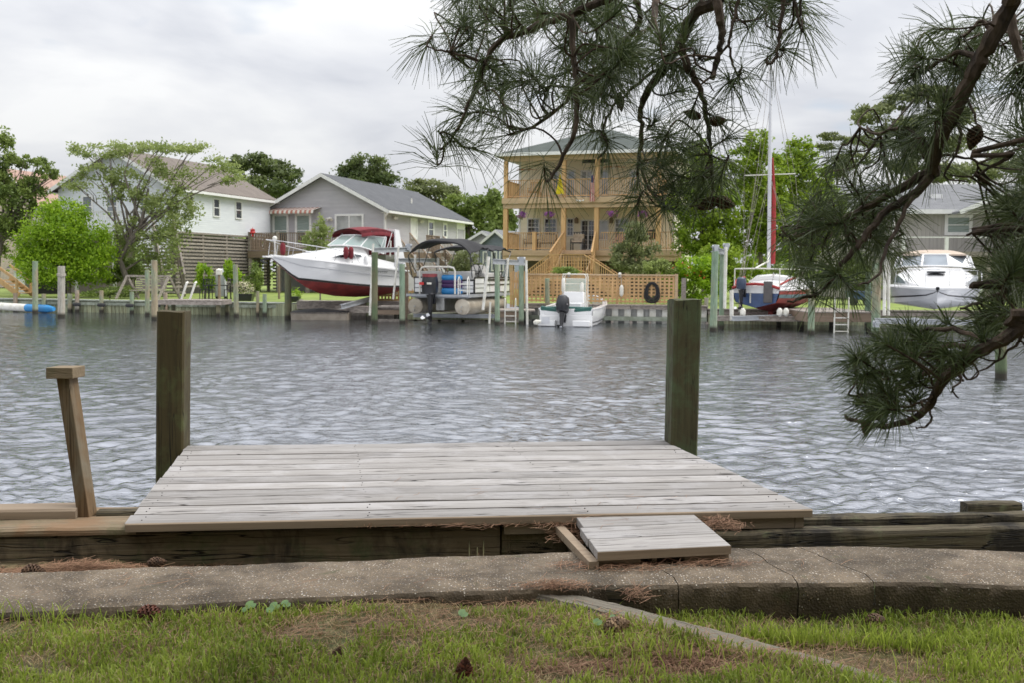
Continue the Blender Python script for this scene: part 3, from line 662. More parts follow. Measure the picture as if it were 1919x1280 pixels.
V = np.stack([X, Yb, Z], -1).reshape(-1, 3); idx = np.arange(X.size).reshape(X.shape)
F = np.stack([idx[:-1, :-1], idx[:-1, 1:], idx[1:, 1:], idx[1:, :-1]], -1).reshape(-1, 4)
o = npmesh('ground', V, F, np.zeros(len(F)), m_soil, smooth=True); o['kind'] = 'structure'

def front_limit(x):   # y of the curb face
    fx = [p.x for p in fp]; fy = [p.y for p in fp]; return np.interp(x, fx, fy)
def in_timber(x, y):
    s_ = side(x, y); along = (x-tA.x)*tdir.x+(y-tA.y)*tdir.y
    return (along > -.05) & (np.abs(s_) < .052)
rng = np.random.default_rng(11)
def vnoise(x, y, sc, seed):
    r_ = np.random.default_rng(seed); g = r_.random((64, 64)); fx = (x*sc) % 63; fy = (y*sc) % 63; i = fx.astype(int); j = fy.astype(int); a = fx-i; b_ = fy-j
    a = a*a*(3-2*a); b_ = b_*b_*(3-2*b_)
    return (g[i, j]*(1-a)+g[i+1, j]*a)*(1-b_)+(g[i, j+1]*(1-a)+g[i+1, j+1]*a)*b_
def px_of(x, y, z):
    d = np.stack([x, y, z-1.9], -1); fz = d @ np.array(_f); return 959.5+FPX*(d @ np.array(_r))/fz, 640-FPX*(d @ np.array(_u))/fz
def blades(name, n, mat, h0, h1, w0, thr, seed, label, upright=.35, dens=None):
    rng = np.random.default_rng(seed)
    x = rng.uniform(-2.6, 2.9, n*3); y = rng.uniform(2.35, 3.95, n*3)
    ok = (y < front_limit(x)-.012) & ~in_timber(x, y); x, y = x[ok], y[ok]
    nn = .6*vnoise(x+9, y+9, 3.1, 5)+.4*vnoise(x+4, y+7, 9.0, 6); px, py = px_of(x, y, gz(x, y))
    # bare, straw covered patches the photograph shows
    for (cx_, cy_, rx, ry, k_) in ((1240, 1235, 120, 45, .45), (1560, 1240, 170, 26, .4), (1750, 1262, 160, 18, .4), (700, 1130, 330, 14, .35), (60, 1240, 60, 20, .25), (1080, 1262, 110, 26, .5), (1330, 1262, 160, 24, .35), (1120, 1165, 80, 16, .3), (560, 1200, 60, 18, .2)):
        nn = nn-.75*k_*np.exp(-((px-cx_)/rx)**2-((py-cy_)/ry)**2)
    p = sstep(thr-.12, thr+.12, nn) if dens is None else dens(nn)
    ok = rng.random(len(x)) < p; x, y, nn = x[ok][:n], y[ok][:n], nn[ok][:n]; m = len(x)
    z = gz(x, y)-.004; hh = rng.uniform(h0, h1, m)*(.6+.8*np.clip(nn, 0, 1)); az = rng.uniform(0, 2*math.pi, m); ln = rng.uniform(.1, 1.0, m)*upright*2
    d = np.stack([np.cos(az), np.sin(az), np.zeros(m)], 1); wv = np.stack([-np.sin(az), np.cos(az), np.zeros(m)], 1)*(w0*rng.uniform(.6, 1.4, (m, 1)))
    tw = rng.uniform(0, 6.28, m); wv = np.stack([np.cos(tw), np.sin(tw), np.zeros(m)], 1)*(w0*rng.uniform(.6, 1.4, (m, 1)))
    b0 = np.stack([x, y, z], 1); Z1 = np.zeros((m, 3)); Z1[:, 2] = 1
    p1 = b0+Z1*(hh*.5)[:, None]+d*(hh*ln*.22)[:, None]; p2 = b0+Z1*(hh*.86)[:, None]+d*(hh*ln*.65)[:, None]; p3 = b0+Z1*(hh*(1.02-.25*ln))[:, None]+d*(hh*ln*1.15)[:, None]
    V = np.stack([b0-wv*.5, b0+wv*.5, p1-wv*.5, p1+wv*.5, p2-wv*.36, p2+wv*.36, p3], 1).reshape(-1, 3); o_ = (np.arange(m)*7)[:, None]
    F = np.concatenate([o_+np.array([0, 1, 3, 2]), o_+np.array([2, 3, 5, 4]), o_+np.array([4, 5, 6, 6])]) 
    A = np.tile(np.clip(rng.random(m)*.6+.5*vnoise(x+2, y+3, 5, 8)-.1, 0, 1), 3)
    F4 = F[:2*m]; F3 = F[2*m:][:, :3]
    # store all as tris to keep one index width
    tri = np.concatenate([F4[:, [0, 1, 2]], F4[:, [0, 2, 3]], F3]); AA = np.concatenate([A[:2*m], A[:2*m], A[2*m:]])
    o = npmesh(name, V, tri, AA, mat, smooth=False); return tag(o, label, 'grass', kind='stuff')
blades('grass', 46000, m_grass, .020, .058, .0046, .30, 1, 'short bright green lawn grass in front of the concrete curb')
blades('dry_grass', 40000, m_dry, .014, .042, .0026, .25, 2, 'dry tan grass thatch mixed into the lawn', .8, dens=lambda nn: .55+0*nn)
def tufts(name, spots, label, seed):
    rng = np.random.default_rng(seed); X, Y = [], []
    for px, py, n, rx in spots:
        p = G(px, py, .66); X.append(p.x+rng.normal(size=n)*rx); Y.append(p.y+rng.normal(size=n)*.018)
    x, y = np.concatenate(X), np.concatenate(Y); ok = (y < front_limit(x)-.004) & ~in_timber(x, y); x, y = x[ok], y[ok]; m = len(x); z = gz(x, y)-.004
    hh = rng.uniform(.03, .095, m); az = rng.uniform(0, 6.28, m); ln = rng.uniform(.1, 1, m)*.7; d = np.stack([np.cos(az), np.sin(az), np.zeros(m)], 1); tw = rng.uniform(0, 6.28, m); wv = np.stack([np.cos(tw), np.sin(tw), np.zeros(m)], 1)*.0040
    b0 = np.stack([x, y, z], 1); U_ = np.array([0, 0, 1.]); p1 = b0+U_*(hh*.5)[:, None]+d*(hh*ln*.2)[:, None]; p2 = b0+U_*(hh*.85)[:, None]+d*(hh*ln*.6)[:, None]; p3 = b0+U_*(hh)[:, None]+d*(hh*ln*1.1)[:, None]
    V = np.stack([b0-wv*.5, b0+wv*.5, p1-wv*.5, p1+wv*.5, p2-wv*.36, p2+wv*.36, p3, p3+wv*.02], 1).reshape(-1, 3); o_ = (np.arange(m)*8)[:, None]
    F = np.concatenate([o_+np.array([0, 1, 3, 2]), o_+np.array([2, 3, 5, 4]), o_+np.array([4, 5, 7, 6])]); a = rng.random(m)*.7+.3
    o = npmesh(name, V, F, np.tile(a, 3), m_grass); return tag(o, label, 'grass', kind='stuff')
tufts('tall_grass', [(945, 1135, 150, .10), (880, 1125, 60, .06), (1010, 1140, 90, .08), (1120, 1150, 40, .05), (480, 1140, 70, .07), (330, 1150, 60, .05), (240, 1160, 40, .06), (1180, 1290, 40, .05), (1450, 1180, 130, .10), (1520, 1185, 110, .08), (1600, 1185, 120, .12), (1700, 1190, 170, .15), (1850, 1185, 200, .16), (1420, 1175, 50, .04), (1340, 1210, 80, .10), (1230, 1190, 70, .08), (1560, 1270, 120, .08), (100, 1200, 80, .1), (1790, 1230, 130, .1), (1250, 1260, 60, .08)], 'taller grass tufts along the foot of the concrete curb and timber', 31)
def straw(name, pts, label, mat=m_straw, seed=1, l0=.05, l1=.13, wd=.0016, lift=.02, var=None):
    """pine straw: pts = list (cx, cy, z, rx, ry, count, pile height)"""
    rng = np.random.default_rng(seed); VV, k = [], 0
    for cx_, cy_, cz_, rx, ry, m, hgt in pts:
        x = cx_+rng.normal(size=m)*rx*.55; y = cy_+rng.normal(size=m)*ry*.55; r2 = ((x-cx_)/rx)**2+((y-cy_)/ry)**2
        z = (gz(x, y) if cz_ is None else np.full(m, cz_))+hgt*np.exp(-r2)*rng.random(m)+.003
        az = rng.uniform(0, 3.1416, m); el = rng.normal(size=m)*lift*4; L_ = rng.uniform(l0, l1, m)/2
        d = np.stack([np.cos(az)*np.cos(el), np.sin(az)*np.cos(el), np.sin(el)], 1)*L_[:, None]; s_ = np.stack([-np.sin(az), np.cos(az), np.zeros(m)+.3], 1)*wd/2
        c_ = np.stack([x, y, z], 1); bow = np.stack([-np.sin(az), np.cos(az), np.abs(rng.normal(size=m))*.5], 1)*(L_*rng.normal(size=m)*.25)[:, None]
        VV.append(np.stack([c_-d-s_, c_-d+s_, c_+bow-s_, c_+bow+s_, c_+d-s_, c_+d+s_], 1).reshape(-1, 3)); k += m
    V = np.concatenate(VV); o_ = (np.arange(k)*6)[:, None]; F = np.concatenate([o_+np.array([0, 1, 3, 2]), o_+np.array([2, 3, 5, 4])]); a = rng.random(k)
    o = npmesh(name, V, F, np.concatenate([a, a]), mat); return tag(o, label, 'pine straw', kind='stuff')
def gpt(px, py, z, rx, ry, n, h): p = G(px, py, z); return (p.x, p.y, z, rx, ry, n, h)
def lpt(px, py, rx, ry, n, h): p = G(px, py, .69); return (p.x, p.y, None, rx, ry, n, h)
straw('pine_straw', [lpt(1240, 1235, .22, .12, 900, .02), lpt(1560, 1238, .4, .05, 420, .02), lpt(1750, 1262, .4, .06, 420, .015), lpt(700, 1128, .9, .03, 700, .012), lpt(1080, 1262, .3, .08, 450, .012), lpt(1330, 1262, .35, .08, 450, .012), lpt(1180, 1168, .2, .035, 300, .012),
                      lpt(960, 1200, 2.2, .5, 4200, .03), lpt(1500, 1172, 1.0, .03, 500, .012), lpt(250, 1160, .8, .05, 260, .01)], 'red brown fallen pine needles scattered through the lawn', seed=3)
straw('pine_straw', [gpt(160, 1074, .665, .26, .06, 900, .045), gpt(40, 1078, .665, .2, .05, 260, .02), gpt(400, 1066, .63, .5, .05, 260, .01)], 'heap of fallen pine needles between the curb and the bulkhead', seed=4)
straw('pine_straw', [gpt(700, 985, .80, 1.0, .02, 260, .01), gpt(950, 980, .795, .35, .02, 260, .012), gpt(1060, 1000, .745, .07, .10, 260, .05), gpt(1095, 1010, .75, .03, .12, 120, .04)], 'pine needles caught under the front edge of the dock', seed=5)
straw('pine_straw', [gpt(1345, 990, .79, .10, .06, 220, .05), gpt(1310, 975, .79, .06, .04, 90, .04), gpt(1150, 1062, ZS+.004, .25, .05, 260, .008), gpt(1330, 1058, ZS+.004, .16, .03, 130, .012), gpt(1190, 1120, .72, .03, .05, 60, .05), gpt(1040, 1100, .745, .12, .03, 200, .02)], 'pine needles piled around the wooden step', seed=6)
straw('pine_straw', [gpt(1150, 965, ZT+.002, .20, .16, 22, .001), gpt(1000, 930, ZD+.002, 1.0, .3, 34, .001), gpt(600, 1090, ZS+.006, 1.2, .1, 30, .001), gpt(1600, 1060, ZS+.006, 1.0, .1, 24, .001)], 'single pine needles lying on the boards and the concrete', seed=7, lift=.002)

# pine cones (scales spiralling round a core)
def cone_mesh(mb, c, axis, L, Rr, n=110, open_=.5, seed=0, round_=1.0):
    rnd = random.Random(seed); ax = Vector(axis).normalized(); x = ax.orthogonal().normalized(); y = ax.cross(x); c = Vector(c)
    mb.path([c-ax*L*.48, c-ax*L*.2, c+ax*L*.2, c+ax*L*.47], [Rr*.3, Rr*.62, Rr*.5, Rr*.1], 8)
    for i in range(n):
        t_ = (i+.5)/n; th = i*2.39996; prof = math.sin(math.pi*min(1, max(.02, t_*.92+.07)))**.75*(1.12-.45*t_); r_ = Rr*prof; h = (t_-.5)*L
        rad = x*math.cos(th)+y*math.sin(th); tan = ax.cross(rad); p0 = c+ax*h+rad*r_*.45; tip = c+ax*(h+L*.05*(1-open_)+L*.02)+rad*r_*(1+rnd.uniform(-.06, .06)); w_ = Rr*.30*(.6+.6*prof); up_ = ax*Rr*.09
        mb.fixed = rnd.random()
        mb.hexa([p0-tan*w_*.4-up_, p0+tan*w_*.4-up_, tip+tan*w_*.75-up_, tip-tan*w_*.75-up_], [p0-tan*w_*.4+up_*.4, p0+tan*w_*.4+up_*.4, tip+tan*w_*.5+up_*1.3, tip-tan*w_*.5+up_*1.3]); mb.fixed = None
def ground_cone(px, py, z, axis, L, Rr, mat, label, seed, lift=0):
    p = G(px, py, z); T = Matrix.Translation((p.x, p.y, z)); mb = MB(T); cone_mesh(mb, (0, 0, Rr*.75+lift), axis, L, Rr, seed=seed); o = mb.build('pine_cone', mat, sharp=20)
    tag(o, label, 'pine cone', 'fallen pine cones')
ground_cone(62, 1084, .68, (1, .1, 0), .085, .033, m_cone, 'dark open pine cone beside the needle heap left of the curb', 1)
ground_cone(293, 1064, .70, (1, .3, .1), .07, .025, m_cone, 'half hidden pine cone behind the curb below the dock corner', 2)
ground_cone(283, 1166, .70, (1, -.1, 0), .095, .034, m_conered, 'red brown pine cone in the grass against the curb', 3)
ground_cone(1155, 1190, .70, (.9, .2, .25), .085, .036, m_conepale, 'pale tan pine cone beside the diagonal timber', 4)
ground_cone(870, 1283, .69, (.1, .1, 1), .08, .03, m_conered, 'upright dark red pine cone at the bottom edge of the lawn', 5, .012)
ground_cone(1640, 1176, .605, (1, .2, .1), .075, .03, m_cone, 'dark pine cone at the foot of the curb on the right', 6)
ground_cone(632, 1240, .69, (.3, .2, 1), .05, .022, m_cone, 'small dark pine cone sunk in the middle of the lawn', 7)
# round leaved plants at the curb, stepping stone
rp = thing('pennywort', 'round leaved pennywort growing against the curb', 'plant', G(497, 1150, .70)); rnd = random.Random(5)
mbl = MB(); mst = MB()
for px, py, r_ in ((470, 1134, .019), (487, 1129, .016), (515, 1136, .018), (536, 1132, .017), (505, 1144, .013), (868, 1150, .018), (458, 1143, .012), (1120, 1166, .016), (1150, 1158, .014)):
    p = P(px, py, G(px, py+18, .70).y); n_ = Vector((rnd.uniform(-.3, .3), -.55, 1)).normalized(); x_ = n_.orthogonal().normalized(); y_ = n_.cross(x_)
    mbl.poly([p+(x_*math.cos(a)+y_*math.sin(a))*r_*(1 if a else .6) for a in np.linspace(0, 2*math.pi, 15)[:-1]]); mst.tube((p.x+.004, p.y+.01, .69), p, .0012, n=5)
mbl.build('leaf', M('pennywort_leaf', (.12, .21, .06), (.07, .14, .04), 30), rp); mst.build('stalk', m_bgreen, rp)
p = G(1085, 1350, .70); mb = MB(Matrix.Translation((p.x, p.y, .69))); mb.path([(0, 0, -.03), (0, 0, .010), (0, 0, .016)], [.20, .20, .185], 22)
o = mb.build('stepping_stone', M('grey_stone', (.30, .30, .28), (.20, .20, .18), 20, rough=.9, bump=.4)); tag(o, 'flat grey stepping stone in the lawn at the bottom edge', 'stepping stone')
# ================================================================== far shore: bulkhead, pilings, docks, plants
# far bulkheads follow the shore line
def shore_pts(x0, x1, step=.25):
    n = max(2, int((x1-x0)/step)); return [(x0+(x1-x0)*i/n, shore_y(x0+(x1-x0)*i/n)) for i in range(n+1)]
def bulkhead(name, label, x0, x1, cap, boards, boardmat, capmat, posts=0, wale=None):
    t_ = thing(name, label, 'bulkhead', Vector((x0, shore_y(x0), 0))); pts = shore_pts(x0, x1, .2); mb = MB()
    for (a, b_), (c, d) in zip(pts, pts[1:]):
        mb.hexa([(a+.012, b_, -.6), (c, d, -.6), (c, d+.06, -.6), (a+.012, b_+.06, -.6)], [(a+.012, b_, cap-.01), (c, d, cap-.01), (c, d+.06, cap-.01), (a+.012, b_+.06, cap-.01)])
    mb.build('boards', boardmat, t_)
    mb = MB(); ks = [p for p in pts[::8]]+[pts[-1]]
    for (a, b_), (c, d) in zip(ks, ks[1:]):
        mb.hexa([(a, b_-.10, cap-.02), (c-.008, d-.10, cap-.02), (c-.008, d+.22, cap-.02), (a, b_+.22, cap-.02)], [(a, b_-.10, cap+.035), (c-.008, d-.10, cap+.035), (c-.008, d+.22, cap+.035), (a, b_+.22, cap+.035)])
    mb.build('cap', capmat, t_)
    mb = MB()
    for (a, b_), (c, d) in zip(ks, ks[1:]): mb.bar((a, b_-.04, cap-.12), (c-.01, d-.04, cap-.12), .075, .13)
    if wale:
        for (a, b_), (c, d) in zip(ks, ks[1:]): mb.bar((a, b_-.06, wale), (c-.01, d-.06, wale), .10, .16)
    mb.build('wale', capmat, t_)
    return t_
m_capgreen = M('green_grey_cap', (.30, .33, .27), (.18, .20, .15), 6, (1, 1, 1), .85, .4, var=.15)
bulkhead('bulkhead', 'pale green board bulkhead across the water in front of the left lawn', -60, -8.95, .52, 1, m_wale, m_capgreen)
bulkhead('bulkhead', 'grey wood bulkhead behind the lifted motor boats', -8.8, -.25, .50, 1, m_walegrey, m_walegrey)
bulkhead('bulkhead', 'weathered bulkhead behind the sailboat and right hand motor boat', 7.45, 60, .55, 1, m_wale, m_walegrey)
# corrugated white bulkhead below the lattice fence
vb = thing('bulkhead', 'white corrugated bulkhead below the lattice fence', 'bulkhead', Vector((.3, shore_y(.3), 0)))
pts = shore_pts(.3, 7.4, .232); mbw, mbg = MB(), MB()
for i, ((a, b_), (c, d)) in enumerate(zip(pts, pts[1:])):
    off = 0 if i % 2 else .09
    m_ = mbw if i % 2 else mbg
    m_.hexa([(a, b_+off-.03, -.5), (c, d+off-.03, -.5), (c, d+off+.02, -.5), (a, b_+off+.02, -.5)], [(a, b_+off-.03, .53), (c, d+off-.03, .53), (c, d+off+.02, .53), (a, b_+off+.02, .53)])
    m_.hexa([(a-.004, b_-.03, -.5), (a+.004, b_-.03, -.5), (a+.004, b_+.09, -.5), (a-.004, b_+.09, -.5)], [(a-.004, b_-.03, .53), (a+.004, b_-.03, .53), (a+.004, b_+.09, .53), (a-.004, b_+.09, .53)])
mbw.build('sheet_pile', m_pvc, vb); mbg.build('sheet_pile', M('grey_sheet', (.42, .42, .41), (.30, .30, .28), 3, (3, 1, .5), .6), vb)
mb = MB()
for (a, b_), (c, d) in zip(pts[::6], pts[6::6]+[pts[-1]]): mb.bar((a, b_-.07, .17), (c, d-.07, .17), .12, .16)
mb.build('wale', m_capgreen, vb); mb = MB()
for (a, b_), (c, d) in zip(pts[::6], pts[6::6]+[pts[-1]]): mb.bar((a, b_-.02, .60), (c-.01, d-.02, .60), .34, .13); mb.bar((a, b_-.02, .685), (c-.01, d-.02, .685), .42, .035)
mb.build('cap', m_walegrey, vb); mb = MB()
for (a, b_) in pts[::3]: mb.bar((a, b_-.10, -.3), (a, b_-.10, .08), .10, .10)
mb.build('footing', m_walegrey, vb)

def piling(pxt, pyt, pxb, pyb, wpx, mat, label, D=None, cat='piling', name='piling', square=False, wraps=(), group=None, taper=.94, cap=None):
    if D is None: bot = G(pxb, pyb, 0); D = bot.y
    bot = P(pxb, pyb, D); top = P(pxt, pyt, D+.05); r_ = wpx*D/FPX/2; d = (top-bot).normalized(); b0 = bot-d*((bot.z+.6)/d.z)
    T = Matrix.Translation((bot.x, bot.y, 0)); I = T.inverted(); mb = MB(T); rnd = random.Random(int(pxt*7+pyt)); n = 16 if not square else 4; rings = []
    L = (top-b0).length; x = Vector((1, 0, 0)); y = Vector((0, 1, 0))
    for k in range(13):
        f = k/12; c = I @ b0.lerp(top, f); rr = r_*(1+(taper-1)*f)
        if square: rings.append([tuple(c+x*rr*sx*.97+y*rr*sy*.97) for sx, sy in ((-1, -1), (1, -1), (1, 1), (-1, 1))])
        else: rings.append([tuple(c+(x*math.cos(2*math.pi*j/n)+y*math.sin(2*math.pi*j/n))*rr*(1+.03*math.sin(j*2.4+pxt)+rnd.uniform(-.012, .012))+Vector((0, 0, rnd.uniform(-.012, .012) if k == 12 else 0))) for j in range(n)])
    mb.loft(rings, True, True)
    if wraps or cap:
        t_ = thing(name, label, cat, Matrix.Translation((bot.x, bot.y, 0)), group); mb.build('pole', mat, t_)
        if wraps:
            w_ = MB(T)
            for wy in wraps:
                c = I @ P(pxt, wy, D)
                for k in range(3): w_.path([(c.x+math.cos(a)*r_*1.06, c.y+math.sin(a)*r_*1.06, c.z+k*.035+.01*math.sin(a*2)) for a in np.linspace(0, 6.2, 14)], .016, 5)
            w_.build('rope_wrap', m_rope, t_)
        if cap:
            w_ = MB(T); c = I @ top; w_.path([c+Vector((0, 0, -.02)), c+Vector((0, 0, .05)), c+Vector((0, 0, .09))], [r_*1.1, r_*1.1, r_*.4], 12); w_.build('cap', m_pvc, t_)
        return t_
    o = mb.build(name, mat); return tag(o, label, cat, group)
PG = 'pilings standing in the canal'
for a in ((66, 488.5, 66, 586, 10.5, m_pile, 'round greenish piling over the blue and white float at the far left'),
          (276, 505, 276, 591, 8.6, m_pile, 'shorter greenish piling just left of a taller one beside the wooden swing'),
          (289, 487, 290, 599, 12, m_pile, 'tall greenish piling in front of the wooden swing'),
          (441, 495, 443, 593, 9.6, m_pile, 'greenish piling left of the cream flower planter'),
          (539.5, 488, 540, 597, 13, m_pile3, 'dark green piling behind the bow of the red bottomed cruiser'),
          (690, 566, 690, 597, 9.5, m_pile3, 'short dark piling stub under the red bottomed cruiser'),
          (702.5, 472, 702, 606, 12, m_pile3, 'green lift piling in front of the red bottomed cruiser'),
          (753.5, 494, 754, 606, 11, m_pile2, 'green lift piling between the cruiser and the pontoon boat'),
          (931.5, 495, 932, 608, 9.5, m_pile2, 'green lift piling left of the white ladder by the pontoon boat'),
          (977, 497, 977, 607, 10, m_pile2, 'green lift piling right of the white ladder by the pontoon boat'),
          (1340.5, 470, 1336.5, 620, 13.5, m_pile2, 'tall teal green lift piling nearest the sailboat'),
          (1353, 475, 1352, 615, 9.5, m_pile2, 'teal green lift piling behind the nearest one at the sailboat'),
          (1324, 557, 1322, 605, 8.5, m_pilegrey, 'short grey piling left of the sailboat lift'),
          (1521, 540, 1520, 626, 13, m_pile, 'greenish piling at the left corner of the right hand dock'),
          (1643, 492, 1641, 630, 16, m_pile, 'thick green piling at the right corner of the right hand dock'),
          (1627, 510, 1626, 612, 12, m_pile2, 'green piling behind the thick one on the right hand dock'),
          (1875, 600, 1876, 712, 21, m_pile3, 'dark green piling standing alone in the canal under the pine on the right')):
    piling(*a, group=PG)
piling(115, 498, 115, 594, 14, m_pilegrey, 'grey piling wrapped with rope at the far left', wraps=(516,), group=PG)
piling(761, 497, 761, 600, 9, m_olddeck, 'brown square post behind the green lift piling by the pontoon boat', D=41.5, square=True)
piling(1025.5, 521, 1026, 575, 9, m_pile, 'green piling rising behind the small white motor boat', D=39.2)
for i, (x, y0, y1, w_) in enumerate(((29, 548, 568, 8), (82, 550, 570, 8), (131, 550, 578, 9), (144.5, 543, 572, 8), (190, 544, 573, 8), (247, 546, 574, 8), (310, 548, 575, 8), (483, 545, 566, 6), (496, 550, 587, 8), (564, 560, 586, 8))):
    xx = P(x, 570, 44).x; D = 44
    for _ in range(4): D = shore_y(P(x, 570, D).x)-.16
    where = ['above the blue and white float', 'between the float and the rope wrapped piling', 'just right of the rope wrapped piling', 'at the left end of the row with black fenders', 'second in the row with black fenders', 'third in the row with black fenders, below the swing', 'beside the tall piling in front of the swing', 'just left of the green painted one by the lawn', 'painted bright green by the cream flowers', 'below the bow of the red bottomed cruiser'][i]
    piling(x, y0, x, y1+3, w_, m_pile2 if i == 8 else m_pile if i % 3 else m_pilegrey, 'short bulkhead post, '+where, D=D, name='bulkhead_post', cat='post', group='short posts along the far bulkhead')
# black fenders hanging low on the left bulkhead posts
for i, (x, y) in enumerate(((144, 572), (190, 573), (243, 574), (303, 574))):
    D = 44
    for _ in range(4): D = shore_y(P(x, y, D).x)-.38
    c = P(x, y, D); mb = MB(Matrix.Translation(c)); mb.path([(-.17, 0, .02), (-.14, 0, .05), (0, 0, .06), (.14, 0, .05), (.17, 0, .02)], [.03, .075, .085, .075, .03], 10); mb.bar((0, .05, .05), (0, .15, .05), .03)
    tag(mb.build('dock_fender', m_rubber), 'black bumper on the %s short post of the left bulkhead' % ['leftmost', 'second', 'third', 'rightmost'][i], 'fender', 'black bumpers on the left bulkhead')
def hull_rings(st, n=6, round_=0.0):
    """st rows: x, half beam at sheer, z sheer, half beam at chine, z chine, z keel"""
    top, bot = [], []
    for x, bs, zs, bc, zc, zk in st:
        side_ = [(x, bs+(bc-bs)*(t_**1.0)+round_*math.sin(math.pi*t_)*(bs*.08), zs+(zc-zs)*t_) for t_ in np.linspace(0, 1, n)]
        btm = [(x, bc*(1-t_), zc+(zk-zc)*(t_**.9)) for t_ in np.linspace(0, 1, 4)]
        top.append(side_); bot.append(btm)
    return top, bot
mir = lambda rings: [[(x, -y, z) for x, y, z in r_] for r_ in rings]
# inflatable float at the far left
T = frame(tuple(P(50, 575, 44.2))[:2]+(0,), (.95, -.28)); I = T.inverted()
t_ = thing('float_tube', 'long blue and white inflatable float lying on the water at the far left', 'float', T)
a = I @ P(-70, 560, 45.0); b_ = I @ P(103, 574, 43.9)
def fp_(f): p = Vector((a.x, 0, 0)).lerp(Vector((b_.x, 0, 0)), f); return (p.x, .25*math.sin(f*3), .18+.16*(1-f)**2)
rr = .17
for nm, s0, s1, m_ in (('end_sleeve', 0, .30, m_ltblue), ('white_sleeve', .30, .66, m_pvc), ('end_sleeve', .66, 1, m_ltblue)):
    mb = MB(T); fs = np.linspace(s0, s1, 12); mb.path([fp_(f) for f in fs], [rr*(.55+.45*min(1, (1-f)*14)) for f in fs], 12); mb.build(nm, m_, t_)

# docks
def dock_box(name, label, px0, px1, pytop, D, depth, zt=None, mat=m_walegrey, fascia=.16, posts=True, edge=None, zb=None):
    a = P(px0, pytop, D); b_ = P(px1, pytop, D); z = a.z if zt is None else zt
    T = Matrix.Translation((a.x, D, 0)); t_ = thing(name, label, 'dock', T); L = b_.x-a.x; mb = MB(T); n = max(2, int(L/.15))
    for i in range(n): mb.box((L*i/n+.005, -.02, z-.035), (L*(i+1)/n-.005, depth, z))
    mb.build('decking', mat, t_); mb = MB(T); mb.box((0, 0, z-.036-fascia), (L, .04, z-.036)); mb.box((0, depth-.05, z-.036-fascia), (L, depth-.01, z-.036)); mb.box((0, .045, z-.036-fascia), (.04, depth-.055, z-.036)); mb.box((L-.04, .045, z-.036-fascia), (L, depth-.055, z-.036)); mb.build('fascia', edge or mat, t_)
    if posts:
        mb = MB(T)
        for x in np.linspace(.15, L-.15, max(2, int(L/1.6))): mb.box((x-.07, .05, -.6), (x+.07, .19, z-.037-fascia*.3)); mb.box((x-.07, depth-.24, -.6), (x+.07, depth-.10, z-.037-fascia*.3))
        mb.build('support_post', m_pile3, t_)
    return t_, T, L, z
t_, T, L, z = dock_box('floating_dock', 'grey wooden dock landing beside the two white pipes on the left shore', 296, 414, 561, 41.2, 1.6)
for k, (x0, y0, x1, y1) in enumerate(((340, 560, 350, 529), (356, 560, 366, 529))):
    p, q = P(x0, y0, 41.3), P(x1, y1, 41.3); mb = MB(Matrix.Translation(p)); I_ = Vector(p); mb.path([Vector((0, 0, 0)), q-I_, q-I_+Vector((0, .12, .02))], .045, 8); tag(mb.build('slanted_pipe', m_pvc), '%s of two slanted white pipes on the left shore dock' % ('left' if k == 0 else 'right'), 'pipe', 'slanted white pipes')
dock_box('dock', 'long weathered grey dock under the red bottomed cruiser', 628, 697, 573, 39.6, 2.5, edge=m_walegrey, fascia=.22)
mb = MB(); a = P(565, 562, 41.5)
t_, T, L, z = dock_box('dock', 'dark capped walkway behind the red bottomed cruiser', 556, 748, 563, 41.6, 1.2, fascia=.30)
t_ = thing('dock', 'stepped grey dock between the two green lift pilings by the cruiser', 'dock', P(728, 600, 38.2)); T = wmat(t_); I = T.inverted()
for py, d0, h, nm in ((573, 38.2, .05, 'tread'), (580, 38.25, .17, 'fascia'), (597, 38.3, .15, 'beam')):
    a, b_ = I @ P(708, py, d0), I @ P(749, py, d0); mb = MB(T); mb.box((a.x, a.y, a.z-h), (b_.x, a.y+(1.2 if nm == 'tread' else .05), a.z)); mb.build(nm, m_walegrey if nm != 'fascia' else m_olddeck, t_)
t_ = thing('dock', 'narrow grey dock behind the white ladder beside the small motor boat', 'dock', P(955, 600, 37.6)); T = wmat(t_); I = T.inverted()
for py, x0, x1, d0, h, nm, dp in ((580, 936, 1003, 37.6, .05, 'tread', 1.9), (583, 937, 975, 37.65, .22, 'fascia', .05), (594, 937, 975, 37.7, .18, 'beam', .05)):
    a, b_ = I @ P(x0, py, d0), I @ P(x1, py, d0); mb = MB(T); mb.box((a.x, a.y, a.z-h), (b_.x, a.y+dp, a.z)); mb.build(nm, m_walegrey if nm != 'fascia' else m_olddeck, t_)
t_ = thing('dock', 'low green grey dock beam under the pontoon boat', 'dock', P(850, 590, 39.5)); T = wmat(t_); I = T.inverted()
a, b_ = I @ P(764, 588, 39.6), I @ P(926, 588, 39.6); mb = MB(T); mb.box((a.x, 0, a.z-.2), (b_.x, .12, a.z)); mb.box((a.x, .125, a.z-.06), (b_.x, 2.4, a.z-.012)); mb.build('beam', m_wale, t_)
mb = MB(T)
for x in np.linspace(a.x+.3, b_.x-.3, 4): mb.box((x-.06, .2, -.6), (x+.06, .32, a.z-.07))
mb.build('support_post', m_pile3, t_)
mb = MB(T)
for k in range(3): mb.bar((b_.x-1.5+k*.15, -.02-k*.03, a.z+.04+k*.045), (b_.x-.1, .1-k*.03, a.z+.10+k*.03), .09, .035)
mb.build('loose_board', m_cedar, t_)
dock_box('dock', 'grey fishing dock carrying the white ladder on the right side', 1512, 1640, 583, 33.2, 4.2, fascia=.30, edge=m_olddeck)
dock_box('dock', 'low dock beams under the sailboat', 1345, 1512, 591, 34.6, .45, fascia=.14)
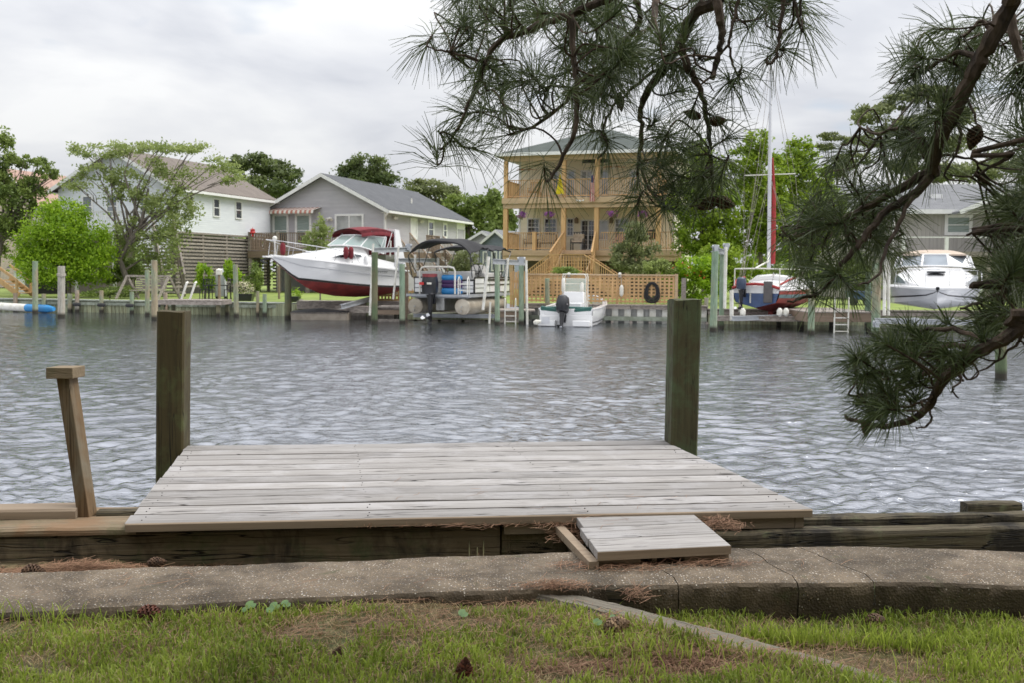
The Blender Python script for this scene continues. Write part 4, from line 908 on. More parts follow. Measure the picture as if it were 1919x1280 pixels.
# small grey skiff under the cruiser bow
T = frame(tuple(P(600, 590, 39.6))[:2]+(0,), (1, -.05)); t_ = thing('skiff', 'small low grey jon boat under a dark cover below the cruiser bow', 'boat', T)
mb = MB(T); mb.loft([[(x, -w_, .30+.0), (x, -w_*.85, -.02), (x, w_*.85, -.02), (x, w_, .30)] for x, w_ in ((-1.05, .48), (0, .55), (.85, .5), (1.15, .34))], cap=True); mb.build('hull', M('tan_hull', (.38, .33, .27), (.28, .24, .19), 4, rough=.6), t_)
mb = MB(T); mb.loft([[(x, -w_*1.04, .27), (x, -w_*.6, h), (x, 0, h+.04), (x, w_*.6, h), (x, w_*1.04, .27)] for x, w_, h in ((-1.08, .50, .31), (-.5, .54, .37), (0, .56, .42), (.4, .55, .37), (.86, .51, .33), (1.17, .36, .31))]); mb.build('cover', m_blackcanvas, t_)

# ladders
def ladder(label, pxl, pxr, pytop, pybot, D, mat, rungs, hook=True):
    a, b_ = P(pxl, pytop, D), P(pxr, pytop, D); zb = P(pxl, pybot, D).z; T = Matrix.Translation((a.x, D, 0)); t_ = thing('ladder', label, 'ladder', T); L = b_.x-a.x; mb = MB(T); r_ = .025
    for x in (0, L):
        pts = [(x, 0, zb)]+[(x, 0, a.z-.12)]+([(x, .02, a.z-.03), (x, .08, a.z), (x, .18, a.z), (x, .28, a.z-.05), (x, .32, a.z-.2)] if hook else [(x, 0, a.z)]); mb.path(pts, r_, 8)
    mb.build('rail', mat, t_); mb = MB(T)
    for k in range(rungs): z_ = zb+.08+(a.z-.45-zb)*k/max(1, rungs-1)*(.9); mb.box((r_, -.02, z_), (L-r_, .035, z_+.03))
    mb.build('rung', mat, t_)
ladder('white metal ladder with curved handrails between the green lift pilings', 946.5, 966.5, 559, 617, 37.3, m_pvc, 4)
ladder('pale ladder hanging from the fishing dock on the right', 1565, 1591, 556, 638, 32.9, m_pvc, 5, False)

# lift beams and guide poles
def lift(label, beams, poles, extras=(), name='boat_lift'):
    p0 = P(*beams[0][:2], beams[0][4]); T = Matrix.Translation((p0.x, p0.y, 0)); t_ = thing(name, label, 'boat lift', T); I = T.inverted()
    for x0, y0, x1, y1, D0, D1, h in beams:
        a, b_ = I @ P(x0, y0, D0), I @ P(x1, y1, D1); mb = MB(T)   # I beam: two flanges and a web
        d = (b_-a).normalized(); mb.bar(a+Vector((0, 0, h/2)), b_+Vector((0, 0, h/2)), .14, .022); mb.bar(a-Vector((0, 0, h/2)), b_-Vector((0, 0, h/2)), .14, .022); mb.bar(a, b_, .02, h-.024)
        mb.build('beam', m_galv, t_)
    for x0, y0, x1, y1, D, r_ in poles: mb = MB(T); mb.tube(I @ P(x0, y0, D), I @ P(x1, y1, D), r_); mb.build('guide_pole', m_pvc, t_)
    for x0, y0, D, s_ in extras: mb = MB(T); c = I @ P(x0, y0, D); mb.box(c-Vector((s_*.6, .12, s_)), c+Vector((s_*.6, .12, s_))); mb.path([c+Vector((-s_, 0, s_*.4)), c+Vector((s_, 0, s_*.4))], s_*.55, 10); mb.build('winch', m_galv, t_)
lift('galvanised boat lift holding the red bottomed cruiser', ((700, 468, 770, 466.5, 37.8, 40.6, .16), (640, 574, 700, 558, 38.6, 41.5, .16), (747, 487, 822, 487, 38.3, 41, .14)),
     ((699.5, 456, 693, 590, 37.4, .04), (747, 460, 737, 560, 38.0, .04), (732, 450, 731, 480, 41, .035), (778, 476, 778, 510, 39, .045), (821, 482, 821, 504, 39, .045)), ((751, 500, 38.2, .16), (766, 462, 40.3, .13)))
lift('galvanised boat lift holding the pontoon boat', ((924, 489, 985, 492, 37.3, 38.9, .17), (775, 590, 930, 592, 38.4, 38.2, .12)),
     ((916, 480, 905, 580, 36.9, .055), (951.5, 483, 946, 556, 37.9, .05), (919, 565, 917, 606, 37.0, .04), (986, 487, 988, 608, 37.0, .045)), ((977, 488, 37.7, .15),))
lift('white topped boat lift holding the sailboat', ((1336, 466, 1360, 473, 33.4, 35.6, .16), (1372, 596, 1560, 590, 34.3, 35.5, .14)), ((1360.5, 462, 1358, 577, 34.4, .055), (1371, 543, 1371, 600, 34.6, .07)), ((1341, 464, 33.5, .11), (1361, 461, 34.5, .11)))
lift('boat lift with white guide poles holding the right hand cruiser', ((1640, 600, 1830, 604, 30.6, 31.0, .14), (1662, 475, 1662, 478, 30.4, 36, .14)), ((1659, 474, 1657, 590, 30.5, .05), (1666, 474, 1665, 590, 31.2, .045), (1676, 360, 1672, 480, 33, .04)), ((1642, 606, 30.4, .10), (1714, 602, 30.6, .12), (1780, 602, 30.6, .12)))

# swing bench, tables, planters, small shore things
T = frame(tuple(P(275, 545, 45.5))[:2]+(.58,), (.96, -.25)); t_ = thing('garden_swing', 'weathered grey wooden swing with an A shaped frame by the left bulkhead', 'swing', T)
mb = MB(T)
for x in (-1.0, 1.15): mb.bar((x-.25, -.5, 0), (x, 0, 1.05), .09); mb.bar((x+.25, .5, 0), (x, 0, 1.05), .09)
mb.bar((-1.05, 0, 1.05), (1.2, 0, 1.05), .09); mb.build('frame', m_walegrey, t_); mb = MB(T)
for k in range(6): mb.box((-.75, .22+.02*k, .45+.09*k), (.85, .245+.02*k, .52+.09*k))
mb.build('backrest', m_walegrey, t_); mb = MB(T); mb.box((-.75, -.25, .38), (.85, .2, .42)); mb.bar((-.6, -.2, 0), (-.4, .2, .4), .06); mb.bar((.6, -.2, 0), (.4, .2, .4), .06); mb.build('seat', m_walegrey, t_)
def shore_table(px, py, D, label, w_=1.2, mat=None):
    c = P(px, py, D); T = Matrix.Translation((c.x, c.y, .6)); t_ = thing('garden_table', label, 'table', T); mb = MB(T); mb.box((-w_/2, -.35, .62), (w_/2, .35, .66)); mb.build('tabletop', mat, t_)
    for sx in (-1, 1):
        for sy in (-1, 1): mb = MB(T); mb.bar((sx*w_*.45, sy*.3, 0), (sx*w_*.42, sy*.28, .62), .035); mb.build('leg', mat, t_)
shore_table(408, 545, 45.2, 'dark metal table on the left lawn beside the piling', 1.15, m_darkgrey)
def shore_chair(px, D, label):
    c = P(px, 545, D); T = Matrix.Translation((c.x, c.y, .6)); t_ = thing('garden_chair', label, 'chair', T); mb = MB(T); mb.box((-.24, -.24, .42), (.24, .24, .45)); mb.build('seat', m_darkgrey, t_); mb = MB(T)
    for k in range(4): mb.bar((-.2+k*.133, .23, .45), (-.2+k*.133, .30, .9), .025)
    mb.bar((-.24, .3, .9), (.24, .3, .9), .04); mb.build('backrest', m_darkgrey, t_)
    for sx in (-1, 1):
        for sy in (-1, 1): mb = MB(T); mb.bar((sx*.22, sy*.22, 0), (sx*.22, sy*.2, .42), .03); mb.build('leg', m_darkgrey, t_)
shore_chair(386, 45.4, 'dark metal chair left of the garden table'); shore_chair(432, 45.6, 'dark metal chair right of the garden table')
# bird feeder post with light globe, small white lamp post
for px, y0, y1, D, label, tp in ((411, 514, 552, 44.4, 'dark garden post with a pale lamp head near the table', 1), (523, 497, 558, 46.5, 'rust brown garden post with a white ball top below the grey deck', 0)):
    b_ = P(px, y1, D); h = P(px, y0, D).z-.55; T = Matrix.Translation((b_.x, b_.y, .55)); t_ = thing('lamp_post', label, 'lamp post', T); mb = MB(T); mb.tube((0, 0, 0), (0, 0, h), .07 if tp else .05, .06 if tp else .045); mb.build('post', m_olddeck, t_); mb = MB(T)
    if tp: mb.box((-.11, -.11, h), (.11, .11, h+.2)); mb.path([(0, 0, h+.2), (0, 0, h+.28)], [.15, .03], 8)
    else: mb.ball((0, 0, h+.06), .10)
    mb.build('lamp_head', m_pvc, t_)
def planter(px, py, D, w_, h, label, col_mat, leafm, n, seed, hl=.25, boxm=None):
    c = P(px, py, D); T = Matrix.Translation((c.x, c.y, .57)); t_ = thing('planter', label, 'planter', T); mb = MB(T); mb.hexa([(-w_*.42, -.2, 0), (w_*.42, -.2, 0), (w_*.42, .2, 0), (-w_*.42, .2, 0)], [(-w_/2, -.25, h), (w_/2, -.25, h), (w_/2, .25, h), (-w_/2, .25, h)]); mb.build('box', boxm or m_darkgrey, t_)
    rng = np.random.default_rng(seed); C, v = clump_pts([(c.x, c.y, .57+h+hl*.6, w_*.55, .25, hl)], n, rng, 10, .3); leaves('foliage', C, .07, leafm, t_, rng, v)
    if col_mat: C2, v2 = clump_pts([(c.x, c.y-.05, .57+h+hl*.8, w_*.58, .28, hl)], n//2, rng, 14, .2); leaves('flowers', C2, .08, col_mat, t_, rng, v2)
planter(459, 552, 43.9, .75, .33, 'grey tub of cream flowers on the left shore', m_petalw, m_mgreen, 500, 1, .3)
planter(551, 548, 43.2, .5, .25, 'small grey tub of leafy plants below the cruiser bow', None, m_bgreen, 500, 2, .32)
# white cloth / tarp by the stairs
c = P(414, 515, 46.5); T = Matrix.Translation((c.x, c.y, .6)); mb = MB(T); mb.loft([[(x, .06*math.sin(x*12), z*1.0) for z in (.25, .8, 1.3)] for x in np.linspace(-.2, .2, 7)]); 
t_ = thing('covered_grill', 'pale grey covered grill beside the wooden stairs on the left', 'grill', T); mb = MB(T); mb.hexa([(-.25, -.2, .1), (.25, -.2, .1), (.25, .2, .1), (-.25, .2, .1)], [(-.2, -.16, 1.25), (.2, -.16, 1.25), (.17, .12, 1.4), (-.17, .12, 1.4)]); mb.build('cover', m_walegrey if False else M('pale_cover', (.55, .56, .60), (.45, .46, .5), 6), t_, bevel=.04); mb = MB(T); mb.ball((-.2, 0, .07), .07); mb.ball((.2, 0, .07), .07); mb.build('wheel', m_rubber, t_)

# ------------------------------------------------------------------ trees and shrubs of the far shore
def blobs(lst, D, zs=1.0):
    """lst: (px, py, rx px, ry px [, D]) -> ellipsoids"""
    out = []
    for b in lst:
        d = b[4] if len(b) > 4 else D; c = P(b[0], b[1], d); k = d/FPX; out.append((c.x, c.y, c.z, b[2]*k, max(b[2], b[3])*k*.85, b[3]*k*zs))
    return out
def gb(px, D, z=.58): p = P(px, 540, D); return (p.x, p.y, z)
tree('round_bush', 'large round bright green bush near the left bulkhead', 'bush', gb(130, 47), blobs([(120, 440, 62, 45), (75, 455, 40, 38), (165, 460, 42, 45), (120, 395, 45, 22), (60, 490, 38, 32), (110, 500, 65, 32), (170, 500, 42, 30)], 47), 27000, .145, m_bgreen, m_greybark, .12, seed=1, k=46, sig=.20)
tree('leafy_tree', 'airy grey barked tree with thin foliage in front of the white house', 'tree', gb(252, 48.0), blobs([(250, 272, 38, 11), (205, 280, 40, 13), (155, 282, 26, 14), (300, 275, 42, 12), (355, 282, 38, 14), (400, 308, 34, 16), (435, 330, 28, 14), (180, 320, 30, 16), (228, 330, 30, 22), (285, 320, 28, 22), (345, 338, 34, 22), (255, 385, 34, 30), (310, 395, 36, 32), (345, 385, 28, 26), (215, 360, 26, 22), (235, 435, 24, 32), (290, 455, 36, 34), (330, 440, 26, 36), (300, 495, 30, 22), (140, 345, 26, 12)], 48), 14500, .155, m_thin, m_greybark, .17, seed=2, k=12, sig=.26, lean=(-.8, 0), bend=.5)
tree('broadleaf_tree', 'dark leafy tree at the left edge in front of the pink roof', 'tree', gb(-10, 50), blobs([(10, 290, 30, 35), (-20, 330, 45, 50), (25, 345, 45, 26), (70, 310, 26, 14), (20, 390, 40, 40), (60, 350, 30, 22), (0, 440, 40, 36), (45, 300, 20, 12), (95, 325, 20, 9)], 50), 14000, .19, m_mgreen, m_greybark, .2, seed=3, k=12, sig=.2)
for i, (c, bl, D, lab, m_, n) in enumerate((
    (500, [(500, 305, 40, 18), (470, 320, 42, 20), (540, 325, 30, 18), (500, 345, 60, 22), (450, 300, 22, 10)], 92, 'dark spreading pine behind the white and grey houses', m_dgreen, 6500),
    (690, [(690, 310, 36, 18), (662, 325, 30, 16), (722, 330, 32, 16), (690, 345, 55, 20)], 95, 'rounded dark pine rising over the grey house roof', m_dgreen, 6000),
    (815, [(800, 350, 34, 14), (840, 360, 26, 14), (805, 375, 40, 18)], 96, 'olive pine right of the grey house roof ridge', m_olive, 4500),
    (880, [(880, 385, 45, 24), (850, 400, 36, 22), (905, 410, 40, 36), (870, 430, 40, 24)], 88, 'broad light green tree left of the tan porch house', m_mgreen, 8000),
    (935, [(935, 395, 26, 34), (930, 440, 26, 40), (950, 420, 20, 30)], 84, 'tall green tree touching the left side of the tan porch house', m_mgreen, 6000))):
    tree('pine_tree' if m_ in (m_dgreen, m_olive) else 'broadleaf_tree', lab, 'tree', gb(c, D), blobs(bl, D), n, .38, m_, m_greybark, .25, seed=20+i, k=16, sig=.2, group='trees beyond the houses')
for i, (c, bl, D, lab, n, m_) in enumerate((
    (1320, [(1310, 290, 26, 24), (1330, 330, 42, 36), (1290, 370, 40, 36), (1340, 390, 46, 40), (1300, 440, 42, 36), (1350, 455, 40, 30)], 50, 'tall bright yellow green tree between the tan house and the sailboat mast', 16000, m_lgreen),
    (1425, [(1420, 265, 26, 22), (1400, 300, 40, 30), (1440, 320, 44, 34), (1410, 370, 48, 40), (1450, 400, 42, 40), (1400, 440, 46, 38), (1455, 460, 36, 30)], 51, 'yellow green tree directly behind the sailboat mast', 16000, m_lgreen),
    (1500, [(1500, 285, 32, 24), (1480, 320, 38, 32), (1525, 335, 34, 32), (1500, 385, 44, 40), (1540, 420, 34, 40), (1500, 455, 42, 36), (1560, 380, 26, 30)], 52, 'yellow green tree right of the sailboat mast beside the taupe house', 14000, m_lgreen))):
    tree('maple_tree', lab, 'tree', gb(c, D), blobs(bl, D), n, .21, m_, m_greybark, .16, seed=30+i, k=34, sig=.17, group='yellow green trees behind the sailboat')
tree('umbrella_pine', 'tall flat topped pine behind the taupe house on the right', 'tree', gb(1690, 78), blobs([(1740, 175, 46, 14), (1690, 190, 36, 14), (1640, 215, 42, 16), (1700, 235, 46, 16), (1640, 260, 36, 12), (1780, 215, 40, 20), (1740, 270, 44, 16), (1800, 270, 30, 16), (1700, 305, 40, 16)], 78), 12000, .32, m_olive, m_greybark, .3, seed=41, k=16, sig=.2, group='trees beyond the houses')
tree('umbrella_pine', 'small flat topped pine between the maples and the tall pine', 'tree', gb(1560, 84), blobs([(1558, 255, 24, 7), (1545, 275, 16, 6), (1590, 262, 18, 7), (1600, 300, 34, 12), (1570, 320, 26, 12)], 84), 4500, .30, m_olive, m_greybark, .22, seed=42, k=12, sig=.2, group='trees beyond the houses')
tree('umbrella_pine', 'dark pine rising behind the roof of the taupe house', 'tree', gb(1800, 72), blobs([(1780, 325, 46, 16), (1840, 320, 40, 18), (1740, 330, 36, 12), (1900, 300, 40, 22), (1950, 330, 40, 26)], 72), 8000, .3, m_olive, m_greybark, .25, seed=43, k=14, sig=.2, group='trees beyond the houses')
# low distant wood closing the horizon
rng = np.random.default_rng(50); C = []
for i in range(150):
    x = -230+i*3.1+rng.normal()*2; D = 150+rng.uniform(-12, 25); h = rng.uniform(5, 8.5); c = np.array([x, D, h*.5]); d = unit(rng.normal(size=(220, 3)))*rng.uniform(.5, 1, (220, 1)); C.append(c+d*np.array([3.2, 3, h*.55]))
C = np.concatenate(C); C = C[C[:, 2] > .6]; o = leaves('distant_wood', C, 1.1, m_mgreen, None, rng); tag(o, 'low distant belt of trees closing the view behind the houses', 'wood', kind='stuff')
# shrubs
SH = (('shrub', 'oleander like dark shrub in front of the tan house porch', 1190, 43.5, [(1190, 455, 26, 24), (1170, 480, 26, 24), (1215, 480, 26, 26), (1190, 430, 20, 14), (1190, 505, 36, 18)], 6000, .15, m_olive),
      ('shrub', 'low green shrub with red blossoms right of the lattice fence', 1295, 42.0, [(1295, 505, 34, 22), (1330, 500, 26, 20), (1270, 525, 24, 22), (1310, 535, 38, 24), (1340, 525, 22, 26)], 7500, .14, m_bgreen),
      ('shrub', 'light leafed shrub between the red blossom shrub and the lift', 1370, 44.0, [(1345, 478, 30, 22), (1380, 490, 34, 26), (1350, 520, 34, 26), (1400, 520, 30, 26)], 6000, .16, m_lgreen),
      ('shrub', 'palm like green tuft behind the lattice fence', 1060, 42.0, [(1058, 508, 22, 8)], 900, .14, m_mgreen),
      ('shrub', 'green shrub seen under the black pontoon canopy', 872, 44.5, [(872, 485, 22, 18), (860, 500, 20, 16), (885, 500, 20, 14)], 2600, .13, m_olive),
      ('shrub', 'light green leafy shrub between the grey house and cruiser bow', 600, 44.5, [(600, 425, 14, 20), (590, 445, 22, 16), (612, 432, 14, 12), (598, 462, 22, 14)], 1800, .14, m_thin),
      ('shrub', 'dark shrub under the stairs near the grey covered grill', 432, 46, [(428, 505, 10, 18), (440, 515, 12, 14)], 1300, .13, m_bgreen),
      ('shrub', 'small dense shrub left of the grill beside the stairs', 385, 46, [(382, 515, 14, 24), (392, 530, 12, 12)], 1500, .13, m_bgreen),
      ('shrub', 'dark green shrub behind the swing trunk', 235, 49, [(225, 490, 22, 24), (245, 505, 26, 18), (210, 515, 26, 14)], 3600, .15, m_mgreen),
      ('shrub', 'low flower bed shrub left of the swing', 205, 46.2, [(190, 548, 32, 7), (230, 545, 30, 9)], 2200, .11, m_mgreen),
      ('shrub', 'tall grassy shrub by the right end of the lattice fence', 1228, 41.5, [(1225, 500, 20, 14), (1250, 500, 16, 14)], 1800, .14, m_thin),
      ('shrub', 'dark shrub under the grey deck of the house', 478, 49, [(478, 520, 14, 24)], 1600, .13, m_mgreen),
      ('hedge', 'green hedge behind the fishing dock on the right', 1580, 44, [(1560, 520, 34, 18), (1600, 500, 30, 26), (1620, 530, 30, 14)], 4200, .15, m_mgreen))
for i, (nm, lab, px, D, bl, n, sz, m_) in enumerate(SH):
    tree(nm, lab, 'shrub' if nm == 'shrub' else 'hedge', gb(px, D), blobs(bl, D), n, sz, m_, m_greybark, .035, seed=60+i, k=20, sig=.2, trunkpart='stem', part='foliage')
rng = np.random.default_rng(5); sh = [o for o in bpy.data.objects if o.get('label', '').startswith('low green shrub with red')][0]
C, v = clump_pts(blobs([(1295, 505, 32, 16), (1300, 520, 30, 18)], 41.2), 26, rng, 8, .1); leaves('blossom', C, .09, m_redl, sh, rng, v)
# unseen trees, added to shade the near bank and darken the posts' camera side
for i, (x, y, z, r_) in enumerate(((-7, -4, 4.6, 4.0), (0, -5.5, 4.8, 4.4), (7, -4, 4.6, 4.0))):
    tree('pine_tree', 'large unseen pine added for shade behind the viewpoint, number %s from the left' % ['one', 'two', 'three'][i], 'tree', (x, y, .66), [(x, y, z, r_, r_, 2.6), (x-1.5, y+1, z-2, r_*.8, r_*.8, 2.0), (x+1.5, y, z+1.8, r_*.8, r_*.8, 1.8)], 11000, .55, m_dgreen, m_bark, .22, seed=80+i, group='shade pines added behind the viewpoint')
# ================================================================== houses
UH = Vector((.953, -.302, 0)).normalized(); VH = Vector((.302, .953, 0)).normalized()
class FR:
    """local house frame: x along the canal side wall, y into depth, z up"""
    def __init__(s, O, u=UH): s.T = frame((O[0], O[1], 0), (u[0], u[1])); s.I = s.T.inverted(); s.O = Vector((O[0], O[1], 0)); s.u = Vector((u[0], u[1], 0)).normalized(); s.v = Vector((-s.u.y, s.u.x, 0))
    def a(s, px, py, b):      # local x where the ray meets plane y=b
        r_ = ray(px, py); n = s.v; t_ = (s.O+n*b-EYE).dot(n)/r_.dot(n); return (s.I @ (EYE+r_*t_)).x
    def z(s, px, py, b):
        r_ = ray(px, py); n = s.v; t_ = (s.O+n*b-EYE).dot(n)/r_.dot(n); return (EYE+r_*t_).z
    def side(s, a):           # frame of the right hand wall at x=a
        p = s.T @ Vector((a, 0, 0)); return FR((p.x, p.y), s.v)
def lap(mb, x0, x1, z0, z1, y, pitch=.115, rng_=None):
    """real lapped boards; rng_(z) gives the (x0, x1) of the wall at a height"""
    z = z0
    while z < z1-1e-4:
        zt = min(z+pitch, z1); a0, a1 = (x0, x1) if rng_ is None else rng_(z); c0, c1 = (x0, x1) if rng_ is None else rng_(zt)
        if a1-a0 > .02: mb.add([(a0, y-.014, z), (a1, y-.014, z), (c1, y, zt), (c0, y, zt), (a0, y, z), (a1, y, z)], [(0, 1, 2, 3), (4, 5, 1, 0)])
        z = zt
def win(parent, F, b, x0, x1, z0, z1, style='double', pane=None, fr=.09, grid=(2, 2), name='window', framemat=None, blind=None, label=None):
    pane = pane or m_glass; framemat = framemat or m_white; y = b; mb = MB(F.T)
    mb.box((x0, y-.06, z0), (x0+fr, y+.02, z1)); mb.box((x1-fr, y-.06, z0), (x1, y+.02, z1)); mb.box((x0+fr, y-.058, z1-fr), (x1-fr, y+.02, z1)); mb.box((x0+fr, y-.07, z0), (x1-fr, y+.02, z0+fr))
    zm = (z0+z1)/2; xm = (x0+x1)/2
    if style == 'double': mb.box((x0+fr, y-.052, zm-.025), (x1-fr, y-.01, zm+.025))
    if style == 'slider': mb.box((xm-.04, y-.052, z0+fr), (xm+.04, y-.01, z1-fr))
    if style == 'door': mb.box((xm-.035, y-.052, z0+fr), (xm+.035, y-.01, z1-fr))
    w_ = mb.build(name, framemat, parent)
    if label: w_['label'] = label
    mb = MB(F.T); mb.poly([(x0+fr, y-.022, z0+fr), (x1-fr, y-.022, z0+fr), (x1-fr, y-.022, z1-fr), (x0+fr, y-.022, z1-fr)]); mb.build('pane', pane, w_)
    if style in ('double', 'door', 'slider') and grid:
        mb = MB(F.T); nx, nz = grid
        for k in range(1, nx): xx = x0+fr+(x1-x0-2*fr)*k/nx; mb.box((xx-.008, y-.034, z0+fr), (xx+.008, y-.024, z1-fr))
        for k in range(1, nz): zz_ = z0+fr+(z1-z0-2*fr)*k/nz; mb.box((x0+fr, y-.0345, zz_-.008), (x1-fr, y-.0245, zz_+.008))
        mb.build('muntins', framemat, w_)
    if blind: mb = MB(F.T); mb.box((x0+fr, y-.030, z0+(z1-z0)*.42), (x1-fr, y-.026, z1-fr)); mb.build('blind', blind, w_)
    return w_
def gable_house(name, label, F, W, L, z0, ze, zp, sid, roofm, ov=.35, fo=.35, hipback=0):
    t_ = thing(name, label, 'house', F.T @ Matrix.Translation((0, 0, .58))); sl_ = (zp-ze)/(W/2)
    # the walls carry the boards, the gable is one wall with them
    mb = MB(F.T); lap(mb, 0, W, z0, zp-.02, 0, rng_=lambda z: (0, W) if z <= ze else ((z-ze)/sl_, W-(z-ze)/sl_)); mb.build('front_wall', sid, t_); mb = MB(F.T); mb.poly([(W, L, z0), (0, L, z0), (0, L, ze), (W/2, L, zp), (W, L, ze)]); mb.build('back_wall', sid, t_)
    S = F.side(W); mb = MB(S.T); lap(mb, 0, L, z0, ze, 0); mb.build('side_wall', sid, t_); mb = MB(S.T); mb.poly([(L, W, z0), (0, W, z0), (0, W, ze), (L, W, ze)]); mb.build('side_wall', sid, t_)
    mb = MB(F.T); th = .10; e = ov
    for sx in (0, 1):
        xe = -e if sx == 0 else W+e; zee = ze-e*sl_
        p = [(xe, -fo, zee), (W/2, -fo, zp), (W/2, L+fo, zp), (xe, L+fo, zee)]
        if sx == 0: p = p[::-1]
        mb.hexa([(x, y, z+.02) for x, y, z in p], [(x, y, z+.02+th) for x, y, z in p]) if sx else mb.hexa([(x, y, z+.02) for x, y, z in p[::-1]][::-1], [(x, y, z+.02+th) for x, y, z in p])
    mb.build('roof', roofm, t_)
    mb = MB(F.T)
    for sx in (0, 1):
        xe = -e if sx == 0 else W+e; zee = ze-e*sl_
        mb.hexa([(xe, -fo-.03, zee-.12), (W/2, -fo-.03, zp-.12), (W/2, -fo-.003, zp-.12), (xe, -fo-.003, zee-.12)], [(xe, -fo-.03, zee+.10), (W/2, -fo-.03, zp+.10), (W/2, -fo-.003, zp+.10), (xe, -fo-.003, zee+.10)])
        mb.box((xe-.06 if sx == 0 else xe+.003, -fo, zee-.08), (xe-.003 if sx == 0 else xe+.08, L+fo, zee+.06))
        mb.box((xe if sx == 0 else W+.02, -fo+.002, zee-.06), (-.02 if sx == 0 else xe, L+fo, zee-.04))
    mb.build('fascia', m_white, t_); mb = MB(F.T)
    for x in (0, W): mb.box((x-.05, -.03, z0), (x+.05, .05, ze-.02))
    mb.build('corner_board', m_white, t_); return t_
def rail_run(mb, p, q, h, step=.13, post=None, top=.05):
    """balustrade between two local points, balusters vertical"""
    p = Vector(p); q = Vector(q); L = (q-p).length; n = max(2, int(L/step)); up = Vector((0, 0, 1))
    mb.bar(p+up*h, q+up*h, .09, .04); mb.bar(p+up*.10, q+up*.10, .05, .05)
    for i in range(n+1):
        c = p.lerp(q, i/n); s_ = .016
        mb.hexa([c+Vector((-s_, -s_, .10)), c+Vector((s_, -s_, .10)), c+Vector((s_, s_, .10)), c+Vector((-s_, s_, .10))], [c+Vector((-s_, -s_, h-.02)), c+Vector((s_, -s_, h-.02)), c+Vector((s_, s_, h-.02)), c+Vector((-s_, s_, h-.02))])

# ---- A: white house at the left
FA = FR((-24.75, 55.27)); WA, LA = 7.5, 9.2
ha = gable_house('raised_house', 'white raised house with a brown shingle roof and slatted base at the left', FA, WA, LA, 3.95, 6.25, 8.25, m_sidewhite, m_shbrown, .3, .5)
SA = FA.side(WA)
for x0, x1 in ((398.5, 411), (440, 452.5), (350, 362)):
    win(ha, SA, 0, SA.a(x0, 390, 0), SA.a(x1, 390, 0), SA.z(405, 406, 0), SA.z(405, 371, 0), pane=m_glass, framemat=m_white, fr=.07, grid=None)
for x0, x1 in ((200, 222), (262, 273), (155, 175)): win(ha, FA, 0, FA.a(x0, 400, 0), FA.a(x1, 400, 0), 4.7, 5.9, fr=.08, grid=None, pane=m_glassl)
mb = MB(SA.T)      # slatted base with posts
z = 1.0
while z < 3.9: mb.box((-.2, -.02, z), (LA, .01, z+.10)); z += .19
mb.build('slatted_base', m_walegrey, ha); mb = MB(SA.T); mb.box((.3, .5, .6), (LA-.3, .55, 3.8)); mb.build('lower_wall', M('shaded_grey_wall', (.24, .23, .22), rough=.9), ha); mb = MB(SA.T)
for x in np.linspace(0, LA-.2, 5): mb.box((x, .011, .58), (x+.15, .15, 3.93))
mb.build('support_post', m_walegrey, ha)
mb = MB(FA.T); z = .9
while z < 3.0: mb.box((4.9, .5, z), (WA, .53, z+.10)); z += .19
mb.build('slatted_base', m_walegrey, ha)
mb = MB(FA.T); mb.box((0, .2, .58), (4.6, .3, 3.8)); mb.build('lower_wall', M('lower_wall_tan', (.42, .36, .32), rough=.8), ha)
mb = MB(FA.T); mb.box((-.2, -1.8, 3.7), (WA, -.02, 3.9)); mb.build('balcony_floor', m_white, ha)
mb = MB(FA.T); rail_run(mb, (-.2, -1.75, 3.9), (WA-.1, -1.75, 3.9), 1.0, .14); mb.build('balcony_rail', m_white, ha)
mb = MB(FA.T)
for x in (.0, 2.4, 4.8, 7.3): mb.box((x, -1.74, .58), (x+.14, -1.6, 3.69))
mb.build('balcony_post', m_white, ha)
# outside stair descending towards the right front
st = MB(SA.T); stp = MB(SA.T); SLT = (-1.6, 3.85); SLB = (-1.7, .7); 
xa_, xb_ = SA.T, None
mbs = MB(FA.T); tp = Vector((WA-.3, -.8, 3.85)); bt = Vector((WA+2.4, -3.6, .65)); n = 15
dxy = (bt-tp); perp = Vector((-dxy.y, dxy.x, 0)).normalized()*.5
for s_ in (-1, 1): mbs.bar(tp+perp*s_, bt+perp*s_, .06, .28)
for i in range(n): c = tp.lerp(bt, (i+.5)/n)+Vector((0, 0, .08)); mbs.bar(c-perp*.93, c+perp*.93, .26, .045)
mbs.build('stair', m_walegrey, ha); mbs = MB(FA.T)
for s_ in (-1, 1): rail_run(mbs, tp+perp*s_+Vector((0, 0, .1)), bt+perp*s_+Vector((0, 0, .1)), .95, .16)
mbs.build('stair_rail', m_walegrey, ha)

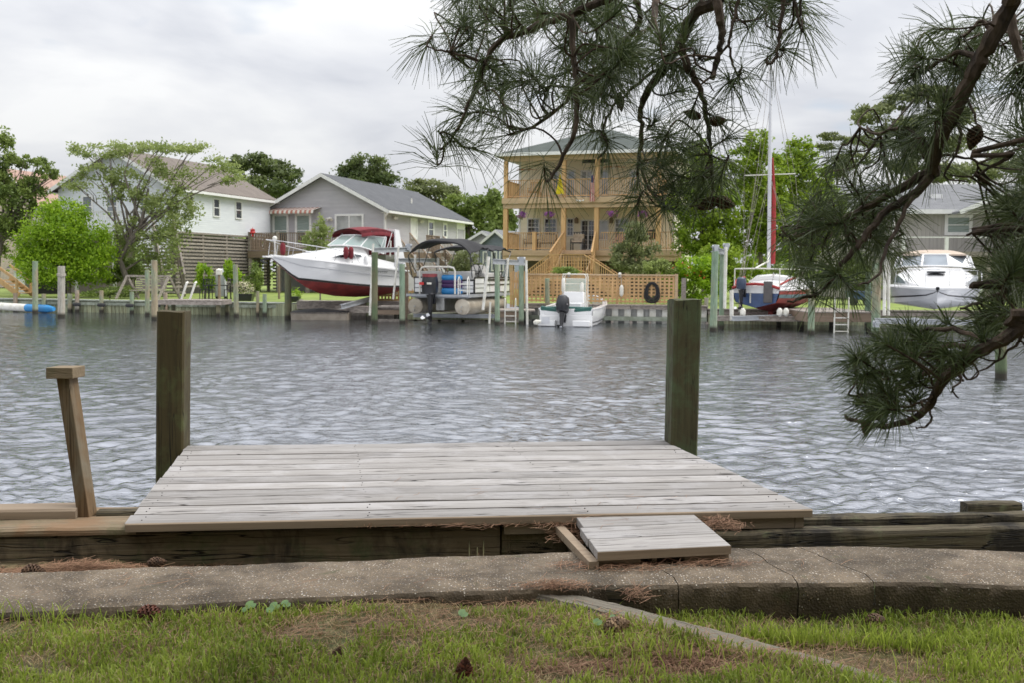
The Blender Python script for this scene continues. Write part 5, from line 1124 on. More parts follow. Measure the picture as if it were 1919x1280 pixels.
# ---- B: grey house in the middle
FB = FR((-15.13, 62.4)); WB, LB = 7.9, 13.6
hb = gable_house('grey_house', 'grey sided house with dark shingle roof behind the red bottomed cruiser', FB, WB, LB, 3.15, 5.66, 7.66, m_sidegrey, m_shgrey, .45, .5)
zz0 = FB.z(570, 437, 0)
for x0, x1 in ((511.5, 541.5), (553.5, 584)): win(hb, FB, 0, FB.a(x0, 420, 0), FB.a(x1, 420, 0), 3.35, FB.z(560, 399.5, 0), fr=.14, grid=None, blind=m_blind)
win(hb, FB, 0, FB.a(628, 410, 0), FB.a(682, 410, 0), 3.9, FB.z(655, 400, 0), 'slider', fr=.12, grid=None, pane=m_glassc, label='wide sliding window with pale curtains')
SB = FB.side(WB)
for x0, x1, y0, y1, st_, pn in ((768, 781, 407, 447, 'door', m_white), (801, 812.5, 411, 446, 'double', m_glass), (829, 837, 416, 446, 'double', m_glass)):
    win(hb, SB, 0, SB.a(x0, 430, 0), SB.a(x1, 430, 0), SB.z(x0, y1, 0), SB.z(x0, y0, 0), st_ if st_ != 'door' else 'plain', fr=.16, grid=None, pane=pn, name='door' if st_ == 'door' else 'window')
# covered recess at the far end of the side
mb = MB(SB.T); x0 = SB.a(855, 430, 0); mb.box((x0, -.05, 3.15), (x0+.12, .05, 5.5)); mb.box((LB-.12, -.05, 3.15), (LB, .05, 5.5)); mb.box((x0+.121, -.02, 4.95), (LB-.121, .03, 5.5)); mb.build('porch_frame', m_white, hb)
# lower storey wall
mb = MB(FB.T); lap(mb, .2, WB-.2, .6, 3.0, .6); mb.build('lower_wall', m_sidegrey, hb); mb = MB(SB.T); lap(mb, .6, LB, .6, 3.13, .21); mb.build('lower_wall', m_sidegrey, hb)
mb = MB(FB.T); mb.path([(WB+.42, -.45, 5.35), (WB+.25, -.4, 5.2), (WB+.08, -.1, 5.0), (WB+.06, -.06, 4.8), (WB+.06, -.06, 3.2)], .055, 8); mb.build('downspout', m_white, hb)
for F_, px, py in ((FB, 619.5, 408), (SB, 737, 405), (SB, 786, 412)):
    x, z = F_.a(px, py, 0), F_.z(px, py, 0); mb = MB(F_.T); mb.box((x-.08, -.06, z-.1), (x+.08, 0, z+.06)); mb.build('porch_light', m_pvc, hb)
    mb = MB(F_.T)
    for s_ in (-1, 1): mb.path([(x+s_*.03, -.06, z), (x+s_*.16, -.22, z-.10)], [.05, .10], 8)
    mb.build('porch_light', m_pvc, hb)
p = FB.T @ Vector((WB/2, 1.0, 0)); mb = MB(FB.T); mb.tube((2.2, 6, 6.9), (2.2, 6, 7.2), .06); mb.tube((6.6, 7.0, 6.2), (6.6, 7.0, 6.75), .05); mb.build('vent_pipe', m_pvc, hb)
# awning, scalloped, red and white
aw = thing('awning', 'small scalloped red and white striped awning over the grey house windows', 'awning', FB.T @ Matrix.Translation((FB.a(545, 395, 0), 0, 5.4)))
x0, x1 = FB.a(504, 394, -.5), FB.a(589, 394, -.5); zt, zb = FB.z(545, 388, -.1), FB.z(545, 393, -.6); ns = 20
for par, nm, m_ in ((0, 'red_stripes', M('awning_red', (.50, .22, .17), rough=.8)), (1, 'white_stripes', m_pvc)):
    mb = MB(FB.T)
    for i in range(ns):
        if i % 2 != par: continue
        a, b_ = x0+(x1-x0)*i/ns, x0+(x1-x0)*(i+1)/ns; m2 = (a+b_)/2; sc_ = .10 if i % 4 < 2 else .02
        mb.add([(a+.25, -.02, zt), (b_+.25, -.02, zt), (b_, -.6, zb), (a, -.6, zb), (b_-.03, -.61, zb-.15), (m2, -.61, zb-.22-sc_*.3), (a-.03, -.61, zb-.15)], [(0, 1, 2, 3), (3, 2, 4, 5, 6)])
    mb.build(nm, m_, aw)
# grey house deck with rail, posts, right hand stair
dk = thing('house_deck', 'raised brown wooden deck with balustrade in front of the grey house', 'deck', FB.T @ Matrix.Translation((-1, -3, .58))); ZF = 3.05
xl, xr = FB.a(465, 460, -3.2), WB+.2; yf = -3.2
mb = MB(FB.T); mb.box((xl, yf, ZF-.06), (xr, -.03, ZF)); mb.box((xl, yf-.04, ZF-.38), (xr, yf-.001, ZF+.0)); mb.box((xl-.04, yf, ZF-.38), (xl-.001, -.1, ZF)); mb.box((WB+.05, -.03, ZF-.06), (WB+2.2, 3.4, ZF)); mb.box((WB+2.21, -3.2, ZF-.35), (WB+2.25, 3.4, ZF)); mb.box((xr+.001, -3.2, ZF-.06), (WB+2.2, -.031, ZF)); mb.build('floor', m_olddeck, dk)
mb = MB(FB.T); rail_run(mb, (xl, yf+.05, ZF), (WB+2.2, yf+.05, ZF), 1.05, .12); rail_run(mb, (xl+.05, yf+.1, ZF), (xl+.05, -.1, ZF), 1.05, .12); rail_run(mb, (WB+2.18, 1.2, ZF), (WB+2.18, 3.3, ZF), 1.05, .12); mb.build('rail', m_olddeck, dk)
mb = MB(FB.T)
for x in list(np.linspace(xl, xr, 5))+[WB+2.1]: mb.box((x, yf+.02, .58), (x+.2, yf+.2, ZF-.39)); mb.box((x, yf-.02, ZF+.01), (x+.12, yf+.12, ZF+1.12))
mb.build('post', m_walegrey, dk)
for k, (tp, bt) in enumerate((((WB+2.3, -2.6, ZF), (WB+5.0, -4.2, .65)), ((WB+2.3, 2.6, ZF), (WB+5.4, 1.2, .65)))):
    tp, bt = Vector(tp), Vector(bt); perp = Vector((-(bt-tp).y, (bt-tp).x, 0)).normalized()*.5; mb = MB(FB.T)
    for s_ in (-1, 1): mb.bar(tp+perp*s_, bt+perp*s_, .05, .28); rail_run(mb, tp+perp*s_+Vector((0, 0, .1)), bt+perp*s_+Vector((0, 0, .1)), .95, .15)
    for i in range(14): c = tp.lerp(bt, (i+.5)/14)+Vector((0, 0, .08)); mb.bar(c-perp*.93, c+perp*.93, .26, .045)
    mb.build('stair', m_olddeck, dk)
mb = MB(FB.T); z = .8
while z < 2.6: mb.box((xl+.3, -1.0, z), (1.3, -.97, z+.1)); z += .2
mb.build('lattice_skirt', m_walegrey, dk)
for i, (px, py, b) in enumerate(((473.5, 434, -3.15), (728, 437, -3.1))):
    x, z = FB.a(px, py, b), FB.z(px, py, b); T = FB.T @ Matrix.Translation((x, b, z)); t_ = thing('bird_feeder', 'red feeder above the %s end of the grey house deck rail' % ['left', 'right'][i], 'bird feeder', T, 'red feeders on the grey house deck')
    mb = MB(T); mb.path([(0, 0, -.1), (0, 0, -.04), (0, 0, .1), (0, 0, .14), (0, 0, .2)], [.12, .17, .12, .17, .03], 10); mb.build('reservoir', m_redp, t_); mb = MB(T); mb.path([(0, 0, -.1), (0, 0, -.25)], [.05, .08], 8); mb.tube((0, 0, .18), (0, 0, .3), .01, n=5); mb.build('hanger', m_redp, t_)

# ---- small blue grey gabled house behind
FS = FR((P(898, 480, 76).x, 76.5), (.90, -.43)); hs = gable_house('blue_house', 'small blue grey gabled house seen through the pontoon boat canopy', FS, 2.9, 7, .7, 3.9, 5.0, m_sideblue, m_shlight, .25, .3)
for x0, x1 in ((905, 914), (936, 945)): win(hs, FS, 0, FS.a(x0, 475, 0)-.0, FS.a(x1, 475, 0), 2.0, 3.5, fr=.1, pane=m_glassl, grid=None)
win(hs, FS, 0, FS.a(921, 475, 0), FS.a(932, 475, 0), 2.0, 3.5, fr=.1, pane=m_glassl, grid=None)
FS2 = FR((P(868, 480, 80).x, 81), (.95, -.30)); gable_house('garage', 'low grey garage roofline between the grey house and the small blue house', FS2, 3.2, 5, .7, 4.2, 5.1, m_sidegrey, m_shlight, .25, .3)

# ---- C: tan house with two porches
FC = FR((-.39, 56.0)); hc = thing('porch_house', 'cream house with two honey coloured wooden porches and a green hip roof', 'house', FC.T @ Matrix.Translation((0, 0, .58)))
WC = 8.6; B0 = 2.5; xw0, xw1 = FC.a(974, 430, B0), FC.a(1262, 430, B0); ZL, ZU, ZE = 3.14, 5.98, 8.28; LC = 9.0
mb = MB(FC.T); lap(mb, xw0, xw1, 2.5, ZU-.45, B0); lap(mb, xw0, xw1, ZU-.02, ZE, B0, .115); mb.build('front_wall', m_sideyel, hc)
SC = FC.side(xw1); mb = MB(SC.T); lap(mb, B0, LC, .7, ZE, 0); mb.build('side_wall', m_sideyel, hc)
mb = MB(FC.T); mb.box((xw0+.02, B0+.05, .6), (xw1-.02, LC, 2.5)); mb.box((xw0+.02, B0+.05, 2.55), (xw1-.06, LC, ZE-.02)); mb.build('core', m_sideyel, hc)
mb = MB(FC.T)
for x in (xw0, xw1): mb.box((x-.06, B0-.03, 2.5), (x+.06, B0+.06, ZE))
mb.build('corner_board', m_white, hc)
# roof
e = .45; rx0, rx1, ry0, ry1 = -e, FC.a(1264, 288, -e), -e, LC+e; rp_ = Vector((4.5, 4.4, FC.z(1145, 241, 4.4))); rp2 = Vector((5.0, 5.0, rp_.z)); zr = ZE+.10
mb = MB(FC.T); c = [(rx0, ry0, zr), (rx1, ry0, zr), (rx1, ry1, zr), (rx0, ry1, zr)]
mb.add(c+[tuple(rp_), tuple(rp2)], [(0, 1, 5, 4), (1, 2, 5), (2, 3, 4, 5), (3, 0, 4)]); mb.build('roof', m_shgreen, hc)
mb = MB(FC.T); mb.box((rx0, ry0-.08, zr-.14), (rx1, ry0-.002, zr+.03)); mb.box((rx1+.002, ry0-.08, zr-.14), (rx1+.08, ry1, zr+.03)); mb.box((rx0-.08, ry0-.08, zr-.14), (rx0-.002, ry1, zr+.03)); mb.build('gutter', m_white, hc)
mb = MB(FC.T); mb.box((rx0, ry0, zr-.05), (rx1, ry1, zr-.02)); mb.build('soffit', M('porch_ceiling', (.42, .36, .27), rough=.8), hc)
pa = [0.0, FC.a(1057, 350, 0), FC.a(1119, 350, 0), FC.a(1235, 350, 0)]
mb = MB(FC.T); mb.box((-.1, -.08, ZE-.28), (WC+.35, .08, zr-.051)); mb.build('roof_beam', m_cedar2, hc)
for x in pa:
    mb = MB(FC.T); mb.box((x-.10, -.10, ZU+.001), (x+.10, .10, ZE-.281)); mb.build('porch_post', m_cedar, hc)
    mb = MB(FC.T); mb.box((x-.12, -.12, ZL+.001), (x+.12, .12, ZU-.56)); mb.build('porch_post', m_cedar, hc)
xend = WC+1.2
mb = MB(FC.T); mb.box((-.15, -.2, ZU-.06), (WC+.4, B0-.02, ZU)); mb.box((-.15, -.26, ZU-.30), (WC+.4, -.201, ZU-.005)); mb.box((-.12, -.16, ZU-.56), (WC+.35, .16, ZU-.301)); mb.build('upper_floor', m_cedar2, hc)
mb = MB(FC.T); mb.box((-.15, -.2, ZL-.06), (xend, B0-.02, ZL)); mb.box((-.15, -.26, ZL-.30), (xend, -.201, ZL-.005)); mb.box((-.12, -.16, ZL-.58), (xend-.1, .06, ZL-.301)); mb.build('lower_floor', m_cedar2, hc)
RM = .82
mb = MB(FC.T)
for i in range(3): rail_run(mb, (pa[i]+.1, 0, ZU), (pa[i+1]-.1, 0, ZU), .98, .125)
rail_run(mb, (0, .1, ZU), (0, B0-.05, ZU), .98); rail_run(mb, (pa[3], .1, ZU), (pa[3], B0-.05, ZU), .98); mb.build('upper_rail', m_cedar, hc)
mb = MB(FC.T); mid = (pa[0]+pa[1])/2
rail_run(mb, (pa[0]+.12, 0, ZL), (pa[1]-.35, 0, ZL), .95, .125); rail_run(mb, (pa[2]+.25, 0, ZL), (pa[3]-.12, 0, ZL), .95, .125); rail_run(mb, (pa[3]+.12, 0, ZL), (xend-.1, 0, ZL), .95, .125); rail_run(mb, (0, .12, ZL), (0, B0-.05, ZL), .95)
rail_run(mb, (xend-.1, .1, ZL), (xend-.1, B0, ZL), .95); mb.box((mid-.1, -.1, ZL), (mid+.1, .1, ZL+1.0)); mb.build('lower_rail', m_cedar, hc)
mb = MB(FC.T)
for x in (.3, pa[1], pa[2], 6.8, pa[3]): mb.box((x-.12, .1, .5), (x+.12, .34, ZL-.58))
mb.build('support_post', m_cedar2, hc)
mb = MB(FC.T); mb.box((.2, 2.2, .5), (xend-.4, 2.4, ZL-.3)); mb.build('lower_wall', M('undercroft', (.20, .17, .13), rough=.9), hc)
# windows and doors
for x0, x1, y0, y1, st_, gr, pn in ((988, 1012, 408, 442, 'double', (3, 4), m_glass), (1020, 1044, 408, 442, 'double', (3, 4), m_glass), (1062, 1076, 408, 442, 'double', (2, 4), m_glass), (1152, 1179, 408, 442, 'double', (3, 4), m_glassl)):
    win(hc, FC, B0, FC.a(x0, 420, B0), FC.a(x1, 420, B0), FC.z(x0, y1, B0), FC.z(x0, y0, B0), st_, pane=pn, grid=gr, fr=.07)
win(hc, FC, B0, FC.a(1088, 440, B0), FC.a(1117, 440, B0), ZL+.03, FC.z(1100, 411, B0), 'door', pane=m_glass, grid=(4, 6), fr=.07, name='sliding_door')
win(hc, FC, B0, FC.a(1120, 440, B0), FC.a(1141, 440, B0), ZL+.6, FC.z(1100, 411, B0), 'plain', pane=m_glassc, grid=None, fr=.07)
for x0, x1 in ((1036, 1048), (1063, 1079), (1126, 1142), (1180, 1196)): win(hc, FC, B0, FC.a(x0, 330, B0), FC.a(x1, 330, B0), ZU+.25, FC.z(x0, 318, B0), 'plain', pane=m_glassl, grid=None, fr=.09)
win(hc, FC, B0, FC.a(1088, 330, B0), FC.a(1112, 330, B0), ZU+.03, FC.z(x0, 316, B0), 'door', pane=m_glassc, grid=None, fr=.10, name='sliding_door')
for px, py in ((1081, 413), (1146, 413)): x, z = FC.a(px, py, B0), FC.z(px, py, B0); mb = MB(FC.T); mb.box((x-.09, B0-.18, z-.14), (x+.09, B0-.02, z+.10)); mb.path([(x, B0-.1, z+.1), (x, B0-.1, z+.2)], [.12, .02], 6); mb.build('wall_lantern', m_olddeck, hc)
# central stair to the split landing with slatted screen
mb = MB(FC.T); s0, s1 = pa[1]+.1, pa[2]-.1; yy = -.26
for i in range(6): mb.box((s0, yy-.28*(i+1), ZL-.18*(i+1)-.03), (s1, yy-.28*i-.005, ZL-.18*(i+1)))
for x in (s0-.05, s1+.05): mb.bar((x, -.2, ZL-.1), (x, -1.95, ZL-1.2), .05, .28)
mb.build('stair', m_cedar2, hc)
mb = MB(FC.T)
for x, sx in ((s0-.06, -1), (s1+.06, 1)): rail_run(mb, (x, -.1, ZL), (x+sx*.25, -2.0, ZL-1.15), 1.0, .14); mb.bar((x, -.05, ZL-.05), (x+sx*.3, -2.05, ZL-1.25), .06, .5)
mb.build('stair_rail', m_cedar, hc)
ZM = ZL-1.25; lx0, lx1 = FC.a(1033, 480, -2.6), FC.a(1099, 480, -2.6); ex0, ex1 = FC.a(994, 512, -2.6), FC.a(1150, 512, -2.6)
mb = MB(FC.T); mb.box((lx0, -3.1, ZM-.06), (lx1, -1.97, ZM)); mb.box((lx0, -3.14, ZM-.3), (lx1, -3.101, ZM)); mb.build('landing', m_cedar2, hc)
mb = MB(FC.T); rail_run(mb, (lx0, -3.1, ZM), (lx1, -3.1, ZM), .95, .13); zdrop = ZM-FC.z(994, 512, -3.1)+.75
for a0, a1 in ((lx0, ex0-.6), (lx1, ex1+.6)):
    for y in (-3.1, -2.1): rail_run(mb, (a0, y, ZM), (a1, y, .62), .95, .13)
    mb.bar((a0, -3.06, ZM-.1), (a1, -3.06, .55), .05, .28); mb.bar((a0, -2.1, ZM-.1), (a1, -2.1, .55), .05, .28)
    for i in range(8): c = Vector((a0, -2.6, ZM)).lerp(Vector((a1, -2.6, .6)), (i+.5)/8); mb.box((c.x-.14, -3.03, c.z-.05), (c.x+.14, -2.13, c.z))
mb.build('landing_rail', m_cedar, hc)
mb = MB(FC.T); z = ZM-1.0
for k in range(9): mb.box((lx0+.1, -3.09, ZM-.35+k*.14-.5), (lx1-.05, -3.065, ZM-.35+k*.14+.02-.5+.03))
for k in range(12): mb.box((lx0+.12+k*.155, -3.062, ZM-1.0), (lx0+.17+k*.155, -3.04, ZM+.8))
mb.build('screen', m_cedar, hc)
# porch furniture, grill, fans, baskets, flags
def hang_basket(px, py, lab):
    x, z = FC.a(px, py, .05), FC.z(px, py, .05); T = FC.T @ Matrix.Translation((x, .05, z)); t_ = thing('hanging_basket', lab, 'flower basket', T, 'hanging baskets of purple flowers'); mb = MB(T); mb.path([(0, 0, -.22), (0, 0, -.15), (0, 0, 0)], [.05, .14, .18], 10); mb.build('pot', m_olddeck, t_)
    mb = MB(T)
    for k in range(3): mb.tube((.17*math.cos(k*2.1), .17*math.sin(k*2.1), 0), (0, 0, .45), .008, n=5)
    mb.build('hanger', m_darkgrey, t_); w_ = (T.translation); rng = np.random.default_rng(int(px)); C, v = clump_pts([(w_.x, w_.y, w_.z+.02, .26, .26, .17)], 500, rng, 14, .25); leaves('flowers', C, .07, m_flower, t_, rng, v)
    C, v = clump_pts([(w_.x, w_.y, w_.z-.08, .2, .2, .15)], 120, rng, 8, .25); leaves('foliage', C, .06, m_mgreen, t_, rng, v)
hang_basket(976, 402, 'leftmost hanging basket of purple flowers under the tan upper porch'); hang_basket(1029, 402, 'second hanging basket of purple flowers from the left, left of the porch post')
hang_basket(1150, 400, 'third hanging basket of purple flowers, right of the central porch posts'); hang_basket(1204, 401, 'rightmost hanging basket of purple flowers under the tan upper porch')
def flag(name, lab, px, py0, py1, wpx, build):
    x, z0, z1 = FC.a(px, py0, -.25), FC.z(px, py0, -.25), FC.z(px, py1, -.25); T = FC.T @ Matrix.Translation((x, -.25, z0)); t_ = thing(name, lab, 'flag', T); mb = MB(T); mb.tube((.02, .25, -.5), (-.02, -.25, .12), .016, n=6); mb.build('pole', m_pvc, t_); build(t_, T, z0-z1, wpx*55/FPX)
def yflag(t_, T, h, w_):
    mb = MB(T); mb.loft([[(-w_*.1+s_*w_*(.15+.85*f)+.0, -.2+.06*math.sin(s_*9+f*2), -h*f+.02*math.sin(s_*7)) for f in np.linspace(0, 1, 9)] for s_ in np.linspace(-.5, .5, 11)]); mb.build('cloth', m_yellow, t_)
def sflag(t_, T, h, w_):
    n = 9; ms = [MB(T), MB(T), MB(T)]
    for k in range(n):
        s0_, s1_ = -.5+k/n, -.5+(k+1)/n
        for (f0, f1, m_i) in ((0, .28, 2), (.28, 1, k % 2)):
            if m_i == 2 and k > 6: m_i = k % 2
            ms[m_i].loft([[(s_*w_*(.5+.5*f), -.2+.05*math.sin(s_*12), -h*f) for f in np.linspace(f0, f1, 6)] for s_ in (s0_, s1_)])
    for m_, nm, mt_ in zip(ms, ('red_stripes', 'white_stripes', 'canton'), (M('flag_red', (.55, .10, .12), rough=.8), m_pvc, M('flag_blue', (.06, .09, .22), rough=.8))): m_.build(nm, mt_, t_)
flag('yellow_flag', 'yellow flag drooping from the left post of the upper porch', 1053, 327, 363, 16, yflag); flag('striped_flag', 'drooping red and white striped flag with dark blue corner on the upper porch', 1112, 328, 377, 9, sflag)
def fan(px, py, lab):
    x, z = FC.a(px, py, 1.2), FC.z(px, py, 1.2); T = FC.T @ Matrix.Translation((x, 1.2, z)); t_ = thing('ceiling_fan', lab, 'ceiling fan', T); mb = MB(T); mb.tube((0, 0, 0), (0, 0, ZE-z), .02); mb.path([(0, 0, -.08), (0, 0, .06)], [.10, .12], 10); mb.build('motor', m_pvc, t_)
    for k in range(5): a = k*2*math.pi/5+.4; mb = MB(T); mb.bar((.12*math.cos(a), .12*math.sin(a), .03), (.62*math.cos(a), .62*math.sin(a), .03), .13, .015); mb.build('blade', m_orange, t_)
fan(1150, 313, 'orange bladed ceiling fan on the right of the upper porch'); fan(986, 318, 'orange bladed ceiling fan on the left of the upper porch')
def porch_chair(px, b, lab, mat, cush, z=ZL, w_=.3):
    x = FC.a(px, 455, b); T = FC.T @ Matrix.Translation((x, b, z)); t_ = thing('porch_chair', lab, 'chair', T); mb = MB(T); mb.box((-w_, -.28, .38), (w_, .28, .42)); mb.bar((-w_, -.2, .62), (-w_, .28, .62), .06, .03); mb.bar((w_, -.2, .62), (w_, .28, .62), .06, .03)
    for k in range(5): mb.bar((-w_+.05+k*(w_-.05)/2, .26, .42), (-w_+.05+k*(w_-.05)/2, .38, 1.0), .06, .02)
    mb.bar((-w_, .38, 1.0), (w_, .38, 1.0), .05, .04); mb.build('frame', mat, t_); mb = MB(T); mb.box((-w_+.03, -.26, .425), (w_-.03, .22, .52)); mb.box((-w_+.03, .14, .525), (w_-.03, .24, .9)); mb.build('cushion', cush, t_, bevel=.03)
    for sx in (-1, 1):
        for sy in (-1, 1): mb = MB(T); mb.bar((sx*w_, sy*.24, 0), (sx*w_, sy*.24, .62 if sy < 0 else .40), .05); mb.build('leg', mat, t_)
m_cush = M('beige_cushion', (.50, .42, .32), (.36, .28, .2), 9, rough=.9)
porch_chair(1083, .5, 'dark porch chair with beige cushion in the stair opening', m_darkgrey, m_cush, w_=.34); porch_chair(1160, 1.2, 'pale wooden porch chair behind the right balustrade', m_walegrey, M('pink_cushion', (.55, .35, .32), rough=.9)); porch_chair(993, 1.0, 'dark cushioned porch chair at the left end of the lower porch', m_darkgrey, m_cush); porch_chair(1026, 1.0, 'dark cushioned porch chair left of the stair opening', m_darkgrey, m_cush, w_=.5)
porch_chair(1000, 1.0, 'brown chair at the left end of the upper porch', m_redp if False else m_cedar, m_cush, z=ZU)
x = FC.a(1224, 450, .8); T = FC.T @ Matrix.Translation((x, .8, ZL)); t_ = thing('barbecue_grill', 'black domed barbecue grill at the right end of the lower porch', 'grill', T); mb = MB(T); mb.path([(0, 0, .6), (0, 0, .75), (0, 0, .95), (0, 0, 1.08), (0, 0, 1.12)], [.30, .42, .42, .28, .05], 16); mb.build('bowl', m_black, t_); mb = MB(T)
for k in range(3): mb.tube((.3*math.cos(k*2.1), .3*math.sin(k*2.1), 0), (.15*math.cos(k*2.1), .15*math.sin(k*2.1), .62), .02)
mb.build('leg', m_black, t_)
# wind sign boards under the porch ceiling and white gull ornament
for k, (x0, x1) in enumerate(((1091, 1117), (1125, 1142))):
    a, b_ = FC.a(x0, 300, .15), FC.a(x1, 300, .15); z = FC.z(1110, 301, .15); T = FC.T @ Matrix.Translation((a, .15, z)); mb = MB(T); mb.box((0, 0, -.1), (b_-a, .03, .1))
    for i in range(int((b_-a)/.1)): mb.box((i*.1+.02, -.012, -.06+.03*(i % 2)), (i*.1+.07, -.001, .07-.03*(i % 3)))
    tag(mb.build('name_board', m_dark), 'dark carved board under the upper porch ceiling, %s the post with the striped flag' % ['left of', 'right of'][k], 'sign')
x, z = FC.a(1087, 376, -.28), FC.z(1087, 376, -.28); T = FC.T @ Matrix.Translation((x, -.28, z)); mb = MB(T); mb.ball((0, -.03, 0), (.06, .09, .07)); mb.prism([(-.05, -.02, .02), (-.24, -.02, .12), (-.2, -.02, .0)], (0, .02, 0)); mb.prism([(.05, -.02, .02), (.24, -.02, .10), (.2, -.02, .0)], (0, .02, 0)); tag(mb.build('gull_ornament', m_white), 'white bird ornament on the upper porch fascia', 'ornament')

# ---- lattice fence on the bulkhead
FL_ = FR((P(989, 540, 39.75).x, 39.75), (.985, -.17)); xA, xB = 0, FL_.a(1262, 540, 0); zb, zt = FL_.z(1120, 566, 0), FL_.z(1120, 515, 0)
lf = thing('lattice_fence', 'honey coloured square lattice fence standing on the white bulkhead', 'fence', FL_.T @ Matrix.Translation((0, 0, zb))); pit = (xB-xA)/34; sw = .072
mb = MB(FL_.T)
for i in range(35): x = xA+i*pit; mb.box((x-sw/2, 0, zb), (x+sw/2, .012, zt))
nz = 7; pz = (zt-zb-.12)/nz
for k in range(nz+1): z = zb+.06+k*pz; mb.box((xA-.04, .0125, z-sw/2), (xB+.04, .024, z+sw/2))
mb.build('lattice', m_cedar, lf); mb = MB(FL_.T); mb.box((xA-.06, -.05, zt-.001), (xB+.08, .08, zt+.05)); mb.build('top_rail', m_cedar2, lf); mb = MB(FL_.T)
for x in (xA-.08, xA+(xB-xA)*.33, xA+(xB-xA)*.62): mb.box((x-.05, .03, zb-.1), (x+.05, .13, zt-.002))
mb.box((xB+.05, -.03, zb-.2), (xB+.17, .12, zt+.07)); mb.build('post', m_cedar2, lf); mb = MB(FL_.T); mb.box((xB+.30, .0, zb-.3), (xB+.48, .18, zt-.08)); mb.build('post', m_walegrey, lf)
mb = MB(FL_.T); mb.box((xA-.08, -.06, zb-.09), (xB+.04, .09, zb-.045)); mb.build('bottom_rail', m_cedar2, lf)
# post lamp on fence, hanging fender, hose, plank gate by the lifts
for px, py, lab in ((1066, 516, 'left'), (1161.5, 516, 'right')):
    x, z = FL_.a(px, py, -.08), FL_.z(px, py, -.08); T = FL_.T @ Matrix.Translation((x, -.08, z)); t_ = thing('fence_lamp', 'small white lamp on the lattice fence top, the %s one' % lab, 'lamp', T); mb = MB(T); mb.path([(0, 0, -.06), (0, 0, .03)], [.07, .05], 8); mb.build('base', m_walegrey, t_); mb = MB(T); mb.path([(0, 0, .031), (0, 0, .10), (0, 0, .13)], [.06, .07, .02], 8); mb.build('globe', m_pvc, t_)
for px, y0, y1, lab in ((1165, 533, 555, 'white fender hanging on a rope from the lattice fence'),):
    x, z0_, z1_ = FL_.a(px, y0, -.12), FL_.z(px, y0, -.12), FL_.z(px, y1, -.12); T = FL_.T @ Matrix.Translation((x, -.12, z1_)); t_ = thing('hanging_fender', lab, 'fender', T); h = z0_-z1_; mb = MB(T); mb.path([(0, 0, 0), (0, 0, .04), (0, 0, .1), (0, 0, h-.1), (0, 0, h-.03), (0, 0, h)], [.02, .06, .08, .08, .05, .02], 12); mb.build('body', m_pvc, t_); mb = MB(T); mb.tube((0, 0, h), (-.03, .1, FL_.z(px, 516, 0)-z1_), .012, n=5); mb.build('line', m_rope, t_)
x, z = FL_.a(1222, 545, -.05), FL_.z(1222, 546, -.05); T = FL_.T @ Matrix.Translation((x, -.05, z)); mb = MB(T); rnd = random.Random(3)
for k in range(7): r1, r2 = .15+.022*k, .26+.024*k; mb.path([(r1*(1.0+.35*max(0, -math.cos(a)))*math.sin(a), -.015*(k % 3)-.02, r2*math.cos(a)+.03-.01*k) for a in np.linspace(0, 6.28, 26)], .016, 6)
tag(mb.build('coiled_hose', m_rubber), 'dark coiled hose hanging at the right end of the lattice fence', 'hose')
a_, b_ = P(956, 512, 40.8), P(976, 512, 40.8); T = Matrix.Translation((a_.x, 40.8, .5)); mb = MB(T)
for k in range(6): mb.box((k*.10, 0, 0), (k*.10+.085, .025, 1.42+.05*(k % 2)))
mb.box((0, .026, .3), (.6, .06, .4)); mb.box((0, .026, 1.0), (.6, .06, 1.1)); tag(mb.build('plank_screen', m_cedar), 'narrow vertical plank screen between the lift pilings and the lattice fence', 'fence')
mb = MB(Matrix.Translation(P(735, 556, 42.6))); n_ = 12
for k in range(n_): mb.box((-.75+k*.14, 0, -.35), (-.75+k*.14+.08, .012, .35))
for k in range(4): mb.box((-.78, .0125, -.33+k*.18), (.95, .024, -.25+k*.18))
tag(mb.build('low_fence', m_cedar), 'low lattice panel seen under the stern of the cruiser', 'fence')

# ---- D: taupe house on the right
FD = FR((P(1592, 400, 52).x, 52.5), (.985, -.10)); hd = thing('taupe_house', 'taupe vertical board house with light grey shingle roof behind the pine on the right', 'house', FD.T @ Matrix.Translation((0, 0, .58)))
WD = 15; zE = FD.z(1700, 398, 0); mb = MB(FD.T)
x = 0
while x < WD: mb.box((x, 0, .7), (x+.19, .03, zE)); x += .20
mb.box((0, .031, .7), (WD, 8, zE-.01)); mb.build('wall', m_sided, hd); zR = FD.z(1750, 348, 4); mb = MB(FD.T); mb.hexa([(-.5, -.5, zE), (WD, -.5, zE), (WD, 4, zR), (-.5, 4, zR)], [(-.5, -.5, zE+.1), (WD, -.5, zE+.1), (WD, 4, zR+.1), (-.5, 4, zR+.1)]); mb.hexa([(-.5, 4.001, zR), (WD, 4.001, zR), (WD, 8.5, zE), (-.5, 8.5, zE)], [(-.5, 4.001, zR+.1), (WD, 4.001, zR+.1), (WD, 8.5, zE+.1), (-.5, 8.5, zE+.1)]); mb.build('roof', m_shlight, hd)
mb = MB(FD.T); mb.box((-.5, -.62, zE-.08), (WD, -.501, zE+.14)); mb.box((-.5, -.5, zE-.06), (WD, 0, zE-.03)); mb.prism([(-.02, .0, zE-.01), (-.02, 8, zE-.01), (-.02, 4, zR-.02)], (.06, 0, 0)); mb.build('gutter', m_white, hd)
win(hd, FD, 0, FD.a(1770, 420, 0), FD.a(1822, 420, 0), FD.z(1790, 440, 0), FD.z(1790, 401, 0), 'double', pane=m_blind, grid=None, fr=.16)
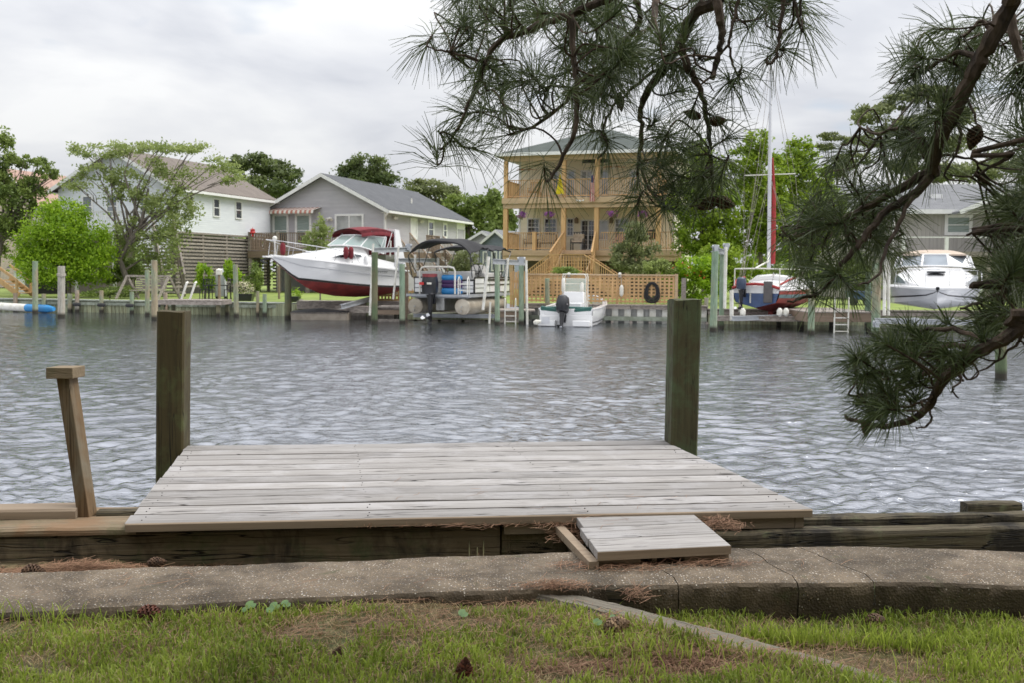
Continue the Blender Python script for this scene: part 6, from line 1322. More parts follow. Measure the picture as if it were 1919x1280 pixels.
x, y_ = FD.a(1753, 368, 1.8), 1.8; z = FD.z(1753, 369, 1.8); mb = MB(FD.T); mb.box((x-.28, 1.5, z-.12), (x+.28, 2.0, z+.15)); mb.build('roof_vent', m_white, hd)
gx0 = FD.a(1812, 360, -1.5); mb = MB(FD.T); gx1 = gx0+5.5; zg = zE-.02; mb.prism([(gx0, -1.5, zg), (gx1, -1.5, zg), ((gx0+gx1)/2, -1.5, zg+1.25)], (0, 5, 0)); mb.build('gable_wing', m_sided, hd)
mb = MB(FD.T); xm = (gx0+gx1)/2
for s_, xe in ((0, gx0-.4), (1, gx1+.4)): mb.hexa([(xe, -1.8, zg-.1), (xm, -1.8, zg+1.28), (xm, 3.4, zg+1.28), (xe, 3.4, zg-.1)], [(xe, -1.8, zg+.0), (xm, -1.8, zg+1.38), (xm, 3.4, zg+1.38), (xe, 3.4, zg+.0)])
mb.build('gable_roof', m_shlight, hd); mb = MB(FD.T)
for xe in (gx0-.4, gx1+.4): mb.bar((xe, -1.84, zg-.06), (xm, -1.84, zg+1.32), .03, .2)
mb.build('fascia', m_white, hd)
zd = FD.z(1700, 470, -3); mb = MB(FD.T); xq = FD.a(1690, 470, -3); mb.box((xq, -3, zd-.25), (WD, -.01, zd)); mb.build('deck_floor', m_walegrey, hd); mb = MB(FD.T); zr_ = FD.z(1700, 442, -3)
for x in (xq, FD.a(1771, 470, -3), xq+7): mb.box((x, -3, zd), (x+.16, -2.84, zr_))
mb.box((xq+.161, -2.95, zr_-.06), (WD, -2.9, zr_-.01)); mb.build('deck_rail', m_white, hd); mb = MB(FD.T)
for x in (xq, xq+4, xq+8): mb.box((x, -2.99, .5), (x+.2, -2.8, zd-.251))
mb.build('support_post', m_walegrey, hd)
# ---- E: house with pinkish roof at the far left and small shed
FE = FR((P(-60, 400, 66).x, 67)); gable_house('pink_roof_house', 'pale house with a pinkish roof behind the dark leafy tree at the left edge', FE, 5.6, 8, .7, 5.6, 8.3, M('pale_peach_siding', (.60, .50, .42), rough=.7), m_pink, .3, .4)
FG = FR((P(8, 510, 52).x, 52.5)); gs = thing('garden_shed', 'small white shed with a dark roof under the leafy tree at the left edge', 'shed', FG.T @ Matrix.Translation((0, 0, .58))); mb = MB(FG.T); mb.box((.3, 0, .6), (1.0, 1.5, 1.95)); mb.build('wall', m_white, gs); mb = MB(FG.T); mb.hexa([(.1, -.3, 1.96), (2.6, -.3, 1.96), (2.6, 1.8, 1.96), (.1, 1.8, 1.96)], [(.5, .4, 2.6), (2.3, .4, 2.6), (2.3, 1.3, 2.6), (.5, 1.3, 2.6)]); mb.build('roof', m_darkgrey, gs); mb = MB(FG.T); mb.box((1.01, .3, .6), (2.4, 1.4, 1.94)); mb.build('open_bay', m_dark, gs)
FH = FR((P(-25, 520, 48).x, 48.5)); ws = thing('wooden_stairs', 'orange brown wooden steps at the far left edge', 'stairs', FH.T @ Matrix.Translation((0, 0, .58))); mb = MB(FH.T)
for s_ in (0, .9): mb.bar((.2, s_, 2.1), (1.5, s_, 1.35), .06, .12); mb.bar((.2, s_, 1.5), (1.6, s_, .65), .05, .25); mb.box((1.42, s_-.05, .58), (1.52, s_+.05, 1.4))
for k in range(5): mb.box((.3+k*.25, .03, 1.35-k*.15), (.54+k*.25, .87, 1.39-k*.15))
mb.build('stair', m_cedar, ws)
# ================================================================== boats
def boatframe(px, py, D, heading):
    """local x = forward, origin on the stern centre line; heading = world direction of the bow"""
    p = P(px, py, D); return frame((p.x, p.y, 0), heading)
def put_hull(t_, T, st, topmat, botmat, round_=0, split=None, stripe=None, transom=None):
    top, bot = hull_rings(st, 7, round_); mb = MB(T); mb.loft(top); mb.loft([r_[::-1] for r_ in mir(top)])
    s0 = st[0]; x0 = s0[0]
    tr = [top[0][0], top[0][-1], bot[0][-1], mir(top)[0][-1], mir(top)[0][0]]; mb2 = MB(T); mb2.poly([tuple(p) for p in tr]); 
    h = mb.build('hull', topmat, t_, sharp=50); mb2.build('transom', transom or topmat, t_)
    mb = MB(T); mb.loft(bot); mb.loft([r_[::-1] for r_ in mir(bot)]); mb.build('hull_bottom', botmat, t_, sharp=50)
    if stripe:
        f0, f1, m_ = stripe; mb = MB(T)
        for sgn in (1, -1):
            rr = []
            for r_ in top:
                a, b_ = Vector(r_[0]), Vector(r_[-1]); n_ = len(r_)-1
                def at(f): i = min(int(f*n_), n_-1); return Vector(r_[i]).lerp(Vector(r_[i+1]), f*n_-i)
                rr.append([(at(f).x, sgn*(at(f).y+.008), at(f).z) for f in (f0, (f0+f1)/2, f1)])
            mb.loft(rr if sgn == 1 else [q[::-1] for q in rr])
        mb.build('stripe', m_, t_)
    return top
def sheer_tube(t_, T, st, mat, r_=.035, name='rub_rail', dz=0):
    mb = MB(T); mb.path([(x, bs, zs+dz) for x, bs, zs, *_ in st], r_, 6); mb.path([(x, -bs, zs+dz) for x, bs, zs, *_ in st], r_, 6); mb.build(name, mat, t_)
def deck_cap(st, crown=.06): return [[(x, bs*f, zs+crown*(1-f*f)) for f in (-1, -.8, -.4, 0, .4, .8, 1)] for x, bs, zs, *_ in st]
def marks(t_, T, x, y, z, n, h, mat, name, dx=-.11):
    """worn hull characters, too small to read in the photograph: short strokes"""
    mb = MB(T); rnd = random.Random(n)
    for k in range(n):
        x_ = x+k*dx; mb.box((x_-.012, y, z), (x_+.012, y+.004, z+h*rnd.uniform(.7, 1)))
        mb.box((x_-.045, y, z+h*rnd.uniform(.2, .6)), (x_-.013, y+.004, z+h*.7))
    mb.build(name, mat, t_)
def outboard(t_, T, x, y, z, s_, mat, tilt=0, band=None, label=None, ls=None):
    """cowl, midsection, lower unit, propeller; z = top of transom"""
    To = T @ Matrix.Translation((x, y, z)) @ Matrix.Rotation(tilt, 4, 'Y')
    mb = MB(To); secs = [(.0, .30, .17, .12), (.06, .36, .20, 0), (.30, .40, .21, 0), (.46, .34, .18, 0), (.52, .22, .12, 0)]
    mb.loft([[(-.22+math.cos(a)*lx*.5*(1.0 if math.cos(a) < 0 else .9), math.sin(a)*wy, zz_) for a in np.linspace(0, 2*math.pi, 17)[:-1]] for zz_, lx, wy, _ in [(q[0]*s_, q[1]*s_*1.5, q[2]*s_*1.0, 0) for q in secs]], True, True)
    m = mb.build('outboard_motor', mat, t_, sharp=30)
    if label: m['label'] = label
    cs = s_; s_ = ls or s_
    mb = MB(To); mb.loft([[(-.20+cx_*s_*.5*math.cos(a), cy_*s_*math.sin(a), zz_*s_) for a in np.linspace(0, 2*math.pi, 13)[:-1]] for zz_, cx_, cy_ in ((-.02, .34, .13), (-.25, .26, .09), (-.6, .22, .06), (-.85, .20, .05), (-.95, .26, .03))], True, True)
    mb.box((-.42*s_-.1, -.02, -.64*s_), (-.02, .02, -.60*s_)); mb.box((-.5*s_-.1, -.12*s_, -.63*s_), (-.12, .12*s_, -.61*s_)); mb.path([(-.05, 0, -.82*s_), (-.2, 0, -.82*s_), (-.42*s_-.1, 0, -.82*s_)], [.03, .07*s_, .05*s_], 8); mb.bar((-.2, 0, -.85*s_), (-.24, 0, -1.08*s_), .03, .14*s_); mb.build('lower_unit', m_black, m)
    mb = MB(To)
    for k in range(3):
        a = k*2.094; mb.add([(-.44*s_-.1, .04*math.cos(a), -.82*s_+.04*math.sin(a)), (-.42*s_-.12, .17*s_*math.cos(a+.5), -.82*s_+.17*s_*math.sin(a+.5)), (-.48*s_-.12, .2*s_*math.cos(a), -.82*s_+.2*s_*math.sin(a)), (-.5*s_-.1, .14*s_*math.cos(a-.4), -.82*s_+.14*s_*math.sin(a-.4))], [(0, 1, 2, 3)])
    mb.build('propeller', m_steel, m)
    mb = MB(To); mb.box((-.06, -.12*s_, -.35*s_), (.03, .12*s_, .02)); mb.build('clamp_bracket', m_darkgrey, m)
    s_ = cs
    if band: mb = MB(To); mb.loft([[(-.22+math.cos(a)*.36*s_*.5*1.5*1.03*(1.0 if math.cos(a) < 0 else .9), math.sin(a)*.182*s_, zz_*s_) for a in np.linspace(0, 2*math.pi, 17)[:-1]] for zz_ in (.44, .47, .525)], True, True); mb.build('cowl_top', band, m)
    return m, To

# ---- 1: red bottomed cruiser on the lift
bow = P(507, 481, 37.6); hd_ = Vector((-.643, -.766, 0)); L1 = 6.1; o_ = bow-hd_*L1; T1 = frame((o_.x, o_.y, 0), (hd_.x, hd_.y)); b1 = thing('motor_cruiser', 'white cabin cruiser with red bottom and maroon canvas top raised on a lift', 'motor boat', T1 @ Matrix.Translation((3, 0, .9)))
st1 = [(0, 1.06, 1.93, .98, 1.27, .98), (1.0, 1.14, 2.00, 1.02, 1.27, .90), (2.0, 1.18, 2.08, 1.02, 1.30, .87), (3.0, 1.17, 2.16, .90, 1.37, .92), (3.8, 1.08, 2.23, .62, 1.45, 1.04), (4.5, .93, 2.30, .26, 1.53, 1.30), (4.9, .80, 2.34, .05, 1.57, 1.53), (5.2, .66, 2.37, .02, 1.74, 1.73), (5.5, .50, 2.40, .015, 1.96, 1.95), (5.8, .30, 2.43, .012, 2.18, 2.17), (6.1, .03, 2.46, .008, 2.40, 2.39)]
top1 = put_hull(b1, T1, st1, m_gel, m_red, -.6, stripe=(.90, 1.0, m_dark)); sheer_tube(b1, T1, st1, m_gel, .045)
mb = MB(T1)     # knuckle line along the topside
for sgn in (1, -1):
    rr = []
    for r_ in top1: a = Vector(r_[2]); rr.append((a.x, sgn*(a.y+.01), a.z-.02))
    mb.path(rr, .012, 5)
mb.build('knuckle_line', m_gelgrey, b1)
mb = MB(T1); mb.loft(deck_cap(st1, .05)); mb.build('deck', m_gel, b1)
def trunk(mb, st): mb.loft([[(x, -w_, z0), (x, -w_*.93, z0+(z1-z0)*.55), (x, -w_*.62, z1-(z1-z0)*.08), (x, 0, z1), (x, w_*.62, z1-(z1-z0)*.08), (x, w_*.93, z0+(z1-z0)*.55), (x, w_, z0)] for x, w_, z0, z1 in st], cap=True)
mb = MB(T1); trunk(mb, [(5.45, .25, 2.38, 2.42), (5.0, .55, 2.36, 2.52), (4.4, .78, 2.28, 2.62), (3.6, .92, 2.2, 2.75), (2.9, .98, 2.14, 2.86), (2.3, 1.0, 2.1, 2.93), (2.1, 1.0, 2.09, 2.90)]); mb.build('cabin', m_gel, b1)
mb = MB(T1)     # cabin side windows
for sgn in (1, -1): mb.add([(3.9, sgn*.90, 2.42), (3.1, sgn*.985, 2.44), (2.5, sgn*1.005, 2.46), (2.5, sgn*.985, 2.56), (3.1, sgn*.96, 2.60), (3.6, sgn*.90, 2.52)], [(0, 1, 2, 3, 4, 5) if sgn < 0 else (5, 4, 3, 2, 1, 0)])
mb.build('cabin_window', m_glass, b1)
mb = MB(T1)     # cockpit coaming
for sgn in (1, -1): mb.hexa([(0, sgn*1.04, 1.95), (2.3, sgn*1.16, 2.1), (2.3, sgn*1.0, 2.1), (0, sgn*.9, 1.95)], [(0, sgn*1.0, 2.14), (2.3, sgn*1.04, 2.52), (2.3, sgn*.95, 2.52), (0, sgn*.92, 2.14)]) if sgn > 0 else mb.hexa([(0, -.9, 1.95), (2.3, -1.0, 2.1), (2.3, -1.16, 2.1), (0, -1.04, 1.95)], [(0, -.92, 2.14), (2.3, -.95, 2.52), (2.3, -1.04, 2.52), (0, -1.0, 2.14)])
mb.box((-.02, -.95, 1.9), (.1, .95, 2.12)); mb.build('coaming', m_gel, b1)
# windshield: glass panels with frame
wb = [(1.35, 1.03, 2.62), (2.5, .93, 2.88), (3.0, .45, 2.93), (3.0, -.45, 2.93), (2.5, -.93, 2.88), (1.35, -1.03, 2.62)]; wt = [(1.15, .95, 3.28), (1.95, .83, 3.32), (2.3, .42, 3.36), (2.3, -.42, 3.36), (1.95, -.83, 3.32), (1.15, -.95, 3.28)]
m_clear, t, b = newmat('tinted_windshield'); b.inputs['Base Color'].default_value = (.42, .55, .52, 1); b.inputs['Roughness'].default_value = .06; b.inputs['Alpha'].default_value = .62; b.inputs['Coat Weight'].default_value = .5
mb = MB(T1)
for i in range(5): mb.add([wb[i], wb[i+1], wt[i+1], wt[i]], [(0, 1, 2, 3)])
mb.build('windshield', m_clear, b1); mb = MB(T1); mb.path(wt, .025, 6); mb.path(wb, .025, 6)
for a, b_ in zip(wb, wt): mb.tube(a, b_, .022, n=6)
mb.build('windshield_frame', m_gel, b1)
# canvas top and radar arch
mb = MB(T1); rows = []
for f in np.linspace(0, 1, 9):
    x = .55+1.85*f; z = 3.58+.14*math.sin(math.pi*(f*.8+.12)); w_ = .98*(1-.10*(2*f-1)**2); rows.append([(x+.05*(f-.5)*0, w_*s_, z-.16*s_*s_-.06*(abs(s_) > .95)) for s_ in np.linspace(-1, 1, 11)])
mb.loft(rows); mb.loft([[(x, y, z-.03) for x, y, z in r_][::-1] for r_ in rows]); r0 = rows[0]; mb.loft([[(x, y, z) for x, y, z in r_[-2:]]+[(x, y*1.0, z-.14) for x, y, z in r_[-1:]] for r_ in rows]); mb.loft([[(x, y, z) for x, y, z in r_[:2]][::-1]+[(r_[0][0], r_[0][1], r_[0][2]-.14)] for r_ in rows])
mb.build('canvas_top', m_maroon, b1, sharp=80)
mb = MB(T1); mb.loft([[(.5, w_, 3.42), (.35, w_*1.03, 2.6)] for w_ in np.linspace(-.95, .95, 5)]); mb.build('canvas_curtain', m_maroon, b1)
mb = MB(T1)
for sgn in (1, -1):
    mb.hexa([(.15, sgn*1.0, 2.1), (.75, sgn*1.02, 2.15), (.75, sgn*1.10, 2.15), (.15, sgn*1.08, 2.1)][::1 if sgn > 0 else -1], [(.45, sgn*.9, 3.55), (.68, sgn*.9, 3.6), (.68, sgn*.98, 3.6), (.45, sgn*.98, 3.55)][::1 if sgn > 0 else -1])
mb.hexa([(.45, -.98, 3.50), (.68, -.98, 3.53), (.68, .98, 3.53), (.45, .98, 3.50)], [(.45, -.98, 3.60), (.68, -.98, 3.63), (.68, .98, 3.63), (.45, .98, 3.60)]); mb.build('radar_arch', m_gel, b1)
mb = MB(T1)
for sgn in (1, -1):
    for x0, x1 in ((1.25, .8), (1.25, 1.9), (1.6, 1.1)): mb.tube((x0, sgn*1.0, 2.6), (x1, sgn*.93, 3.5), .014, n=5)
mb.build('canvas_frame', m_steel, b1)
mb = MB(T1)     # bow rail
for sgn in (1, -1):
    pts = [(x, sgn*(bs*.93), zs+h) for x, bs, zs, h in ((2.7, 1.17, 2.14, .1), (3.0, 1.16, 2.16, .45), (3.8, 1.08, 2.23, .50), (4.6, .9, 2.31, .53), (5.4, .55, 2.39, .56), (6.0, .2, 2.45, .58), (6.3, .0, 2.46, .60))]; mb.path(pts, .016, 6)
    for x, b_, z, _ in st_ if False else ((3.0, 1.08, 2.16, 0), (3.8, 1.0, 2.23, 0), (4.6, .84, 2.31, 0), (5.4, .5, 2.39, 0), (6.0, .17, 2.45, 0)): mb.tube((x+.08, sgn*b_, z), (x, sgn*b_, z+.5), .012, n=5)
mb.build('bow_rail', m_steel, b1)
mb = MB(T1); mb.box((6.0, -.12, 2.40), (6.38, .12, 2.46)); mb.build('bow_pulpit', m_gel, b1); mb = MB(T1); mb.bar((6.1, 0, 2.36), (6.5, 0, 2.32), .04, .05); mb.hexa([(6.3, -.12, 2.18), (6.52, -.03, 2.25), (6.52, .03, 2.25), (6.3, .12, 2.18)], [(6.32, -.12, 2.21), (6.55, -.03, 2.30), (6.55, .03, 2.30), (6.32, .12, 2.21)]); mb.build('anchor', m_darkgrey, b1)
mb = MB(T1); mb.tube((5.9, 0, 2.46), (5.9, 0, 3.05), .03); mb.ball((5.9, 0, 3.12), .09); mb.build('search_light', m_pvc, b1)
for x, y, z, lab in ((3.35, 1.05, 2.62, None), (3.10, 1.06, 2.62, None), (5.75, .28, 2.72, None)):
    mb = MB(T1); mb.path([(x, y, z-.24), (x, y, z-.19), (x, y, z-.08), (x, y, z+.12), (x, y, z+.19), (x, y, z+.24)], [.03, .08, .10, .10, .08, .03], 10); f_ = mb.build('fender', m_maroon, b1)
mb = MB(T1); mb.ball((4.2, 0, 2.63), (.28, .25, .05)); mb.build('deck_hatch', m_gelgrey, b1)
mb = MB(T1); mb.box((-.4, -.85, 1.12), (-.005, .85, 1.18)); mb.build('swim_platform', m_gelgrey, b1)
marks(b1, T1, 2.0, 1.185, 1.86, 7, .09, m_darkgrey, 'registration_marks')
marks(b1, T1, .85, 1.14, 1.88, 6, .07, m_darkgrey, 'hull_marks')

# ---- 2: pontoon boat on the lift
cL, cR = P(775, 573, 37.2), P(869.5, 573.5, 37.2); mid = (cL+cR)/2; th = R(18); hv = Vector((math.sin(th), math.cos(th), 0)); T2 = frame((mid.x, mid.y, 0), (hv.x, hv.y)); zt2 = mid.z; b2 = thing('pontoon_boat', 'white pontoon boat with a black canopy and black outboard hanging on a lift', 'pontoon boat', T2 @ Matrix.Translation((0, 0, zt2-.3))); L2 = 4.9; hs2 = (cR-cL).length/2*1.0; Rt = .30
for sgn in (-1, 1):
    mb = MB(T2); y = sgn*hs2; mb.path([(-.06, y, zt2), (-.03, y, zt2), (0, y, zt2), (L2-.9, y, zt2), (L2-.4, y, zt2+.04), (L2-.1, y, zt2+.14), (L2, y, zt2+.2)], [Rt*.55, Rt*.93, Rt, Rt, Rt*.8, Rt*.4, Rt*.1], 22); tb = mb.build('pontoon_tube', m_tube, b2, sharp=25)
    mb = MB(T2); mb.bar((-.08, y, zt2-.12), (-.08, y, zt2-.2), .14, .03); mb.tube((-.1, y, zt2+.0), (-.03, y, zt2+.0), .03); mb.build('drain_fin', m_alu, tb)
zd2 = P(820, 551, 37.2).z; hw2 = 1.24
mb = MB(T2); mb.box((-.12, -hw2, zd2-.07), (L2, hw2, zd2)); mb.box((-.12, -hw2-.02, zd2-.09), (L2, -hw2, zd2+.02)); mb.box((-.12, hw2, zd2-.09), (L2, hw2+.02, zd2+.02))
for k in range(9): mb.box((.1+k*.55, -hw2+.1, zd2-.13), (.16+k*.55, hw2-.1, zd2-.071))
mb.box((.1, -hs2-.04, zd2-.24), (L2-.5, -hs2+.04, zd2-.131)); mb.box((.1, hs2-.04, zd2-.24), (L2-.5, hs2+.04, zd2-.131)); mb.build('platform', m_galv, b2)
mb = MB(T2); mb.box((.15, -.16, zt2-.15), (1.4, .16, zd2-.131)); mb.build('motor_mount', m_alu, b2)
# wall panels: starboard (right, -y) side, port side, stern
def panel(a, b_, z0, z1, name='side_panel', mat=m_gel, rails=True, bars=True):
    a, b_ = Vector(a), Vector(b_); mb = MB(T2); mb.bar((a.x, a.y, (z0+z1)/2), (b_.x, b_.y, (z0+z1)/2), .02, z1-z0-.06); pp = mb.build(name, mat, b2)
    mb = MB(T2); mb.bar((a.x, a.y, z0), (b_.x, b_.y, z0), .045, .045); mb.bar((a.x, a.y, z1), (b_.x, b_.y, z1), .05, .05); n_ = max(1, int((b_-a).length/.55))
    for k in range(n_+1): c = a.lerp(b_, k/n_); mb.tube((c.x, c.y, z0), (c.x, c.y, z1), .02, n=6)
    if bars:
        for f in (.33, .6): mb.bar((a.x, a.y, z0+(z1-z0)*f), (b_.x, b_.y, z0+(z1-z0)*f), .035, .02)
    mb.build('panel_rails', m_darkgrey, pp); return pp
zt_p = P(820, 519, 37.2).z; z0p = zd2+.05
panel((1.6, -hw2+.03), (L2-.25, -hw2+.03), z0p, zt_p, bars=False); panel((.55, -hw2+.03), (1.57, -hw2+.03), z0p, zt_p); panel((.55, hw2-.03), (L2-.25, hw2-.03), z0p, zt_p); panel((.5, .35), (.5, hw2-.05), z0p, zt_p); panel((.5, -hw2+.05), (.5, -.5), z0p, zt_p-.1)
mb = MB(T2); mb.box((1.62, -hw2-.005, zt_p-.13), (L2-.3, -hw2+.0, zt_p-.05)); mb.box((1.62, -hw2-.005, z0p+.28), (L2-.3, -hw2+.0, z0p+.33)); mb.build('side_stripe', m_darkgrey, b2)
zs2 = P(820, 507, 37.2).z
for y0, y1, x0, x1 in ((.12, hw2-.1, .55, 1.15), (-hw2+.1, -.1, .62, 1.2), (-hw2+.08, -hw2+.62, 1.8, 3.9), (hw2-.62, hw2-.08, 1.7, 4.0)):
    mb = MB(T2); mb.box((x0, y0, zd2+.02), (x1, y1, zd2+.42)); 
    if y1-y0 > .8: mb.box((x0, y0, zd2+.421), (x0+.18, y1, zs2))
    elif y0 < 0: mb.box((x0, y0, zd2+.421), (x1, y0+.16, zs2-.05))
    else: mb.box((x0, y1-.16, zd2+.421), (x1, y1, zs2-.05))
    mb.build('bench_seat', m_seat, b2, bevel=.04)
mb = MB(T2); mb.box((2.1, -.95, zd2+.01), (2.6, -.45, zd2+.9)); mb.hexa([(2.1, -.95, zd2+.901), (2.6, -.95, zd2+.901), (2.6, -.45, zd2+.901), (2.1, -.45, zd2+.901)], [(2.3, -.93, zd2+1.12), (2.55, -.93, zd2+1.05), (2.55, -.47, zd2+1.05), (2.3, -.47, zd2+1.12)]); mb.build('helm_console', m_seat, b2); mb = MB(T2); mb.path([(2.05+.0, -.7+.19*math.cos(a), zd2+.95+.19*math.sin(a)) for a in np.linspace(0, 6.28, 18)], .018, 6); mb.build('steering_wheel', m_black, b2)
# stern arch of white tube, rolled tow toys, stern ladder
mb = MB(T2); zA = P(820, 499, 36.9).z
mb.path([(.05, .78, zd2+.02), (.05, .78, zA-.15), (.05, .70, zA-.03), (.05, .58, zA), (.05, -.42, zA), (.05, -.56, zA-.03), (.05, -.62, zA-.15), (.05, -.62, zd2+.02)], .035, 8); mb.build('ski_tow_bar', m_pvc, b2)
for k, (z_, m_, r_) in enumerate(((.12, m_ltblue, .13), (.32, m_purple, .10), (.47, m_purple, .09), (.62, m_ltblue, .11))): mb = MB(T2); mb.path([(.30, .0, zd2+z_), (.30, -.04, zd2+z_), (.30, -.72, zd2+z_), (.30, -.80, zd2+z_)], [r_*.5, r_, r_, r_*.6], 14); mb.build('rolled_mat', m_, b2)
mb = MB(T2)
for y in (-.82, -1.18): mb.path([(-.14, y, zd2-.0), (-.14, y, zd2+.55), (-.05, y, zd2+.66), (.05, y, zd2+.55), (.05, y, zd2+.02)], .02, 6)
mb.box((-.155, -1.17, zd2+.15), (-.125, -.83, zd2+.19)); mb.box((-.155, -1.17, zd2+.38), (-.125, -.83, zd2+.42)); mb.build('boarding_ladder', m_pvc, b2)
m2, To2 = outboard(b2, T2, -.10, .22, zd2+.02, 1.42, m_darkgrey, 0, ls=1.05, band=M('dark_red_band', (.22, .04, .045), rough=.4), label='large black outboard motor with a dark red top')
mb = MB(To2); mb.box((-.70, .06, .34), (-.655, .22, .44)); mb.build('red_decal', m_redp, m2)
mb = MB(To2); mb.box((-.70, -.24, .36), (-.655, -.08, .43)); mb.build('decal', m_pvc, m2)
def bimini(x0, x1, zc, sag=.0, hw=1.25, droop=.25, z_low=0):
    rows = []
    for f in np.linspace(0, 1, 11):
        x = x0+(x1-x0)*f; z = zc-.10*(2*f-1)**2+.03*math.sin(f*14); rows.append([(x, hw*s_*(1-.03*math.sin(f*9)), z-droop*abs(s_)**3-z_low*(1-f)*abs(s_)**4+.02*math.sin(f*10+s_*5)) for s_ in np.linspace(-1, 1, 15)])
    mb = MB(T2); mb.loft(rows); mb.loft([[(x, y, z-.03) for x, y, z in r_][::-1] for r_ in rows]); mb.loft([rows[0], [(x, y, z-.06) for x, y, z in rows[0]]]); mb.loft([rows[-1], [(x, y, z-.06) for x, y, z in rows[-1]]])
    c_ = mb.build('canopy', m_blackcanvas, b2, sharp=60); mb = MB(T2); xm = (x0+x1)/2
    for sgn in (-1, 1):
        for xt, xb in ((x0+.05, xm-.1), (x1-.05, xm+.1), (xm, xm), (x0+.05, x0+.3)): i = int(round((xt-x0)/(x1-x0)*10)); q = rows[min(max(i, 0), 10)][0 if sgn < 0 else -1]; mb.tube((q[0], sgn*(hw-.02), q[2]-.03), (xb, sgn*(hw2-.04), zt_p), .018, n=6)
    mb.build('canopy_frame', m_black, c_)
zb1, zb2 = P(850, 447, 38.2).z, P(905, 456, 40.5).z
bimini(.0, 2.0, zb1, droop=.22, z_low=.30); bimini(2.55, 4.8, zb2-.06, droop=.12, z_low=.05)

# ---- 3: small white centre console boat in the water
st_c = P(1060, 611, 35.9); th = R(15); hv = Vector((math.sin(th), math.cos(th), 0)); T3 = frame((st_c.x, 35.9, 0), (hv.x, hv.y)); b3 = thing('small_motor_boat', 'small white open motor boat with green trim floating in front of the lattice fence', 'motor boat', T3)
st3 = [(0, .97, .62, .88, .02, -.2), (1.2, 1.02, .64, .90, .02, -.25), (2.6, 1.02, .70, .85, .06, -.25), (3.6, .85, .80, .62, .14, -.2), (4.4, .50, .92, .28, .3, 0), (4.9, .12, 1.0, .04, .6, .5)]
put_hull(b3, T3, st3, m_gel, m_gel, .4, stripe=(.78, .84, m_darkgrey)); sheer_tube(b3, T3, st3, m_gel, .035)
mb = MB(T3)       # gunwale ledge, inside walls
for sgn in (1, -1):
    mb.loft([[(x, sgn*bs, zs+.01), (x, sgn*(bs-.16 if bs > .3 else bs*.4), zs+.015), (x, sgn*(bs-.18 if bs > .3 else bs*.35), .35)] for x, bs, zs, *_ in st3][::sgn])
mb.poly([(0, -.85, .33), (4.2, -.5, .33), (4.2, .5, .33), (0, .85, .33)]); mb.build('cockpit_liner', m_gelgrey, b3)
mb = MB(T3); mb.box((-.01, -.80, .40), (.08, .80, .625)); mb.box((-.38, -.93, .02), (-.015, -.32, .22)); mb.box((-.38, .32, .02), (-.015, .93, .22)); mb.box((-.015, -.96, -.1), (.02, .96, .40)); mb.build('transom_platform', m_gel, b3, bevel=.02)
mb = MB(T3)
for sgn in (1, -1):
    mb.hexa([(-.02, sgn*.30, .50), (-.02, sgn*.92, .56), (.22, sgn*.92, .56), (.22, sgn*.30, .50)][::1 if sgn < 0 else -1][::1], [(-.02, sgn*.30, .62), (-.02, sgn*.93, .72), (.22, sgn*.93, .72), (.22, sgn*.30, .62)][::1 if sgn < 0 else -1])
mb.box((.04, -.75, .60), (.2, .75, .70)); mb.build('green_bolster', m_green, b3, bevel=.03)
mb = MB(T3); mb.hexa([(1.2, -.42, .33), (2.0, -.42, .33), (2.0, .42, .33), (1.2, .42, .33)], [(1.35, -.38, 1.22), (1.9, -.38, 1.18), (1.9, .38, 1.18), (1.35, .38, 1.22)]); mb.box((.55, -.45, .33), (1.1, .45, .82)); mb.build('console', m_gel, b3, bevel=.03)
mb = MB(T3); mb.poly([(1.335, -.25, 1.0), (1.335, .02, 1.0), (1.345, .02, 1.17), (1.345, -.25, 1.17)]); mb.build('instrument_panel', m_darkgrey, b3)
mb = MB(T3)
for x in (1.45, 1.85): mb.path([(x, .44, .6), (x, .44, 1.78), (x, .38, 1.86), (x, -.38, 1.86), (x, -.44, 1.78), (x, -.44, .6)], .02, 6)
for z in (1.5, 1.68): mb.tube((1.45, .44, z), (1.45, -.44, z), .012, n=5)
mb.tube((1.45, .44, 1.86), (1.85, .44, 1.86), .015, n=5); mb.tube((1.45, -.44, 1.86), (1.85, -.44, 1.86), .015, n=5)
mb.build('grab_rail', m_pvc, b3); mb = MB(T3); mb.poly([(1.6, -.40, 1.22), (1.6, .40, 1.22), (1.75, .36, 1.70), (1.75, -.36, 1.70)]); mb.build('windscreen', m_clear, b3)
m3, To3 = outboard(b3, T3, -.02, .08, .44, 1.15, m_darkgrey, R(18), ls=.9, label='black outboard motor tilted up')
mb = MB(To3)
for s_ in (-1, 1): mb.box((-.50, s_*.205-.004, .22), (-.10, s_*.205+.004, .26))
mb.build('cowl_stripe', M('silver_decal', (.35, .32, .34)), m3)
mb = MB(T3); mb.box((-.39, .50, .10), (-.385, .80, .34)); mb.build('transom_step', m_gelgrey, b3)
for y, px, py in ((.40, 1066, 532), (-.30, 1086, 540)):
    mb = MB(T3); z = P(px, py, 37.4).z; x = 1.42; mb.path([(x, y, z-.30), (x, y, z-.24), (x, y, z+.18), (x, y, z+.24)], [.03, .075, .07, .03], 10); mb.build('fender', m_pvc, b3)
c = P(1005, 603, 35.6); mb = MB(Matrix.Translation(c)); mb.path([(-.1, 0, -.02), (0, 0, 0), (.16, 0, .03)], [.05, .10, .05], 10); tag(mb.build('mooring_buoy', m_pvc), 'small white mooring buoy left of the small white motor boat', 'buoy')

